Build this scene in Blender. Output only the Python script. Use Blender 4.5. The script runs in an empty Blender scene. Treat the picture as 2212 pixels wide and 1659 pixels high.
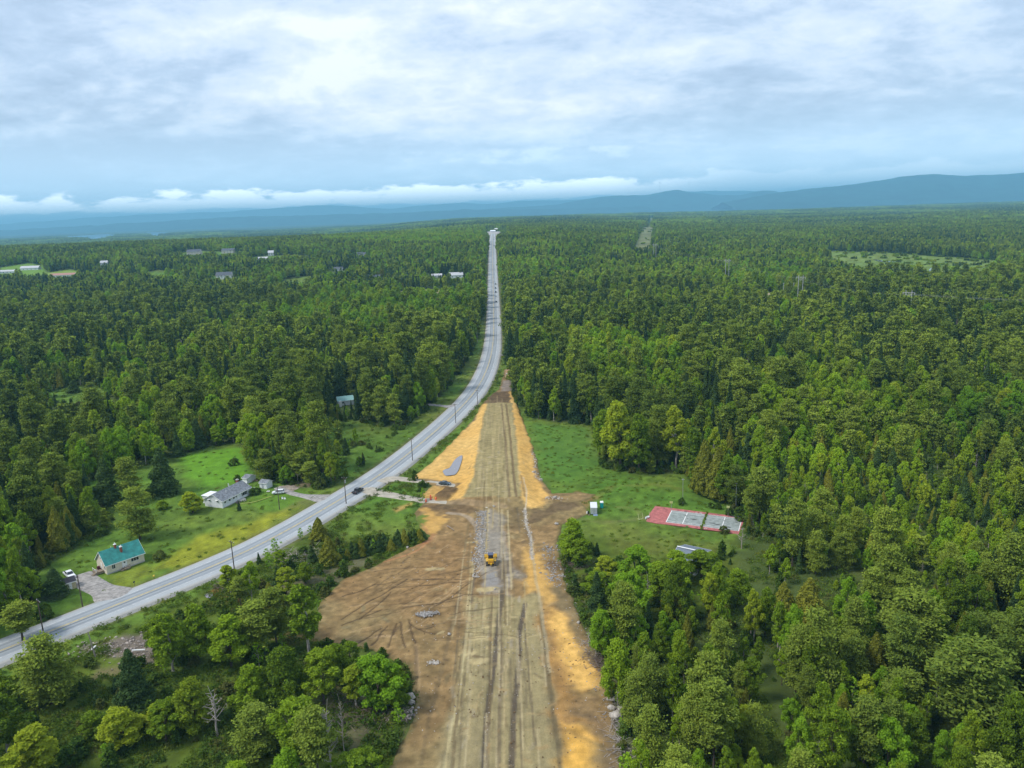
import bpy, math, random
import numpy as np
from math import radians as R, sin, cos, pi
random.seed(7); np.random.seed(7)
sc = bpy.context.scene
COL = sc.collection

# ------------------------------------------------------------------ camera
CAM_H, PITCH, ROLL, FPX = 105.0, R(12.6), R(2.0), 1659.0      # focal length in pixels of a 2212 wide picture
_f = np.array([0, cos(PITCH), -sin(PITCH)]); _r = np.array([1., 0, 0]); _u = np.cross(_r, _f)
_A = _r * cos(ROLL) - _u * sin(ROLL); _B = _u * cos(ROLL) + _r * sin(ROLL)
cam_d = bpy.data.cameras.new('camera'); cam = bpy.data.objects.new('camera', cam_d); COL.objects.link(cam)
cam_d.sensor_width = 36; cam_d.lens = 36 * FPX / 2212; cam_d.clip_start = 1; cam_d.clip_end = 120000
import mathutils
_M = mathutils.Matrix(((_A[0], _B[0], -_f[0], 0), (_A[1], _B[1], -_f[1], 0), (_A[2], _B[2], -_f[2], CAM_H), (0, 0, 0, 1)))
cam.matrix_world = _M
sc.camera = cam

# ------------------------------------------------------------------ view and light
sc.view_settings.view_transform = 'Standard'; sc.view_settings.look = 'None'
sc.view_settings.exposure = 1.08; sc.view_settings.gamma = 1.0; sc.view_settings.use_curve_mapping = False
sc.cycles.max_bounces = 4; sc.cycles.diffuse_bounces = 2; sc.cycles.transmission_bounces = 3
sc.cycles.glossy_bounces = 2; sc.cycles.volume_bounces = 0; sc.cycles.transparent_max_bounces = 4
SUN_EL, SUN_AZ = R(52), R(-110)                     # azimuth measured from +Y (away from camera), clockwise
sun_d = bpy.data.lights.new('sun', 'SUN'); sun_d.energy = 1.5; sun_d.angle = R(14); sun_d.color = (1, .96, .9)
sun = bpy.data.objects.new('sun', sun_d); COL.objects.link(sun)
sdir = mathutils.Vector((sin(SUN_AZ) * cos(SUN_EL), cos(SUN_AZ) * cos(SUN_EL), sin(SUN_EL)))
sun.rotation_euler = (-sdir).to_track_quat('-Z', 'Y').to_euler()

def N(nt, typ, **kw):
    n = nt.nodes.new(typ)
    for k, v in kw.items():
        if k == 'ins':
            for i, x in v.items(): n.inputs[i].default_value = x
        else: setattr(n, k, v)
    return n
def math_(nt, op, a, b=None, c=None, clamp=False):
    n = nt.nodes.new('ShaderNodeMath'); n.operation = op; n.use_clamp = clamp
    for i, x in enumerate((a, b, c)):
        if x is None: continue
        if isinstance(x, (int, float)): n.inputs[i].default_value = x
        else: nt.links.new(x, n.inputs[i])
    return n.outputs[0]
def mixc(nt, f, a, b, mode='MIX'):
    n = nt.nodes.new('ShaderNodeMix'); n.data_type = 'RGBA'; n.blend_type = mode
    for i, x in ((0, f), (6, a), (7, b)):
        if isinstance(x, (int, float)): n.inputs[i].default_value = x
        elif isinstance(x, tuple): n.inputs[i].default_value = (*x[:3], 1)
        else: nt.links.new(x, n.inputs[i])
    return n.outputs[2]
def noise(nt, vec, scale, detail=4, rough=.55, dist=0):
    n = N(nt, 'ShaderNodeTexNoise'); n.inputs['Scale'].default_value = scale; n.inputs['Detail'].default_value = detail
    n.inputs['Roughness'].default_value = rough; n.inputs['Distortion'].default_value = dist
    if vec is not None: nt.links.new(vec, n.inputs['Vector'])
    return n.outputs['Fac']
def sstep(nt, x, a, b):
    n = N(nt, 'ShaderNodeMapRange', interpolation_type='SMOOTHSTEP')
    nt.links.new(x, n.inputs[0]); n.inputs[1].default_value = a; n.inputs[2].default_value = b
    return n.outputs[0]

def build_world():
    w = bpy.data.worlds.new('World'); sc.world = w; w.cycles.sampling_method = 'MANUAL'; w.cycles.sample_map_resolution = 512; w.use_nodes = True; nt = w.node_tree; nt.nodes.clear()
    L = nt.links.new
    out = N(nt, 'ShaderNodeOutputWorld'); bg = N(nt, 'ShaderNodeBackground'); bg.inputs[1].default_value = .1
    sky = N(nt, 'ShaderNodeTexSky'); sky.sky_type = 'NISHITA'; sky.sun_disc = False
    sky.sun_elevation = SUN_EL; sky.sun_rotation = SUN_AZ; sky.altitude = 200
    tc = N(nt, 'ShaderNodeTexCoord'); sep = N(nt, 'ShaderNodeSeparateXYZ'); L(tc.outputs['Generated'], sep.inputs[0])
    X, Y, Z = sep.outputs
    zc = math_(nt, 'MAXIMUM', Z, 0.0)
    # a cloud layer seen from below: direction projected on a high level sheet
    k = math_(nt, 'DIVIDE', 1.0, math_(nt, 'ADD', zc, .27))
    cx = math_(nt, 'MULTIPLY', X, k); cy = math_(nt, 'MULTIPLY', Y, k)
    cmb = N(nt, 'ShaderNodeCombineXYZ'); L(cx, cmb.inputs[0]); L(cy, cmb.inputs[1]); cmb.inputs[2].default_value = 3.7
    cv = cmb.outputs[0]
    n1 = noise(nt, cv, 1.5, 12, .60, .6); 
    cmb2 = N(nt, 'ShaderNodeCombineXYZ'); L(cx, cmb2.inputs[0]); L(math_(nt, 'MULTIPLY', cy, 1.3), cmb2.inputs[1]); cmb2.inputs[2].default_value = 9.1
    n2 = noise(nt, cmb2.outputs[0], 4.2, 11, .62, .3)
    n3 = noise(nt, cv, 5.5, 9, .62, .2); bil = math_(nt, 'ABSOLUTE', math_(nt, 'SUBTRACT', n3, .5))
    # large bright opening and dark banks of the photographed sky (fixed places in the cloud sheet)
    def blob(ax, el, ra, re):
        # gaussian in azimuth / elevation (radians)
        az = math_(nt, 'ARCTAN2', X, Y); e = math_(nt, 'ARCSINE', Z)
        a = math_(nt, 'DIVIDE', math_(nt, 'SUBTRACT', az, R(ax)), R(ra)); b = math_(nt, 'DIVIDE', math_(nt, 'SUBTRACT', e, R(el)), R(re))
        s = math_(nt, 'ADD', math_(nt, 'MULTIPLY', a, a), math_(nt, 'MULTIPLY', b, b))
        return math_(nt, 'EXPONENT', math_(nt, 'MULTIPLY', s, -1.0))
    g = math_(nt, 'ADD', math_(nt, 'MULTIPLY', math_(nt, 'SUBTRACT', n1, .5), 1.9), math_(nt, 'MULTIPLY', math_(nt, 'SUBTRACT', n2, .5), 1.5))
    g = math_(nt, 'ADD', math_(nt, 'ADD', g, .49), math_(nt, 'MULTIPLY', bil, -1.3))
    for ax, el, ra, re, am in ((-14, 9.5, 12, 2.6, .28), (-22, 12.5, 5, 1.6, .26), (4, 6.5, 22, 2.0, .12), (-30, 8, 6, 4, -.28), (12, 5.6, 7, 1.8, -.28),
                               (26, 10.5, 12, 3.0, .16), (1, 13.5, 5, 1.5, .25), (27, 8.5, 4, 3, -.16), (-17, 4.0, 20, 1.6, -.32), (20, 3.0, 12, 1.2, -.08), (-30, 15.5, 14, 2.0, -.30), (-8, 15.5, 10, 1.4, -.12)):
        g = math_(nt, 'ADD', g, math_(nt, 'MULTIPLY', blob(ax, el, ra, re), am))
    cr = N(nt, 'ShaderNodeValToRGB'); L(g, cr.inputs[0]); e = cr.color_ramp.elements
    e[0].position = 0.0; e[0].color = (3.9, 4.8, 6.2, 1); e[1].position = 1.0; e[1].color = (8.7, 9.0, 9.3, 1)
    for p, c in ((.30, (4.8, 5.8, 7.3, 1)), (.52, (6.0, 6.9, 8.2, 1)), (.72, (6.9, 7.6, 8.5, 1)), (.88, (7.9, 8.4, 9.0, 1))):
        q = e.new(p); q.color = c
    for q in e: q.color = tuple(v / 10 * .64 for v in q.color[:3]) + (1,)
    cloud = mixc(nt, 1.0, cr.outputs[0], (10., 10., 10.), 'MULTIPLY')
    # clear-ish blue air low over the horizon
    lo = math_(nt, 'SUBTRACT', 1.0, sstep(nt, Z, .0, .13))
    cloud = mixc(nt, math_(nt, 'MULTIPLY', lo, .75), cloud, (5.6, 7.4, 9.2))
    # row of small cumulus low over the hills
    az = math_(nt, 'ARCTAN2', X, Y)
    c3 = N(nt, 'ShaderNodeCombineXYZ'); L(az, c3.inputs[0]); L(math_(nt, 'MULTIPLY', Z, 2.6), c3.inputs[1]); c3.inputs[2].default_value = 1.3
    pn = noise(nt, c3.outputs[0], 17, 8, .62, .2); big = noise(nt, c3.outputs[0], 4.2, 3, .5)
    band = math_(nt, 'MULTIPLY', sstep(nt, Z, .008, .020), math_(nt, 'SUBTRACT', 1.0, sstep(nt, Z, .027, .052)))
    pm = math_(nt, 'ADD', math_(nt, 'MULTIPLY', pn, .9), math_(nt, 'MULTIPLY', big, .45))
    pm = math_(nt, 'ADD', pm, math_(nt, 'MULTIPLY', band, .42))
    puff = math_(nt, 'MULTIPLY', sstep(nt, pm, .90, 1.02), sstep(nt, band, 0.0, .25))
    band2 = math_(nt, 'MULTIPLY', blob(2, 4.0, 13, .9), 1.0)
    pm2 = math_(nt, 'ADD', pn, math_(nt, 'MULTIPLY', band2, .30))
    puff2 = math_(nt, 'MULTIPLY', sstep(nt, pm2, .72, .86), sstep(nt, band2, .15, .7))
    puff = math_(nt, 'MAXIMUM', math_(nt, 'MULTIPLY', puff, math_(nt, 'SUBTRACT', .85, math_(nt, 'MULTIPLY', sstep(nt, az, .10, .30), .72))), math_(nt, 'MULTIPLY', puff2, .10))
    cloud = mixc(nt, puff, cloud, (14, 14.5, 15))
    col = mixc(nt, .9, sky.outputs[0], cloud)
    L(col, bg.inputs[0]); L(bg.outputs[0], out.inputs[0])
build_world()

# ------------------------------------------------------------------ numpy noise and terrain height
def vn(x, y, s=0):
    x = np.asarray(x, float); y = np.asarray(y, float)
    xi = np.floor(x).astype(np.int64); yi = np.floor(y).astype(np.int64); fx = x - xi; fy = y - yi
    fx = fx * fx * (3 - 2 * fx); fy = fy * fy * (3 - 2 * fy)
    def hh(a, b):
        n = (a * 374761393 + b * 668265263 + s * 1442695041) & 0xffffffff
        n = ((n ^ (n >> 13)) * 1274126177) & 0xffffffff
        return ((n ^ (n >> 16)) & 0xffff) / 65535.0
    return (hh(xi, yi) * (1 - fx) + hh(xi + 1, yi) * fx) * (1 - fy) + (hh(xi, yi + 1) * (1 - fx) + hh(xi + 1, yi + 1) * fx) * fy
def fbm(x, y, o=4, s=0):
    r = 0; a = 1; t = 0
    for i in range(o):
        r = r + a * vn(x, y, s + i * 17); t += a; a *= .5; x = x * 2.03 + 11.3; y = y * 2.03 + 5.1
    return r / t
def SS(x, a, b):
    t = np.clip((np.asarray(x, float) - a) / (b - a), 0, 1); return t * t * (3 - 2 * t)
def h(x, y):
    x = np.asarray(x, float); y = np.asarray(y, float)
    az = x / np.maximum(y, 50)
    w = np.interp(az, [-.9, -.45, -.25, .05, .15, .3, .7, 1.0], [.95, 1.0, .97, 1, .72, .38, .15, .1])
    z = 45 * SS(y, 640, 2050) * w
    left = SS(-az, .02, .25)
    z = z * (1 - left * SS(y, 2150, 3800))
    z = z * (1 - SS(y, 7000, 11000))
    und = fbm(x / 420, y / 420, 3, 5) - .5
    z = z + und * (10 * SS(y, 560, 1500) * (1 - .75 * np.exp(-((x + 30) / 120) ** 2)) + 16 * SS(y, 2400, 5000))
    z = z - 14 * SS(y, 3500, 9000) * left
    z = np.where(y > 9000, z * (1 - SS(y, 9000, 13000)), z)
    return z
def ray(px, py):
    d = _f + _A * (px - 1106) / FPX + _B * (829.5 - py) / FPX
    return d
_T = np.geomspace(60, 60000, 6000)
def at(px, py):
    d = ray(px, py); X = d[0] * _T; Y = d[1] * _T; Z = CAM_H + d[2] * _T - h(X, Y)
    i = np.argmax(Z < 0)
    if Z[i] >= 0: i = len(_T) - 1
    if i == 0: i = 1
    a = Z[i - 1] / (Z[i - 1] - Z[i]) if Z[i - 1] != Z[i] else 0
    t = _T[i - 1] + a * (_T[i] - _T[i - 1])
    return float(d[0] * t), float(d[1] * t)
def proj(P):
    P = np.asarray(P, float); d = P - np.array([0, 0, CAM_H]); c = d @ _f; c = np.where(c < 1, 1, c)
    return 1106 + FPX * (d @ _A) / c, 829.5 - FPX * (d @ _B) / c
def zz(ox, oy, s):                       # reading points off an enlarged view
    return lambda x, y: ((ox + x / s) / 1.736, (oy + y / s) / 1.736)
Z2 = zz(1280, 2000, 1.728); Z5 = zz(1280, 1300, 1.728); Z6 = zz(2100, 1750, 2.765); Z4 = zz(300, 1750, 2.212)
Z1 = zz(0, 2000, 1.728); ZC = zz(2400, 1860, 5.267); ZG = zz(140, 2000, 5.267); ZR = zz(740, 1780, 6.144); ZL = zz(0, 1300, 1.728)
Z7 = zz(1280, 1700, 3.687); ZF = zz(0, 700, 1.728); ZM = zz(1280, 700, 1.728); ZQ = zz(2560, 600, 1.728)
def wp(pts, z=None):                    # picture points -> ground points
    return np.array([at(*(z(*p) if z else p)) for p in pts])
def inside(x, y, poly):
    c = np.zeros(x.shape, bool); n = len(poly)
    for i in range(n):
        x0, y0 = poly[i]; x1, y1 = poly[(i + 1) % n]
        if y0 == y1: continue
        m = ((y0 > y) != (y1 > y)) & (x < (x1 - x0) * (y - y0) / (y1 - y0) + x0); c ^= m
    return c
def dline(x, y, pts, closed=False):
    d = np.full(np.shape(x), 1e9); n = len(pts)
    for i in range(n if closed else n - 1):
        a = pts[i]; b = pts[(i + 1) % n]; ab = b - a; L2 = max(ab @ ab, 1e-9)
        t = np.clip(((x - a[0]) * ab[0] + (y - a[1]) * ab[1]) / L2, 0, 1)
        d = np.minimum(d, (x - a[0] - t * ab[0]) ** 2 + (y - a[1] - t * ab[1]) ** 2)
    return np.sqrt(d)
def sd(x, y, poly):
    m = (x > poly[:, 0].min() - 12) & (x < poly[:, 0].max() + 12) & (y > poly[:, 1].min() - 12) & (y < poly[:, 1].max() + 12)
    out = np.full(x.shape, 99.0)
    if m.any():
        d = dline(x[m], y[m], poly, True); out[m] = np.where(inside(x[m], y[m], poly), -d, d)
    return out
def smooth(pts, it=3):
    p = np.asarray(pts, float)
    for _ in range(it):
        q = [p[0]]
        for a, b in zip(p[:-1], p[1:]): q += [a * .75 + b * .25, a * .25 + b * .75]
        q.append(p[-1]); p = np.array(q)
    return p

# ------------------------------------------------------------------ materials
MATS = {}
def mat(name, col, rough=.8, spec=.3, metal=0, var=.15, scale=3, bump=0, col2=None, coord='Object', emis=None):
    if name in MATS: return MATS[name]
    m = bpy.data.materials.new(name); m.use_nodes = True; nt = m.node_tree; b = nt.nodes['Principled BSDF']
    b.inputs['Roughness'].default_value = rough; b.inputs['Specular IOR Level'].default_value = spec; b.inputs['Metallic'].default_value = metal
    tc = N(nt, 'ShaderNodeTexCoord'); n = noise(nt, tc.outputs[coord], scale, 6, .62)
    c2 = col2 or tuple(v * (1 - var * 1.6) for v in col); c1 = tuple(min(1, v * (1 + var)) for v in col)
    L = nt.links.new
    L(mixc(nt, sstep(nt, n, .3, .7), c2, c1), b.inputs['Base Color'])
    if bump:
        bp = N(nt, 'ShaderNodeBump'); bp.inputs['Strength'].default_value = bump; bp.inputs['Distance'].default_value = .1
        L(n, bp.inputs['Height']); L(bp.outputs[0], b.inputs['Normal'])
    MATS[name] = m; return m
def leafmat(name, lo, hi, hi2=None, patch=True, trans=.22):
    m = bpy.data.materials.new(name); m.use_nodes = True; nt = m.node_tree; nt.nodes.clear(); L = nt.links.new
    out = N(nt, 'ShaderNodeOutputMaterial'); di = N(nt, 'ShaderNodeBsdfDiffuse'); tr = N(nt, 'ShaderNodeBsdfTranslucent'); mx = N(nt, 'ShaderNodeMixShader')
    oi = N(nt, 'ShaderNodeObjectInfo'); ge = N(nt, 'ShaderNodeNewGeometry')
    f = math_(nt, 'ADD', math_(nt, 'MULTIPLY', oi.outputs['Random'], .42), math_(nt, 'MULTIPLY', ge.outputs['Random Per Island'], .58))
    pn = noise(nt, oi.outputs['Location'], .011, 3, .6)
    f = math_(nt, 'ADD', f, math_(nt, 'MULTIPLY', math_(nt, 'SUBTRACT', pn, .48), 2.8 if patch else .3), clamp=True)
    c = mixc(nt, f, lo, hi)
    if hi2:
        r2 = math_(nt, 'FRACT', math_(nt, 'MULTIPLY', oi.outputs['Random'], 7.31))
        c = mixc(nt, math_(nt, 'MULTIPLY', sstep(nt, r2, .62, 1.0), .7), c, hi2)
    L(c, di.inputs[0]); L(c, tr.inputs[0]); mx.inputs[0].default_value = trans
    L(di.outputs[0], mx.inputs[1]); L(tr.outputs[0], mx.inputs[2]); L(mx.outputs[0], out.inputs[0])
    MATS[name] = m; return m
LEAF = leafmat('leaf', (.090, .150, .018), (.330, .480, .028), (.40, .46, .034), trans=.34)
LEAFB = leafmat('leaf_bright', (.15, .29, .02), (.29, .47, .03), None, trans=.34)
SPR = leafmat('needles_dark', (.034, .070, .026), (.095, .155, .040), None, trans=.08)
PIN = leafmat('needles_pine', (.095, .145, .025), (.265, .335, .042), None, trans=.1)
CED = leafmat('needles_cedar', (.14, .165, .024), (.29, .29, .036), None, trans=.1)
SHR = leafmat('shrub_leaf', (.04, .085, .015), (.13, .20, .03), (.14, .13, .04))
GRS = leafmat('grass_blade', (.10, .16, .02), (.17, .25, .03), (.2, .22, .04), patch=False)
DRY = mat('dry_twig', (.17, .13, .11), .9, .1, scale=2)
BARK = mat('bark', (.10, .08, .065), .9, .1, scale=2)
BIRCH = mat('pale_bark', (.42, .38, .33), .9, .1, var=.4, scale=1.5)
DEAD = mat('dead_wood', (.33, .29, .26), .9, .1, scale=2)

# ------------------------------------------------------------------ mesh helpers
def mesh_np(name, V, Fc, m=None, smooth_=False, n=None):
    me = bpy.data.meshes.new(name); V = np.asarray(V, np.float32); Fc = np.asarray(Fc, np.int32)
    k = Fc.shape[1]; me.vertices.add(len(V)); me.vertices.foreach_set('co', V.ravel())
    me.loops.add(Fc.size); me.loops.foreach_set('vertex_index', Fc.ravel())
    me.polygons.add(len(Fc)); me.polygons.foreach_set('loop_start', np.arange(0, Fc.size, k, dtype=np.int32))
    me.polygons.foreach_set('loop_total', np.full(len(Fc), k, np.int32))
    me.polygons.foreach_set('use_smooth', np.full(len(Fc), smooth_))
    if m: me.materials.append(m)
    me.update(); me.validate(); return me
def link(name, me, parent=None, loc=(0, 0, 0), rz=0):
    o = bpy.data.objects.new(name, me); COL.objects.link(o); o.location = loc; o.rotation_euler = (0, 0, rz)
    if parent: o.parent = parent
    return o
def tag(o, label=None, cat=None, group=None, kind=None):
    if label: o['label'] = label
    if cat: o['category'] = cat
    if group: o['group'] = group
    if kind: o['kind'] = kind
    return o
class MB:
    def __init__(s): s.v = []; s.f = []
    def add(s, V, Fc):
        o = len(s.v); s.v += [tuple(p) for p in V]; s.f += [tuple(i + o for i in q) for q in Fc]; return s
    def box(s, c, d, rz=0, top=(1, 1), shift=(0, 0)):           # centre of the base, dims; top scales the upper face
        x, y, z = c; a, b, hh = d; V = []
        for k, (sx, sy) in ((0, (1, 1)), (1, top)):
            for ux, uy in ((-1, -1), (1, -1), (1, 1), (-1, 1)):
                X = ux * a / 2 * sx + (shift[0] if k else 0); Y = uy * b / 2 * sy + (shift[1] if k else 0)
                V.append((x + X * cos(rz) - Y * sin(rz), y + X * sin(rz) + Y * cos(rz), z + hh * k))
        return s.add(V, [(3, 2, 1, 0), (4, 5, 6, 7), (0, 1, 5, 4), (1, 2, 6, 5), (2, 3, 7, 6), (3, 0, 4, 7)])
    def prism(s, prof, y0, y1, axis='x'):                        # profile (a,z) extruded along the other axis
        n = len(prof); V = []
        for yy in (y0, y1):
            for a, z in prof: V.append((a, yy, z) if axis == 'x' else (yy, a, z))
        F_ = [tuple(range(n))[::-1], tuple(range(n, 2 * n))] + [(i, (i + 1) % n, (i + 1) % n + n, i + n) for i in range(n)]
        return s.add(V, F_)
    def tube(s, pts, rad, n=6, cap=True):
        pts = [mathutils.Vector(p) for p in pts]
        if isinstance(rad, (int, float)): rad = [rad] * len(pts)
        V = []
        for i, p in enumerate(pts):
            t = (pts[min(i + 1, len(pts) - 1)] - pts[max(i - 1, 0)]).normalized()
            a = t.orthogonal().normalized(); 
            if abs(t.z) > .99: a = mathutils.Vector((1, 0, 0))
            b = t.cross(a)
            for k in range(n):
                q = p + (a * cos(2 * pi * k / n) + b * sin(2 * pi * k / n)) * rad[i]; V.append(tuple(q))
        F_ = [(i * n + k, i * n + (k + 1) % n, (i + 1) * n + (k + 1) % n, (i + 1) * n + k) for i in range(len(pts) - 1) for k in range(n)]
        if cap: F_ += [tuple(range(n))[::-1], tuple(range((len(pts) - 1) * n, len(pts) * n))]
        return s.add(V, F_)
    def build(s, name, m, parent=None, loc=(0, 0, 0), rz=0, bevel=0, smooth_=False):
        me = bpy.data.meshes.new(name); me.from_pydata(s.v, [], s.f); me.materials.append(m); me.update()
        if bevel:
            import bmesh
            b = bmesh.new(); b.from_mesh(me)
            bmesh.ops.bevel(b, geom=list(b.edges), offset=bevel, segments=2, affect='EDGES', clamp_overlap=True); b.to_mesh(me); b.free()
        if smooth_:
            for p in me.polygons: p.use_smooth = True
        return link(name, me, parent, loc, rz)
def empty(name, x, y, z, rz=0):
    o = bpy.data.objects.new(name, None); COL.objects.link(o); o.location = (x, y, z); o.rotation_euler = (0, 0, rz); return o
def copytree(o, parent=None):
    c = o.copy(); COL.objects.link(c)
    if parent: c.parent = parent
    for ch in list(o.children): copytree(ch, c)
    return c

# ------------------------------------------------------------------ layout, read off the picture on the ground plane
road_px = [(-260, 1512), (0, 1408), (250, 1309), (500, 1209), (620, 1148), (720, 1089), (795, 1044), (855, 1003), (930, 942), (990, 888), (1030, 843), (1052, 800), (1064, 757), (1067, 705), (1066, 654), (1064, 570), (1064, 530), (1065, 505)]
ROAD = smooth([at(*p) for p in road_px], 3)
ROADW = 13.2
road_c = ROAD
SITE = wp([(820, 1700), (845, 1640), (880, 1575), (893, 1510), (880, 1440), (800, 1405), (715, 1395), (672, 1380), (690, 1300), (735, 1255), (800, 1225), (880, 1185), (925, 1160),
           (900, 1135), (893, 1110), (915, 1085), (905, 1070), (930, 1050), (905, 1040), (888, 1033), (930, 1000), (985, 945), (1030, 895), (1050, 860), (1078, 840), (1088, 798), (1106, 798), (1106, 845),
           (1118, 880), (1140, 930), (1160, 985), (1172, 1035), (1195, 1065), (1250, 1062), (1290, 1068), (1262, 1085), (1275, 1110), (1215, 1135), (1205, 1175), (1222, 1245), (1255, 1330), (1290, 1400),
           (1315, 1460), (1330, 1530), (1340, 1590), (1352, 1700), (1370, 1800), (1420, 2300), (780, 2300), (800, 1800)])
LAWN = [wp([(-120, 1440), (0, 1350), (30, 1340), (70, 1300), (75, 1250), (110, 1210), (190, 1170), (240, 1150), (245, 1110), (165, 1075), (175, 1045), (290, 1012), (375, 985), (440, 968), (520, 952), (540, 1000),
            (560, 1040), (620, 1048), (690, 1058), (735, 1050), (790, 1010), (850, 945), (930, 880), (975, 830), (1010, 780), (1030, 735), (1036, 700), (1066, 700), (1066, 800), (990, 890), (855, 1005), (720, 1090), (500, 1210), (0, 1410)]),
        wp([(700, 918), (760, 905), (850, 930), (900, 905), (950, 870), (960, 890), (870, 960), (840, 985), (780, 960), (700, 950)]),
        wp([(95, 850), (150, 833), (230, 835), (240, 850), (215, 872), (150, 880), (110, 870)])]
FIELD = wp([(1120, 870), (1150, 905), (1285, 920), (1300, 1010), (1395, 1026), (1475, 1022), (1505, 1055), (1580, 1100), (1615, 1120), (1600, 1185), (1530, 1215), (1460, 1222), (1330, 1215), (1290, 1215), (1290, 1190), (1200, 1190), (1190, 1100), (1120, 900)])
VERGE_R = wp([(1066, 700), (1090, 700), (1095, 740), (1098, 800), (1080, 850), (1040, 900), (1000, 950), (890, 1035), (910, 1085), (905, 1165), (740, 1165), (700, 1130), (640, 1165), (560, 1210), (500, 1265), (300, 1360), (120, 1440), (0, 1500), (-150, 1560), (-150, 1460), (0, 1410), (500, 1210), (720, 1090), (855, 1005), (990, 890), (1050, 800)])
YARD_L = wp([(120, 1440), (300, 1360), (420, 1330), (470, 1265), (560, 1260), (640, 1330), (600, 1500), (700, 1800), (-100, 1800), (-100, 1500)])     # hand-placed trees stand here
YARD_M = wp([(560, 1210), (740, 1165), (920, 1165), (800, 1230), (735, 1260), (690, 1300), (640, 1330), (560, 1260)])
YARD_B = wp([(640, 1330), (672, 1385), (880, 1440), (893, 1510), (860, 1600), (820, 1800), (700, 1800), (600, 1500)])
EDGE_R = wp([(1205, 1170), (1225, 1205), (1285, 1330), (1330, 1440), (1360, 1600), (1380, 1800), (1340, 1800), (1330, 1530), (1290, 1400), (1222, 1245)])
TRACK_BR = wp([(1628, 1420), (1655, 1500), (1690, 1600), (1720, 1700), (1660, 1700), (1640, 1600), (1615, 1500), (1600, 1420)])
MEADOW = wp([(1740, 542), (1900, 545), (1990, 552), (2060, 556), (2160, 563), (2150, 588), (2080, 604), (1990, 610), (1890, 594), (1830, 574)])
CORR = wp([(1378, 532), (1388, 528), (1410, 470), (1400, 470), (1372, 528)])
CORR = np.array([(x0, y0) for x0, y0 in wp([(1371, 540), (1403, 540), (1416, 470), (1402, 470)])])
FARL = [wp(p) for p in ([(0, 578), (60, 568), (95, 575), (100, 592), (60, 600), (0, 598)], [(95, 590), (150, 582), (210, 592), (200, 604), (110, 604)], [(310, 590), (340, 583), (395, 590), (400, 600), (330, 602)],
                        [(440, 596), (520, 596), (520, 606), (445, 606)], [(390, 546), (420, 541), (520, 545), (520, 552), (390, 555)], [(540, 555), (640, 551), (700, 556), (690, 562), (550, 562)],
                        [(610, 605), (660, 597), (700, 603), (690, 616), (620, 618)], [(850, 630), (900, 626), (1035, 624), (1035, 632), (960, 640), (860, 642)], [(940, 603), (1010, 598), (1010, 606), (940, 608)], [(700, 590), (760, 583), (765, 590), (710, 598)],
                        [(1640, 637), (1660, 632), (1690, 640), (1690, 648), (1660, 648)], [(1742, 662), (1765, 660), (1765, 672), (1745, 672)])]
GAP = wp([(870, 1040), (960, 1040), (960, 1180), (870, 1180)])
TOWN = wp([(1052, 508), (1085, 508), (1080, 500), (1052, 500)])
LEFTLOW = wp([(60, 1460), (300, 1345), (500, 1252), (640, 1160), (740, 1160), (930, 1160), (890, 1200), (700, 1330), (690, 1400), (880, 1440), (893, 1510), (860, 1640), (840, 2300), (-300, 2300), (-300, 1600)])
LOWWOOD = wp([(1250, 1160), (1585, 1185), (1590, 1310), (1440, 1330), (1280, 1340), (1225, 1250), (1200, 1180)])
COTTAGE = wp([(722, 862), (768, 862), (768, 892), (722, 892)])
CLEAR = [COTTAGE, SITE, GAP, LOWWOOD, LEFTLOW] + LAWN + [FIELD, VERGE_R, YARD_L, YARD_M, YARD_B, TRACK_BR, MEADOW, CORR, TOWN] + FARL
COURT = wp([ZC(330, 195), ZC(110, 520), ZC(1870, 770), ZC(2060, 400)])

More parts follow.
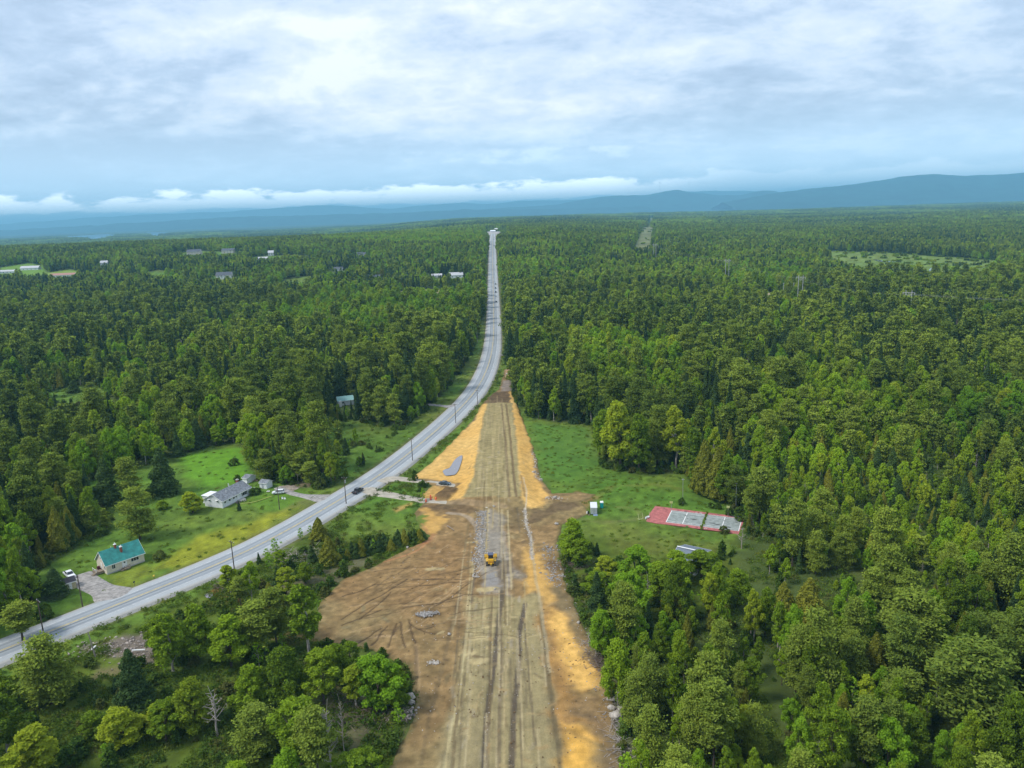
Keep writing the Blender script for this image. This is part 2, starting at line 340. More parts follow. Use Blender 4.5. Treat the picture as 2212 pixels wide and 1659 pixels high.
# ------------------------------------------------------------------ ground
DIRT = (.17, .105, .05)
def albedo(x, y):
    """natural colour of the ground from place to place (grass, soil, flowers), no light in it"""
    n = fbm(x / 9, y / 9, 5, 1)[..., None]; n2 = fbm(x / 45, y / 45, 4, 2)[..., None]; n3 = fbm(x / 2.2, y / 2.2, 3, 3)[..., None]
    c = np.array((.045, .075, .016)) * (1 - n) + np.array((.095, .12, .03)) * n                # forest floor
    c = np.broadcast_to(c, x.shape + (3,)).copy()
    g1 = np.array((.085, .175, .018)); g2 = np.array((.15, .165, .028)); g3 = np.array((.06, .135, .02))
    n2_ = np.clip((n2 - .5) * 1.8 + .5, 0, 1); gr = g1 * (1 - n2_) + g2 * n2_; gr = gr * (1 - .55 * n) + g3 * .55 * n; gr = gr * (.42 + 1.16 * n3)
    wx = (fbm(x / 6, y / 6, 3, 8) - .5) * 7; wy = (fbm(x / 6, y / 6, 3, 9) - .5) * 7
    def lay(poly, col, fe=2.0, warp=1., a=1.):
        k = SS(-sd(x + wx * warp, y + wy * warp, poly), -fe, fe)[..., None] * a
        c[:] = c * (1 - k) + col * k
    def stroke(pts, w, col, fe=1., a=1., warp=.5):
        m = (x > pts[:, 0].min() - 25) & (x < pts[:, 0].max() + 25) & (y > pts[:, 1].min() - 25) & (y < pts[:, 1].max() + 25)
        if not m.any(): return
        d = dline(x[m] + wx[m] * warp, y[m] + wy[m] * warp, pts); k = (1 - SS(d, w / 2 - fe, w / 2 + fe))[..., None] * a
        c[m] = c[m] * (1 - k) + (col[m] if isinstance(col, np.ndarray) and col.ndim > 1 else np.array(col)) * k
    for p in LAWN + [VERGE_R, FIELD] + FARL: lay(p, gr)
    lay(wp([(690, 920), (850, 925), (960, 862), (905, 945), (770, 1035), (705, 1040)]), gr * .85)
    weeds = np.array((.085, .135, .018)) * (.5 + 1.0 * n3) * (1 - .3 * n2) + np.array((.03, .018, .0)) * n
    for p in (LOWWOOD, LEFTLOW, YARD_L, YARD_M, YARD_B, EDGE_R, TRACK_BR): lay(p, weeds)
    lay(EDGE_R, np.array((.15, .12, .09)) * (.6 + .8 * n3), 2, 1, .7)
    lay(wp([(560, 1270), (640, 1215), (800, 1205), (735, 1260), (690, 1300), (600, 1300)]), np.array((.14, .11, .085)) * (.6 + .8 * n3), 2, 1, .6)
    lay(wp([(700, 1430), (880, 1450), (893, 1520), (850, 1620), (760, 1640), (700, 1560)]), np.array((.13, .10, .075)) * (.6 + .8 * n3), 2, 1, .6)
    # mown, bright back field; flowers along the road
    lay(wp([(390, 985), (520, 965), (540, 1010), (530, 1040), (440, 1050), (400, 1035)]), np.array((.115, .26, .018)) * (.75 + .5 * n3), 3, 1, .9)
    lay(wp([(545, 1075), (640, 1060), (680, 1070), (640, 1100), (560, 1110)]), np.array((.10, .20, .02)) * (.75 + .5 * n3), 3, 1, .7)
    lay(wp([(320, 1230), (430, 1160), (560, 1120), (640, 1098), (560, 1165), (400, 1225)]), np.array((.26, .26, .02)) * (.55 + .9 * n3), 4, 1.3, .75)
    lay(wp([(240, 1240), (320, 1215), (330, 1245), (280, 1275), (230, 1290)]), np.array((.22, .22, .025)) * (.55 + .9 * n3), 3, 1, .5)
    lay(wp([(640, 1080), (690, 1075), (640, 1098), (600, 1110)]), np.array((.19, .13, .06)), 2, 1, .4)
    lay(wp([(600, 1035), (690, 1040), (700, 1052), (640, 1052)]), np.array((.24, .18, .13)) * (.7 + .6 * n3), 1.5, .6, .6)
    lay(wp([(850, 1100), (890, 1085), (880, 1098), (858, 1106)]), np.array((.45, .28, .09)), 1, .5, .8)
    lay(wp([(1150, 915), (1270, 925), (1285, 1000), (1220, 1050), (1180, 1030)]), np.array((.07, .165, .022)) * (.75 + .5 * n3), 4, 1, .7)
    lay(wp([(1180, 1075), (1260, 1065), (1290, 1072), (1265, 1100), (1200, 1120)]), np.array((.24, .14, .06)) * (.7 + .6 * n3), 2, 1, .85)
    lay(wp([(1290, 1120), (1400, 1150), (1500, 1165), (1600, 1175), (1500, 1200), (1330, 1190)]), np.array((.12, .13, .025)) * (.6 + .8 * n3), 3, 1, .5)
    stroke(wp([Z6(600, 420), Z6(780, 440), Z6(880, 560)]), 1.6, np.array((.17, .17, .05)), .8, .5, .3)
    stroke(wp([(1280, 1075), (1330, 1050), (1420, 1045), (1470, 1060)]), 2.4, np.array((.19, .19, .04)), 1.2, .45, .6)
    stroke(wp([(1200, 1110), (1300, 1130), (1390, 1120)]), 2.0, np.array((.16, .14, .06)), 1.0, .4, .5)
    lay(MEADOW, np.array((.13, .22, .04)) * (.35 + .9 * n) + np.array((.05, .02, .01)) * n2, 4, 1.5)
    lay(CORR, np.array((.15, .165, .07)) * (.35 + 1.3 * fbm(x / 18, y / 30, 4, 51)[..., None]), 5, 1.5)
    lay(FARL[10], np.array((.4, .33, .24)), 3, 1); lay(FARL[11], np.array((.4, .3, .24)), 3, 1)
    lay(FARL[1], np.array((.2, .28, .04)), 5, 1, .8); lay(FARL[0], np.array((.14, .25, .03)), 5, 1, .8)
    lay(FARL[7], np.array((.27, .24, .10)), 5, 1, .9)
    lay(TOWN, np.array((.4, .38, .36)), 6, 1, .9)
    # red-brown cut and rubble ground left of the site
    lay(wp([Z1(1380, 360), Z1(1480, 400), Z1(1620, 470), Z1(1560, 480), Z1(1440, 420), Z1(1360, 385)]), np.array((.30, .10, .04)), .8, .5, .9)
    lay(wp([Z1(500, 740), Z1(740, 690), Z1(960, 640), Z1(1020, 760), Z1(980, 850), Z1(800, 800), Z1(560, 790)]), np.array((.17, .13, .115)) * (.7 + .6 * n3), 1.5, .7, .85)
    lay(wp([Z1(600, 880), Z1(760, 850), Z1(780, 920), Z1(560, 980)]), np.array((.19, .14, .08)), 2, .8, .7)
    lay(wp([Z1(1640, 600), Z1(1900, 560), Z1(2150, 640), Z1(2150, 740), Z1(1800, 700)]), DIRT, 2, 1, .7)
    d = dline(x, y, ROAD[::3]) if x.size < 900000 else None
    k = (1 - SS(d + wx * .25, 7.0, 10.5))[..., None] * .75
    c[:] = c * (1 - k) + np.array((.135, .125, .05)) * (.7 + .6 * n3) * k
    far = SS(y, 5200, 9500)[..., None]; fn = fbm(x / 260, y / 900, 4, 31)[..., None]
    c[:] = c * (1 - far) + (np.array((.020, .045, .018)) + np.array((.03, .045, .01)) * fn) * far
    return c, wx, wy
def colour_attr(me, c):
    a = me.color_attributes.new('soil', 'FLOAT_COLOR', 'POINT'); q = np.ones((len(c), 4), np.float32); q[:, :3] = c
    a.data.foreach_set('color', q.ravel())
def soilmat(name, rough=.95, grain=.35, bump=.35, fine=2.2, coarse=.35):
    m = bpy.data.materials.new(name); m.use_nodes = True; nt = m.node_tree; b = nt.nodes['Principled BSDF']; L = nt.links.new
    b.inputs['Roughness'].default_value = rough; b.inputs['Specular IOR Level'].default_value = .12
    at_ = N(nt, 'ShaderNodeAttribute'); at_.attribute_name = 'soil'; ge = N(nt, 'ShaderNodeNewGeometry')
    n1 = noise(nt, ge.outputs['Position'], fine, 5, .7); n2 = noise(nt, ge.outputs['Position'], coarse, 5, .65)
    v = math_(nt, 'ADD', 1 - grain, math_(nt, 'MULTIPLY', math_(nt, 'ADD', math_(nt, 'MULTIPLY', n1, 1.1), math_(nt, 'MULTIPLY', n2, .9)), grain))
    cc = N(nt, 'ShaderNodeVectorMath', operation='SCALE'); L(at_.outputs['Color'], cc.inputs[0]); L(v, cc.inputs['Scale'])
    L(cc.outputs[0], b.inputs['Base Color'])
    bp = N(nt, 'ShaderNodeBump'); bp.inputs['Strength'].default_value = bump; bp.inputs['Distance'].default_value = .25
    L(math_(nt, 'ADD', n1, n2), bp.inputs['Height']); L(bp.outputs[0], b.inputs['Normal']); return m
SOIL = soilmat('soil', grain=.62, bump=.6, fine=3.2, coarse=.55); GRASSM = soilmat('grassland', grain=.75, bump=.7, fine=1.3, coarse=.3)
def grid_faces(nr, na):
    i = np.arange(nr - 1)[:, None] * na + np.arange(na - 1)[None]; i = i.ravel()
    return np.stack([i, i + 1, i + na + 1, i + na], 1)
def build_ground():
    az = np.concatenate([np.linspace(-88, -39, 40)[:-1], np.linspace(-39, 39, 520), np.linspace(39, 88, 40)[1:]])
    az = np.radians(az); r = np.concatenate([[.5, 20, 45], np.geomspace(75, 1200, 430), np.geomspace(1215, 70000, 230)])
    A, Rr = np.meshgrid(az, r); x = np.sin(A) * Rr; y = np.cos(A) * Rr
    z = h(x, y)
    c, wx, wy = albedo(x, y)
    d = dline(x, y, ROAD[::2]); z = z - .55 * (1 - SS(d, 6.5, 11))
    s = sd(x, y, SITE); z = z - 2.2 * (1 - SS(s, -6, -2.0)) 
    s = sd(x, y, COURT); z = z - .3 * (1 - SS(s, -1.0, -.1))
    near = (y < 700); z = z + np.where(near, (fbm(x / 7, y / 7, 3, 44) - .5) * .5 * SS(d, 9, 20), 0)
    me = mesh_np('ground', np.stack([x, y, z], -1).reshape(-1, 3), grid_faces(len(r), len(az)), GRASSM, True)
    colour_attr(me, c.reshape(-1, 3)); tag(link('ground', me), kind='structure')
    # the land behind the camera
    az = np.radians(np.linspace(88, 272, 40)); r = np.array([.5, 60, 300, 2000, 70000]); A, Rr = np.meshgrid(az, r)
    V = np.stack([np.sin(A) * Rr, np.cos(A) * Rr, A * 0], -1).reshape(-1, 3)
    me = mesh_np('ground', V, grid_faces(len(r), len(az)), mat('far_grass', (.05, .075, .02), .95, .1, scale=.01), True)
    tag(link('ground', me), kind='structure')
build_ground()

# ------------------------------------------------------------------ construction ground (bare soil, roadbed, slopes, ruts)
def build_site():
    st = .38
    xs = np.arange(SITE[:, 0].min() - 3, SITE[:, 0].max() + 3, st); ys = [100.0]
    while ys[-1] < SITE[:, 1].max() + 6: ys.append(ys[-1] + max(.34, ys[-1] * .0018))
    ys = np.array(ys); x, y = np.meshgrid(xs, ys)
    n = fbm(x / 8, y / 8, 5, 1)[..., None]; n3 = fbm(x / 1.6, y / 1.6, 4, 3)[..., None]; n4 = fbm(x / 20, y / 26, 4, 6)[..., None]
    wx = (fbm(x / 5, y / 5, 4, 8) - .5) * 5; wy = (fbm(x / 5, y / 5, 4, 9) - .5) * 8
    streak = fbm(x / .9, y / 26, 4, 12)[..., None]
    c = np.array((.18, .115, .05)) * (1 - n) + np.array((.30, .195, .085)) * n; c = c * (.42 + 1.16 * n3); ol = SS(n4, .45, .62) * .5; c = c * (1 - ol) + np.array((.23, .185, .085)) * (.5 + 1.0 * n3) * ol
    z = h(x, y) + .22 + (fbm(x / 3, y / 3, 4, 61) - .5) * .28
    def m_(poly, fe=1.5, warp=1.): return SS(-sd(x + wx * warp, y + wy * warp, poly), -fe, fe)
    def lay(poly, col, fe=1.5, warp=1., a=1.):
        k = m_(poly, fe, warp)[..., None] * a; c[:] = c * (1 - k) + col * k; return k[..., 0]
    def stroke(pts, w, col=None, fe=.4, a=1., warp=.15, dz=0):
        pts = smooth(pts, 2)
        m = (x > pts[:, 0].min() - 6 - w) & (x < pts[:, 0].max() + 6 + w) & (y > pts[:, 1].min() - 8) & (y < pts[:, 1].max() + 8)
        d = dline(x[m] + wx[m] * warp, y[m] + wy[m] * warp, pts); k = (1 - SS(d, w / 2 - fe, w / 2 + fe)) * a
        if col is not None: c[m] = c[m] * (1 - k[:, None]) + np.array(col) * (.7 + .6 * n3[m]) * k[:, None]
        z[m] += dz * k
    # left brown pad, redder at the upper rim
    lay(wp([Z2(0, 320), Z2(260, 170), Z2(540, 70), Z2(760, 20), Z2(840, 120), Z2(840, 320), Z2(500, 480), Z2(0, 560)]), np.array((.26, .155, .065)) * (.5 + 1.0 * n3), 4, 1.5, .55)
    stroke(wp([Z2(0, 290), Z2(150, 200), Z2(400, 110), Z2(560, 50), Z2(580, 0)]), 3.2, (.40, .19, .085), 1.4, .8, .6)
    lay(wp([Z2(0, 640), Z2(250, 700), Z2(460, 760), Z2(480, 960), Z2(400, 1250), Z2(320, 1500), Z2(300, 1700), Z2(420, 1700), Z2(600, 1000), Z2(700, 600)]), np.array((.225, .155, .068)) * (.5 + 1.0 * n3), 4, 1.2, .6)
    # roadbed: compacted olive tan
    BED = np.array((.31, .25, .115)); GREY = np.array((.22, .185, .13))
    bed = wp([Z5(945, 385), Z5(1108, 385), Z5(1130, 560), Z5(1150, 830), Z5(1170, 1000), Z5(790, 1005), Z5(860, 860), Z5(900, 600), Z5(930, 450)])
    bed2 = wp([Z2(850, 400), Z2(1290, 420), Z2(1320, 700), Z2(1370, 1100), Z2(1430, 1600), Z2(650, 1600), Z2(690, 1300), Z2(740, 950), Z2(800, 650)])
    slopeL = wp([Z5(950, 300), Z5(890, 380), Z5(870, 480), Z5(700, 620), Z5(455, 840), Z5(480, 860), Z5(640, 860), Z5(770, 900), Z5(700, 1000), Z5(800, 1010), Z5(900, 800), Z5(940, 600), Z5(960, 400)])
    slopeR = wp([Z5(1110, 280), Z5(1130, 330), Z5(1160, 430), Z5(1215, 560), Z5(1240, 700), Z5(1270, 860), Z5(1340, 960), Z5(1300, 1040), Z5(1230, 1060), Z5(1160, 1000), Z5(1130, 800), Z5(1120, 500), Z5(1090, 300)])
    ORG = np.array((.58, .32, .075)); YEL = np.array((.66, .43, .15))
    org = ORG * (1 - n4) + YEL * n4; org = org * (.72 + .56 * n3)
    kb = m_(bed, 2.5, .3); ks = np.maximum(m_(slopeL, 1, .5), m_(slopeR, 1, .5))
    z += 1.7 * SS(-sd(x + wx * .2, y + wy * .2, bed), -7, 0.5)
    lay(slopeL, org, 1.0, .8); lay(slopeR, org, 1.0, .8)
    rib = np.sin((y + x * .8) * 3.4 + wx * 2) * .5 + .5
    z += .12 * rib * ks * (1 - kb); c[:] = c * (1 - .13 * (ks * (1 - kb) * rib)[..., None])
    bedc = (BED * (.42 + .66 * n3 + .50 * streak) * (1 - .16 * n4))
    lay(bed, bedc, .8, .35)
    lay(bed2, bedc * (1 - .45 * n4) + GREY * .45 * n4, 2.0, 1.0)
    lay(wp([Z2(880, 0), Z2(1060, 0), Z2(1100, 200), Z2(1090, 420), Z2(950, 380), Z2(900, 200)]), np.array((.27, .235, .185)) * (.6 + .8 * n3), 1.5, .8, .8)
    lay(wp([Z5(905, 1070), Z5(960, 1055), Z5(1050, 1110), Z5(1080, 1380), Z5(1180, 1500), Z5(930, 1500), Z5(900, 1300)]), np.array((.27, .24, .195)) * (.6 + .8 * n3), 1.6, .9, .75)
    lay(wp([Z2(920, 260), Z2(1000, 250), Z2(1030, 350), Z2(940, 350)]), np.array((.26, .25, .24)), 1.2, .6, .7)
    # dark churned soil at the crossing
    DK = np.array((.105, .070, .040))
    for pl, a in (([Z5(500, 1030), Z5(800, 1015), Z5(900, 1060), Z5(850, 1075), Z5(560, 1060)], .6), ([Z5(1200, 1130), Z5(1250, 1060), Z5(1310, 1060), Z5(1400, 1010), Z5(1500, 1000), Z5(1560, 1040), Z5(1400, 1070), Z5(1300, 1130), Z5(1200, 1150)], .7),
                  ([Z5(850, 400), Z5(960, 300), Z5(1090, 290), Z5(1100, 380), Z5(950, 385)], .85), ([Z5(1080, 1040), Z5(1200, 1060), Z5(1180, 1200), Z5(1100, 1200)], .35), ([Z2(1000, 180), Z2(1120, 170), Z2(1100, 250), Z2(1010, 330)], .6),
                  ([Z2(860, 320), Z2(940, 280), Z2(930, 330), Z2(860, 345)], .4)):
        lay(wp(pl), DK * (.6 + .8 * n3), .8, .8, a)
    lay(wp([Z5(1050, 220), Z5(1110, 220), Z5(1105, 290), Z5(1035, 290)]), np.array((.23, .19, .16)) * (.6 + .8 * n3), .8, .5, .9)
    lay(wp([Z5(1060, 150), Z5(1115, 150), Z5(1105, 205), Z5(1060, 200)]), np.array((.40, .25, .15)), .8, .5, .9)
    # sandy spoil left of the crossing
    lay(wp([Z5(480, 1040), Z5(560, 1060), Z5(680, 1110), Z5(620, 1210), Z5(520, 1240), Z5(440, 1220), Z5(460, 1150), Z5(540, 1100)]), org * .85, 1.2, 1.2, .85)
    lay(wp([Z5(450, 930), Z5(520, 905), Z5(640, 905), Z5(720, 930), Z5(620, 1000), Z5(520, 990)]), org * .85, 1, 1, .8)
    lay(wp([Z5(520, 1090), Z5(570, 1090), Z5(540, 1170), Z5(465, 1175), Z5(480, 1130)]), np.array((.10, .17, .025)), .8, 1, .9)
    k = lay(wp([Z5(610, 975), Z5(660, 930), Z5(720, 925), Z5(750, 940), Z5(700, 995), Z5(620, 995)]), np.array((.12, .075, .035)) * (.5 + n3), .8, .5, .95); z += k * 1.3
    # orange fan on the right of the bed
    lay(wp([Z2(1190, 100), Z2(1290, 130), Z2(1320, 230), Z2(1360, 300), Z2(1370, 440), Z2(1330, 520), Z2(1290, 420), Z2(1200, 400), Z2(1195, 200)]), org * .92, 1.5, 1.2, .85)
    lay(wp([Z2(1310, 520), Z2(1440, 530), Z2(1520, 640), Z2(1560, 800), Z2(1660, 940), Z2(1680, 1020), Z2(1500, 1060), Z2(1480, 1120), Z2(1640, 1250), Z2(1560, 1240), Z2(1420, 1240), Z2(1380, 1150), Z2(1360, 900), Z2(1330, 700)]), np.array((.36, .20, .065)) * (.7 + .6 * n3), 3, 1.5, .9)
    lay(wp([Z2(1370, 520), Z2(1450, 540), Z2(1540, 680), Z2(1560, 790), Z2(1650, 920), Z2(1670, 1010), Z2(1540, 1045), Z2(1470, 980), Z2(1440, 820), Z2(1380, 640)]), np.array((.72, .43, .12)) * (.65 + .7 * n3), 2, 1.2, .9)
    lay(wp([Z2(1430, 1230), Z2(1520, 1260), Z2(1640, 1300), Z2(1700, 1370), Z2(1560, 1330), Z2(1470, 1290)]), np.array((.70, .39, .09)) * (.65 + .7 * n3), 1.2, .8, .85)
    lay(wp([Z2(1450, 1330), Z2(1620, 1370), Z2(1650, 1600), Z2(1430, 1600)]), np.array((.70, .39, .08)) * (.65 + .7 * n3), 2.5, 1.2, .9)
    lay(wp([Z2(1500, 1120), Z2(1640, 1120), Z2(1740, 1300), Z2(1800, 1600), Z2(1700, 1600), Z2(1700, 1400), Z2(1640, 1240)]), np.array((.19, .13, .075)) * (.7 + .6 * n3), 2, 1, .7)
    lay(wp([Z2(1380, 340), Z2(1480, 400), Z2(1540, 560), Z2(1600, 760), Z2(1580, 800), Z2(1470, 540), Z2(1390, 460)]), np.array((.20, .16, .085)) * (.7 + .6 * n3), 2, 1, .7)
    # pale patches scraped on the bed
    for q, w in (((905, 690), 3.0), ((975, 745), 1.6), ((820, 780), 2), ((905, 835), 3.2), ((965, 605), 1.8), ((1240, 670), 1.2), ((735, 1240), 1.6), ((835, 690), 1.4), ((950, 365), 3), ((1120, 545), .9), ((840, 60), 2.0), ((640, 660), 1.0), ((1105, 680), .9), ((600, 240), 3.)):
        p = at(*Z2(*q)); stroke(np.array([(p[0] - w * .6, p[1]), (p[0] + w * .6, p[1] + .3)]), w * .8, (.43, .34, .17), .35, .8, .35)
    for q, w in (((895, 945), 2.2), ((985, 740), 2.6), ((990, 640), 1.8), ((1060, 970), 1.6), ((1020, 780), 2.), ((1025, 410), 1.4), ((960, 745), 1.4)):
        p = at(*Z5(*q)); stroke(np.array([(p[0] - w * .6, p[1]), (p[0] + w * .6, p[1] + .2)]), w * .3, (.46, .38, .24), .2, .85, .3)
    rs = np.random.RandomState(4)
    for _ in range(150):
        yy = rs.uniform(100, 330); xx = -8 + rs.uniform(-9, 9) * (1 + yy / 900); w = rs.uniform(.3, 1.4)
        stroke(np.array([(xx, yy), (xx + rs.uniform(-.6, .6), yy + rs.uniform(.5, 4))]), w * .6, ((.40, .32, .17), (.16, .12, .06), (.33, .28, .2))[rs.randint(3)], .2, rs.uniform(.3, .7), .3)
    # ruts
    RUT = (.135, .100, .058)
    for pts, w, a, cc in (([Z5(1038, 392), Z5(1062, 600), Z5(1075, 800), Z5(1092, 1000)], .95, .95, (.17, .12, .06)), ([Z5(1068, 392), Z5(1092, 560), Z5(1106, 750), Z5(1136, 1000)], .95, .95, (.17, .12, .06)),
                      ([Z5(1053, 392), Z5(1077, 600), Z5(1092, 800), Z5(1114, 1000)], .5, .5, (.36, .27, .13)),
                      ([Z2(1045, 380), Z2(1025, 520), Z2(1010, 660), Z2(995, 800), Z2(978, 950), Z2(955, 1120), Z2(935, 1300), Z2(925, 1600)], 1.25, .95, (.095, .075, .055)),
                      ([Z2(1190, 460), Z2(1170, 560), Z2(1150, 680), Z2(1150, 780), Z2(1145, 920), Z2(1125, 1100), Z2(1115, 1260), Z2(1095, 1600)], 1.25, .95, (.095, .075, .055)),
                      ([Z2(1035, 640), Z2(1040, 820), Z2(1030, 1100), Z2(1015, 1600)], .9, .55, (.16, .12, .075)),
                      ([Z2(1105, 400), Z2(1090, 640), Z2(1070, 900), Z2(1050, 1250), Z2(1050, 1600)], .35, .6, (.40, .31, .16)), ([Z2(1075, 680), Z2(1045, 1000)], .3, .6, (.42, .33, .18)),
                      ([Z2(1300, 520), Z2(1330, 800), Z2(1350, 1000), Z2(1385, 1250), Z2(1430, 1600)], 1.1, .8, (.14, .11, .06)),
                      ([Z2(1280, 600), Z2(1310, 820), Z2(1325, 1000)], .5, .6, (.42, .34, .2)),
                      ([Z2(1225, 0), Z2(1240, 130), Z2(1262, 300), Z2(1285, 430), Z2(1305, 560), Z2(1330, 740), Z2(1350, 900)], .8, .6, (.40, .33, .20)),
                      ([Z5(1190, 1050), Z5(1195, 1150), Z5(1225, 1220), Z5(1235, 1380)], .8, .9, (.46, .41, .34)), ([Z5(1180, 870), Z5(1200, 960), Z5(1200, 1020), Z5(1190, 1060)], .45, .8, (.5, .42, .3)),
                      ([Z5(1165, 860), Z5(1190, 1000)], .8, .6, (.2, .14, .07)),
                      ([Z2(855, 190), Z2(850, 350), Z2(835, 480), Z2(820, 650), Z2(765, 1000), Z2(700, 1350), Z2(660, 1600)], .5, .75, (.44, .37, .20)),
                      ([Z2(870, 190), Z2(858, 330), Z2(845, 460)], .7, .8, (.12, .09, .06)),
                      ([Z2(845, 750), Z2(790, 1000), Z2(745, 1250), Z2(720, 1600)], .3, .7, (.12, .09, .05)), ([Z2(815, 560), Z2(780, 800), Z2(735, 1000)], .3, .6, (.12, .09, .05)),
                      ([Z2(760, 450), Z2(720, 600), Z2(700, 660)], 1.3, .6, (.12, .085, .05)), ([Z2(700, 660), Z2(660, 850), Z2(610, 1050), Z2(560, 1250), Z2(520, 1500)], 1.0, .5, (.13, .095, .05)),
                      ([Z2(480, 720), Z2(500, 850), Z2(510, 1000), Z2(490, 1130), Z2(380, 1300), Z2(330, 1500)], .6, .6, (.33, .23, .12)),
                      ([Z2(480, 740), Z2(490, 900), Z2(480, 1050)], .9, .5, (.13, .09, .055)),
                      ([Z5(280, 1400), Z5(500, 1330), Z5(560, 1260), Z5(560, 1200), Z5(520, 1150)], .9, .6, (.42, .20, .09)),
                      ([Z5(690, 1080), Z5(800, 1090), Z5(870, 1150), Z5(885, 1200)], 2.2, .6, (.33, .27, .2)), ([Z5(560, 1010), Z5(750, 1020), Z5(900, 1030), Z5(1050, 1040)], 3.5, .45, (.33, .24, .14))):
        stroke(wp(pts), w, cc, min(.22, w * .3), a, .12, -.16 * a)
    for _ in range(70):
        y0 = rs.uniform(98, 250); xx = -6.5 + rs.uniform(-10.5, 9.5) - (y0 - 130) * .012; Lg = rs.uniform(8, 60); dx = rs.normal() * .4 - Lg * .012
        stroke(np.array([(xx, y0), (xx + dx * .5 + rs.normal() * .12, y0 + Lg / 2), (xx + dx, y0 + Lg)]), rs.uniform(.25, .55), ((.16, .115, .055), (.13, .10, .06), (.42, .34, .19), (.38, .30, .15))[rs.randint(4)], .14, rs.uniform(.35, .8), .06, rs.uniform(-.1, .02))
    for _ in range(60):
        y0 = rs.uniform(265, 415); xx = -9.5 + rs.uniform(-8, 7.5) * (1 - (y0 - 265) / 420); Lg = rs.uniform(6, 40)
        stroke(np.array([(xx, y0), (xx - .25, y0 + Lg)]), rs.uniform(.3, .7), ((.24, .19, .10), (.38, .30, .16))[rs.randint(2)], .2, rs.uniform(.3, .6), .06)
    for _ in range(260):
        q = Z2(rs.uniform(0, 1400), rs.uniform(0, 1500)); p = at(*q); w = rs.uniform(.3, 1.6)
        stroke(np.array([(p[0], p[1]), (p[0] + rs.normal() * w, p[1] + rs.normal() * w)]), w * rs.uniform(.3, .9), ((.36, .27, .13), (.12, .08, .045), (.20, .17, .09), (.30, .20, .09))[rs.randint(4)], .2, rs.uniform(.25, .7), .4, rs.uniform(-.1, .12))
    # tracked-machine scratches over the left pad
    for _ in range(120):
        q = Z2(rs.uniform(-20, 800), rs.uniform(120, 720)); p = at(*q); an = rs.choice([.05, .9, .25]) + rs.normal() * .12; Lg = rs.uniform(3, 16)
        stroke(np.array([(p[0], p[1]), (p[0] + cos(an) * Lg, p[1] + sin(an) * Lg)]), rs.uniform(.25, .55), ((.10, .065, .035), (.36, .25, .13))[rs.rand() < .3], .15, rs.uniform(.3, .75), .25, -.1)
    for a_, b_ in (((380, 580), (420, 740)), ((440, 570), (480, 720)), ((360, 590), (300, 740)), ((300, 600), (200, 720)), ((440, 590), (600, 660)), ((260, 620), (100, 720)), ((500, 620), (600, 600)), ((480, 340), (760, 320)), ((460, 300), (800, 300)),
                   ((0, 420), (220, 330)), ((0, 560), (200, 430)), ((200, 430), (430, 300)), ((600, 480), (830, 330)), ((560, 470), (800, 400)), ((0, 600), (260, 500)), ((120, 560), (330, 380))):
        stroke(wp([Z2(*a_), Z2((a_[0] + b_[0]) / 2, (a_[1] + b_[1]) / 2 + 6), Z2(*b_)]), .55, (.085, .055, .03), .16, .85, .3, -.14)
    # weeds creeping in at the rim
    s = sd(x + wx * .35, y + wy * .35, SITE)
    k = SS(s, -2.2, 0)[..., None] * .6; c = c * (1 - k) + np.array((.085, .095, .03)) * k
    z = z - .9 * SS(s, -.8, .5)
    inn = s < .3
    fc = grid_faces(len(ys), len(xs)); keep = inn.ravel()[fc].all(1); fc = fc[keep]
    u, inv = np.unique(fc, return_inverse=True); V = np.stack([x, y, z], -1).reshape(-1, 3)[u]
    me = mesh_np('bare_soil', V, inv.reshape(fc.shape), SOIL, True); colour_attr(me, c.reshape(-1, 3)[u])
    tag(link('bare_soil', me), kind='structure')
build_site()

# ------------------------------------------------------------------ strips: road, markings, drives
def offs(pts, o):
    t = np.gradient(pts, axis=0); t /= np.linalg.norm(t, axis=1)[:, None] + 1e-9; return pts + np.stack([t[:, 1], -t[:, 0]], 1) * o
def resample(p, step):
    L = np.concatenate([[0], np.cumsum(np.linalg.norm(np.diff(p, axis=0), axis=1))]); n = max(2, int(L[-1] / step)); s = np.linspace(0, L[-1], n)
    return np.stack([np.interp(s, L, p[:, 0]), np.interp(s, L, p[:, 1])], 1), s
def strip(name, pts, offsets, zs, m, parent=None, kind='structure', step=4, gaps=None, zfun=None):
    p, s = resample(pts, step); rows = []
    for o, dz in zip(offsets, zs):
        q = offs(p, o); base = (zfun or h)(p[:, 0], p[:, 1]); rows.append(np.stack([q[:, 0], q[:, 1], base + dz], 1))
    V = np.stack(rows, 1).reshape(-1, 3); F_ = grid_faces(len(p), len(offsets))[:, ::-1]
    if gaps: k = (s[:-1] % (gaps[0] + gaps[1])) < gaps[0]; F_ = F_[np.repeat(k, len(offsets) - 1)]
    o = link(name, mesh_np(name, V, F_, m), parent)
    if kind: o['kind'] = kind
    return o
def asphalt():
    m = bpy.data.materials.new('asphalt'); m.use_nodes = True; nt = m.node_tree; b = nt.nodes['Principled BSDF']; L = nt.links.new
    at_ = N(nt, 'ShaderNodeAttribute'); at_.attribute_name = 'soil'; ge = N(nt, 'ShaderNodeNewGeometry')
    n1 = noise(nt, ge.outputs['Position'], 1.6, 5, .7); n2 = noise(nt, ge.outputs['Position'], .12, 5, .6)
    v = math_(nt, 'ADD', .72, math_(nt, 'ADD', math_(nt, 'MULTIPLY', n1, .3), math_(nt, 'MULTIPLY', n2, .26)))
    cc = N(nt, 'ShaderNodeVectorMath', operation='SCALE'); L(at_.outputs['Color'], cc.inputs[0]); L(v, cc.inputs['Scale']); L(cc.outputs[0], b.inputs['Base Color'])
    b.inputs['Roughness'].default_value = .8; b.inputs['Specular IOR Level'].default_value = .3; return m
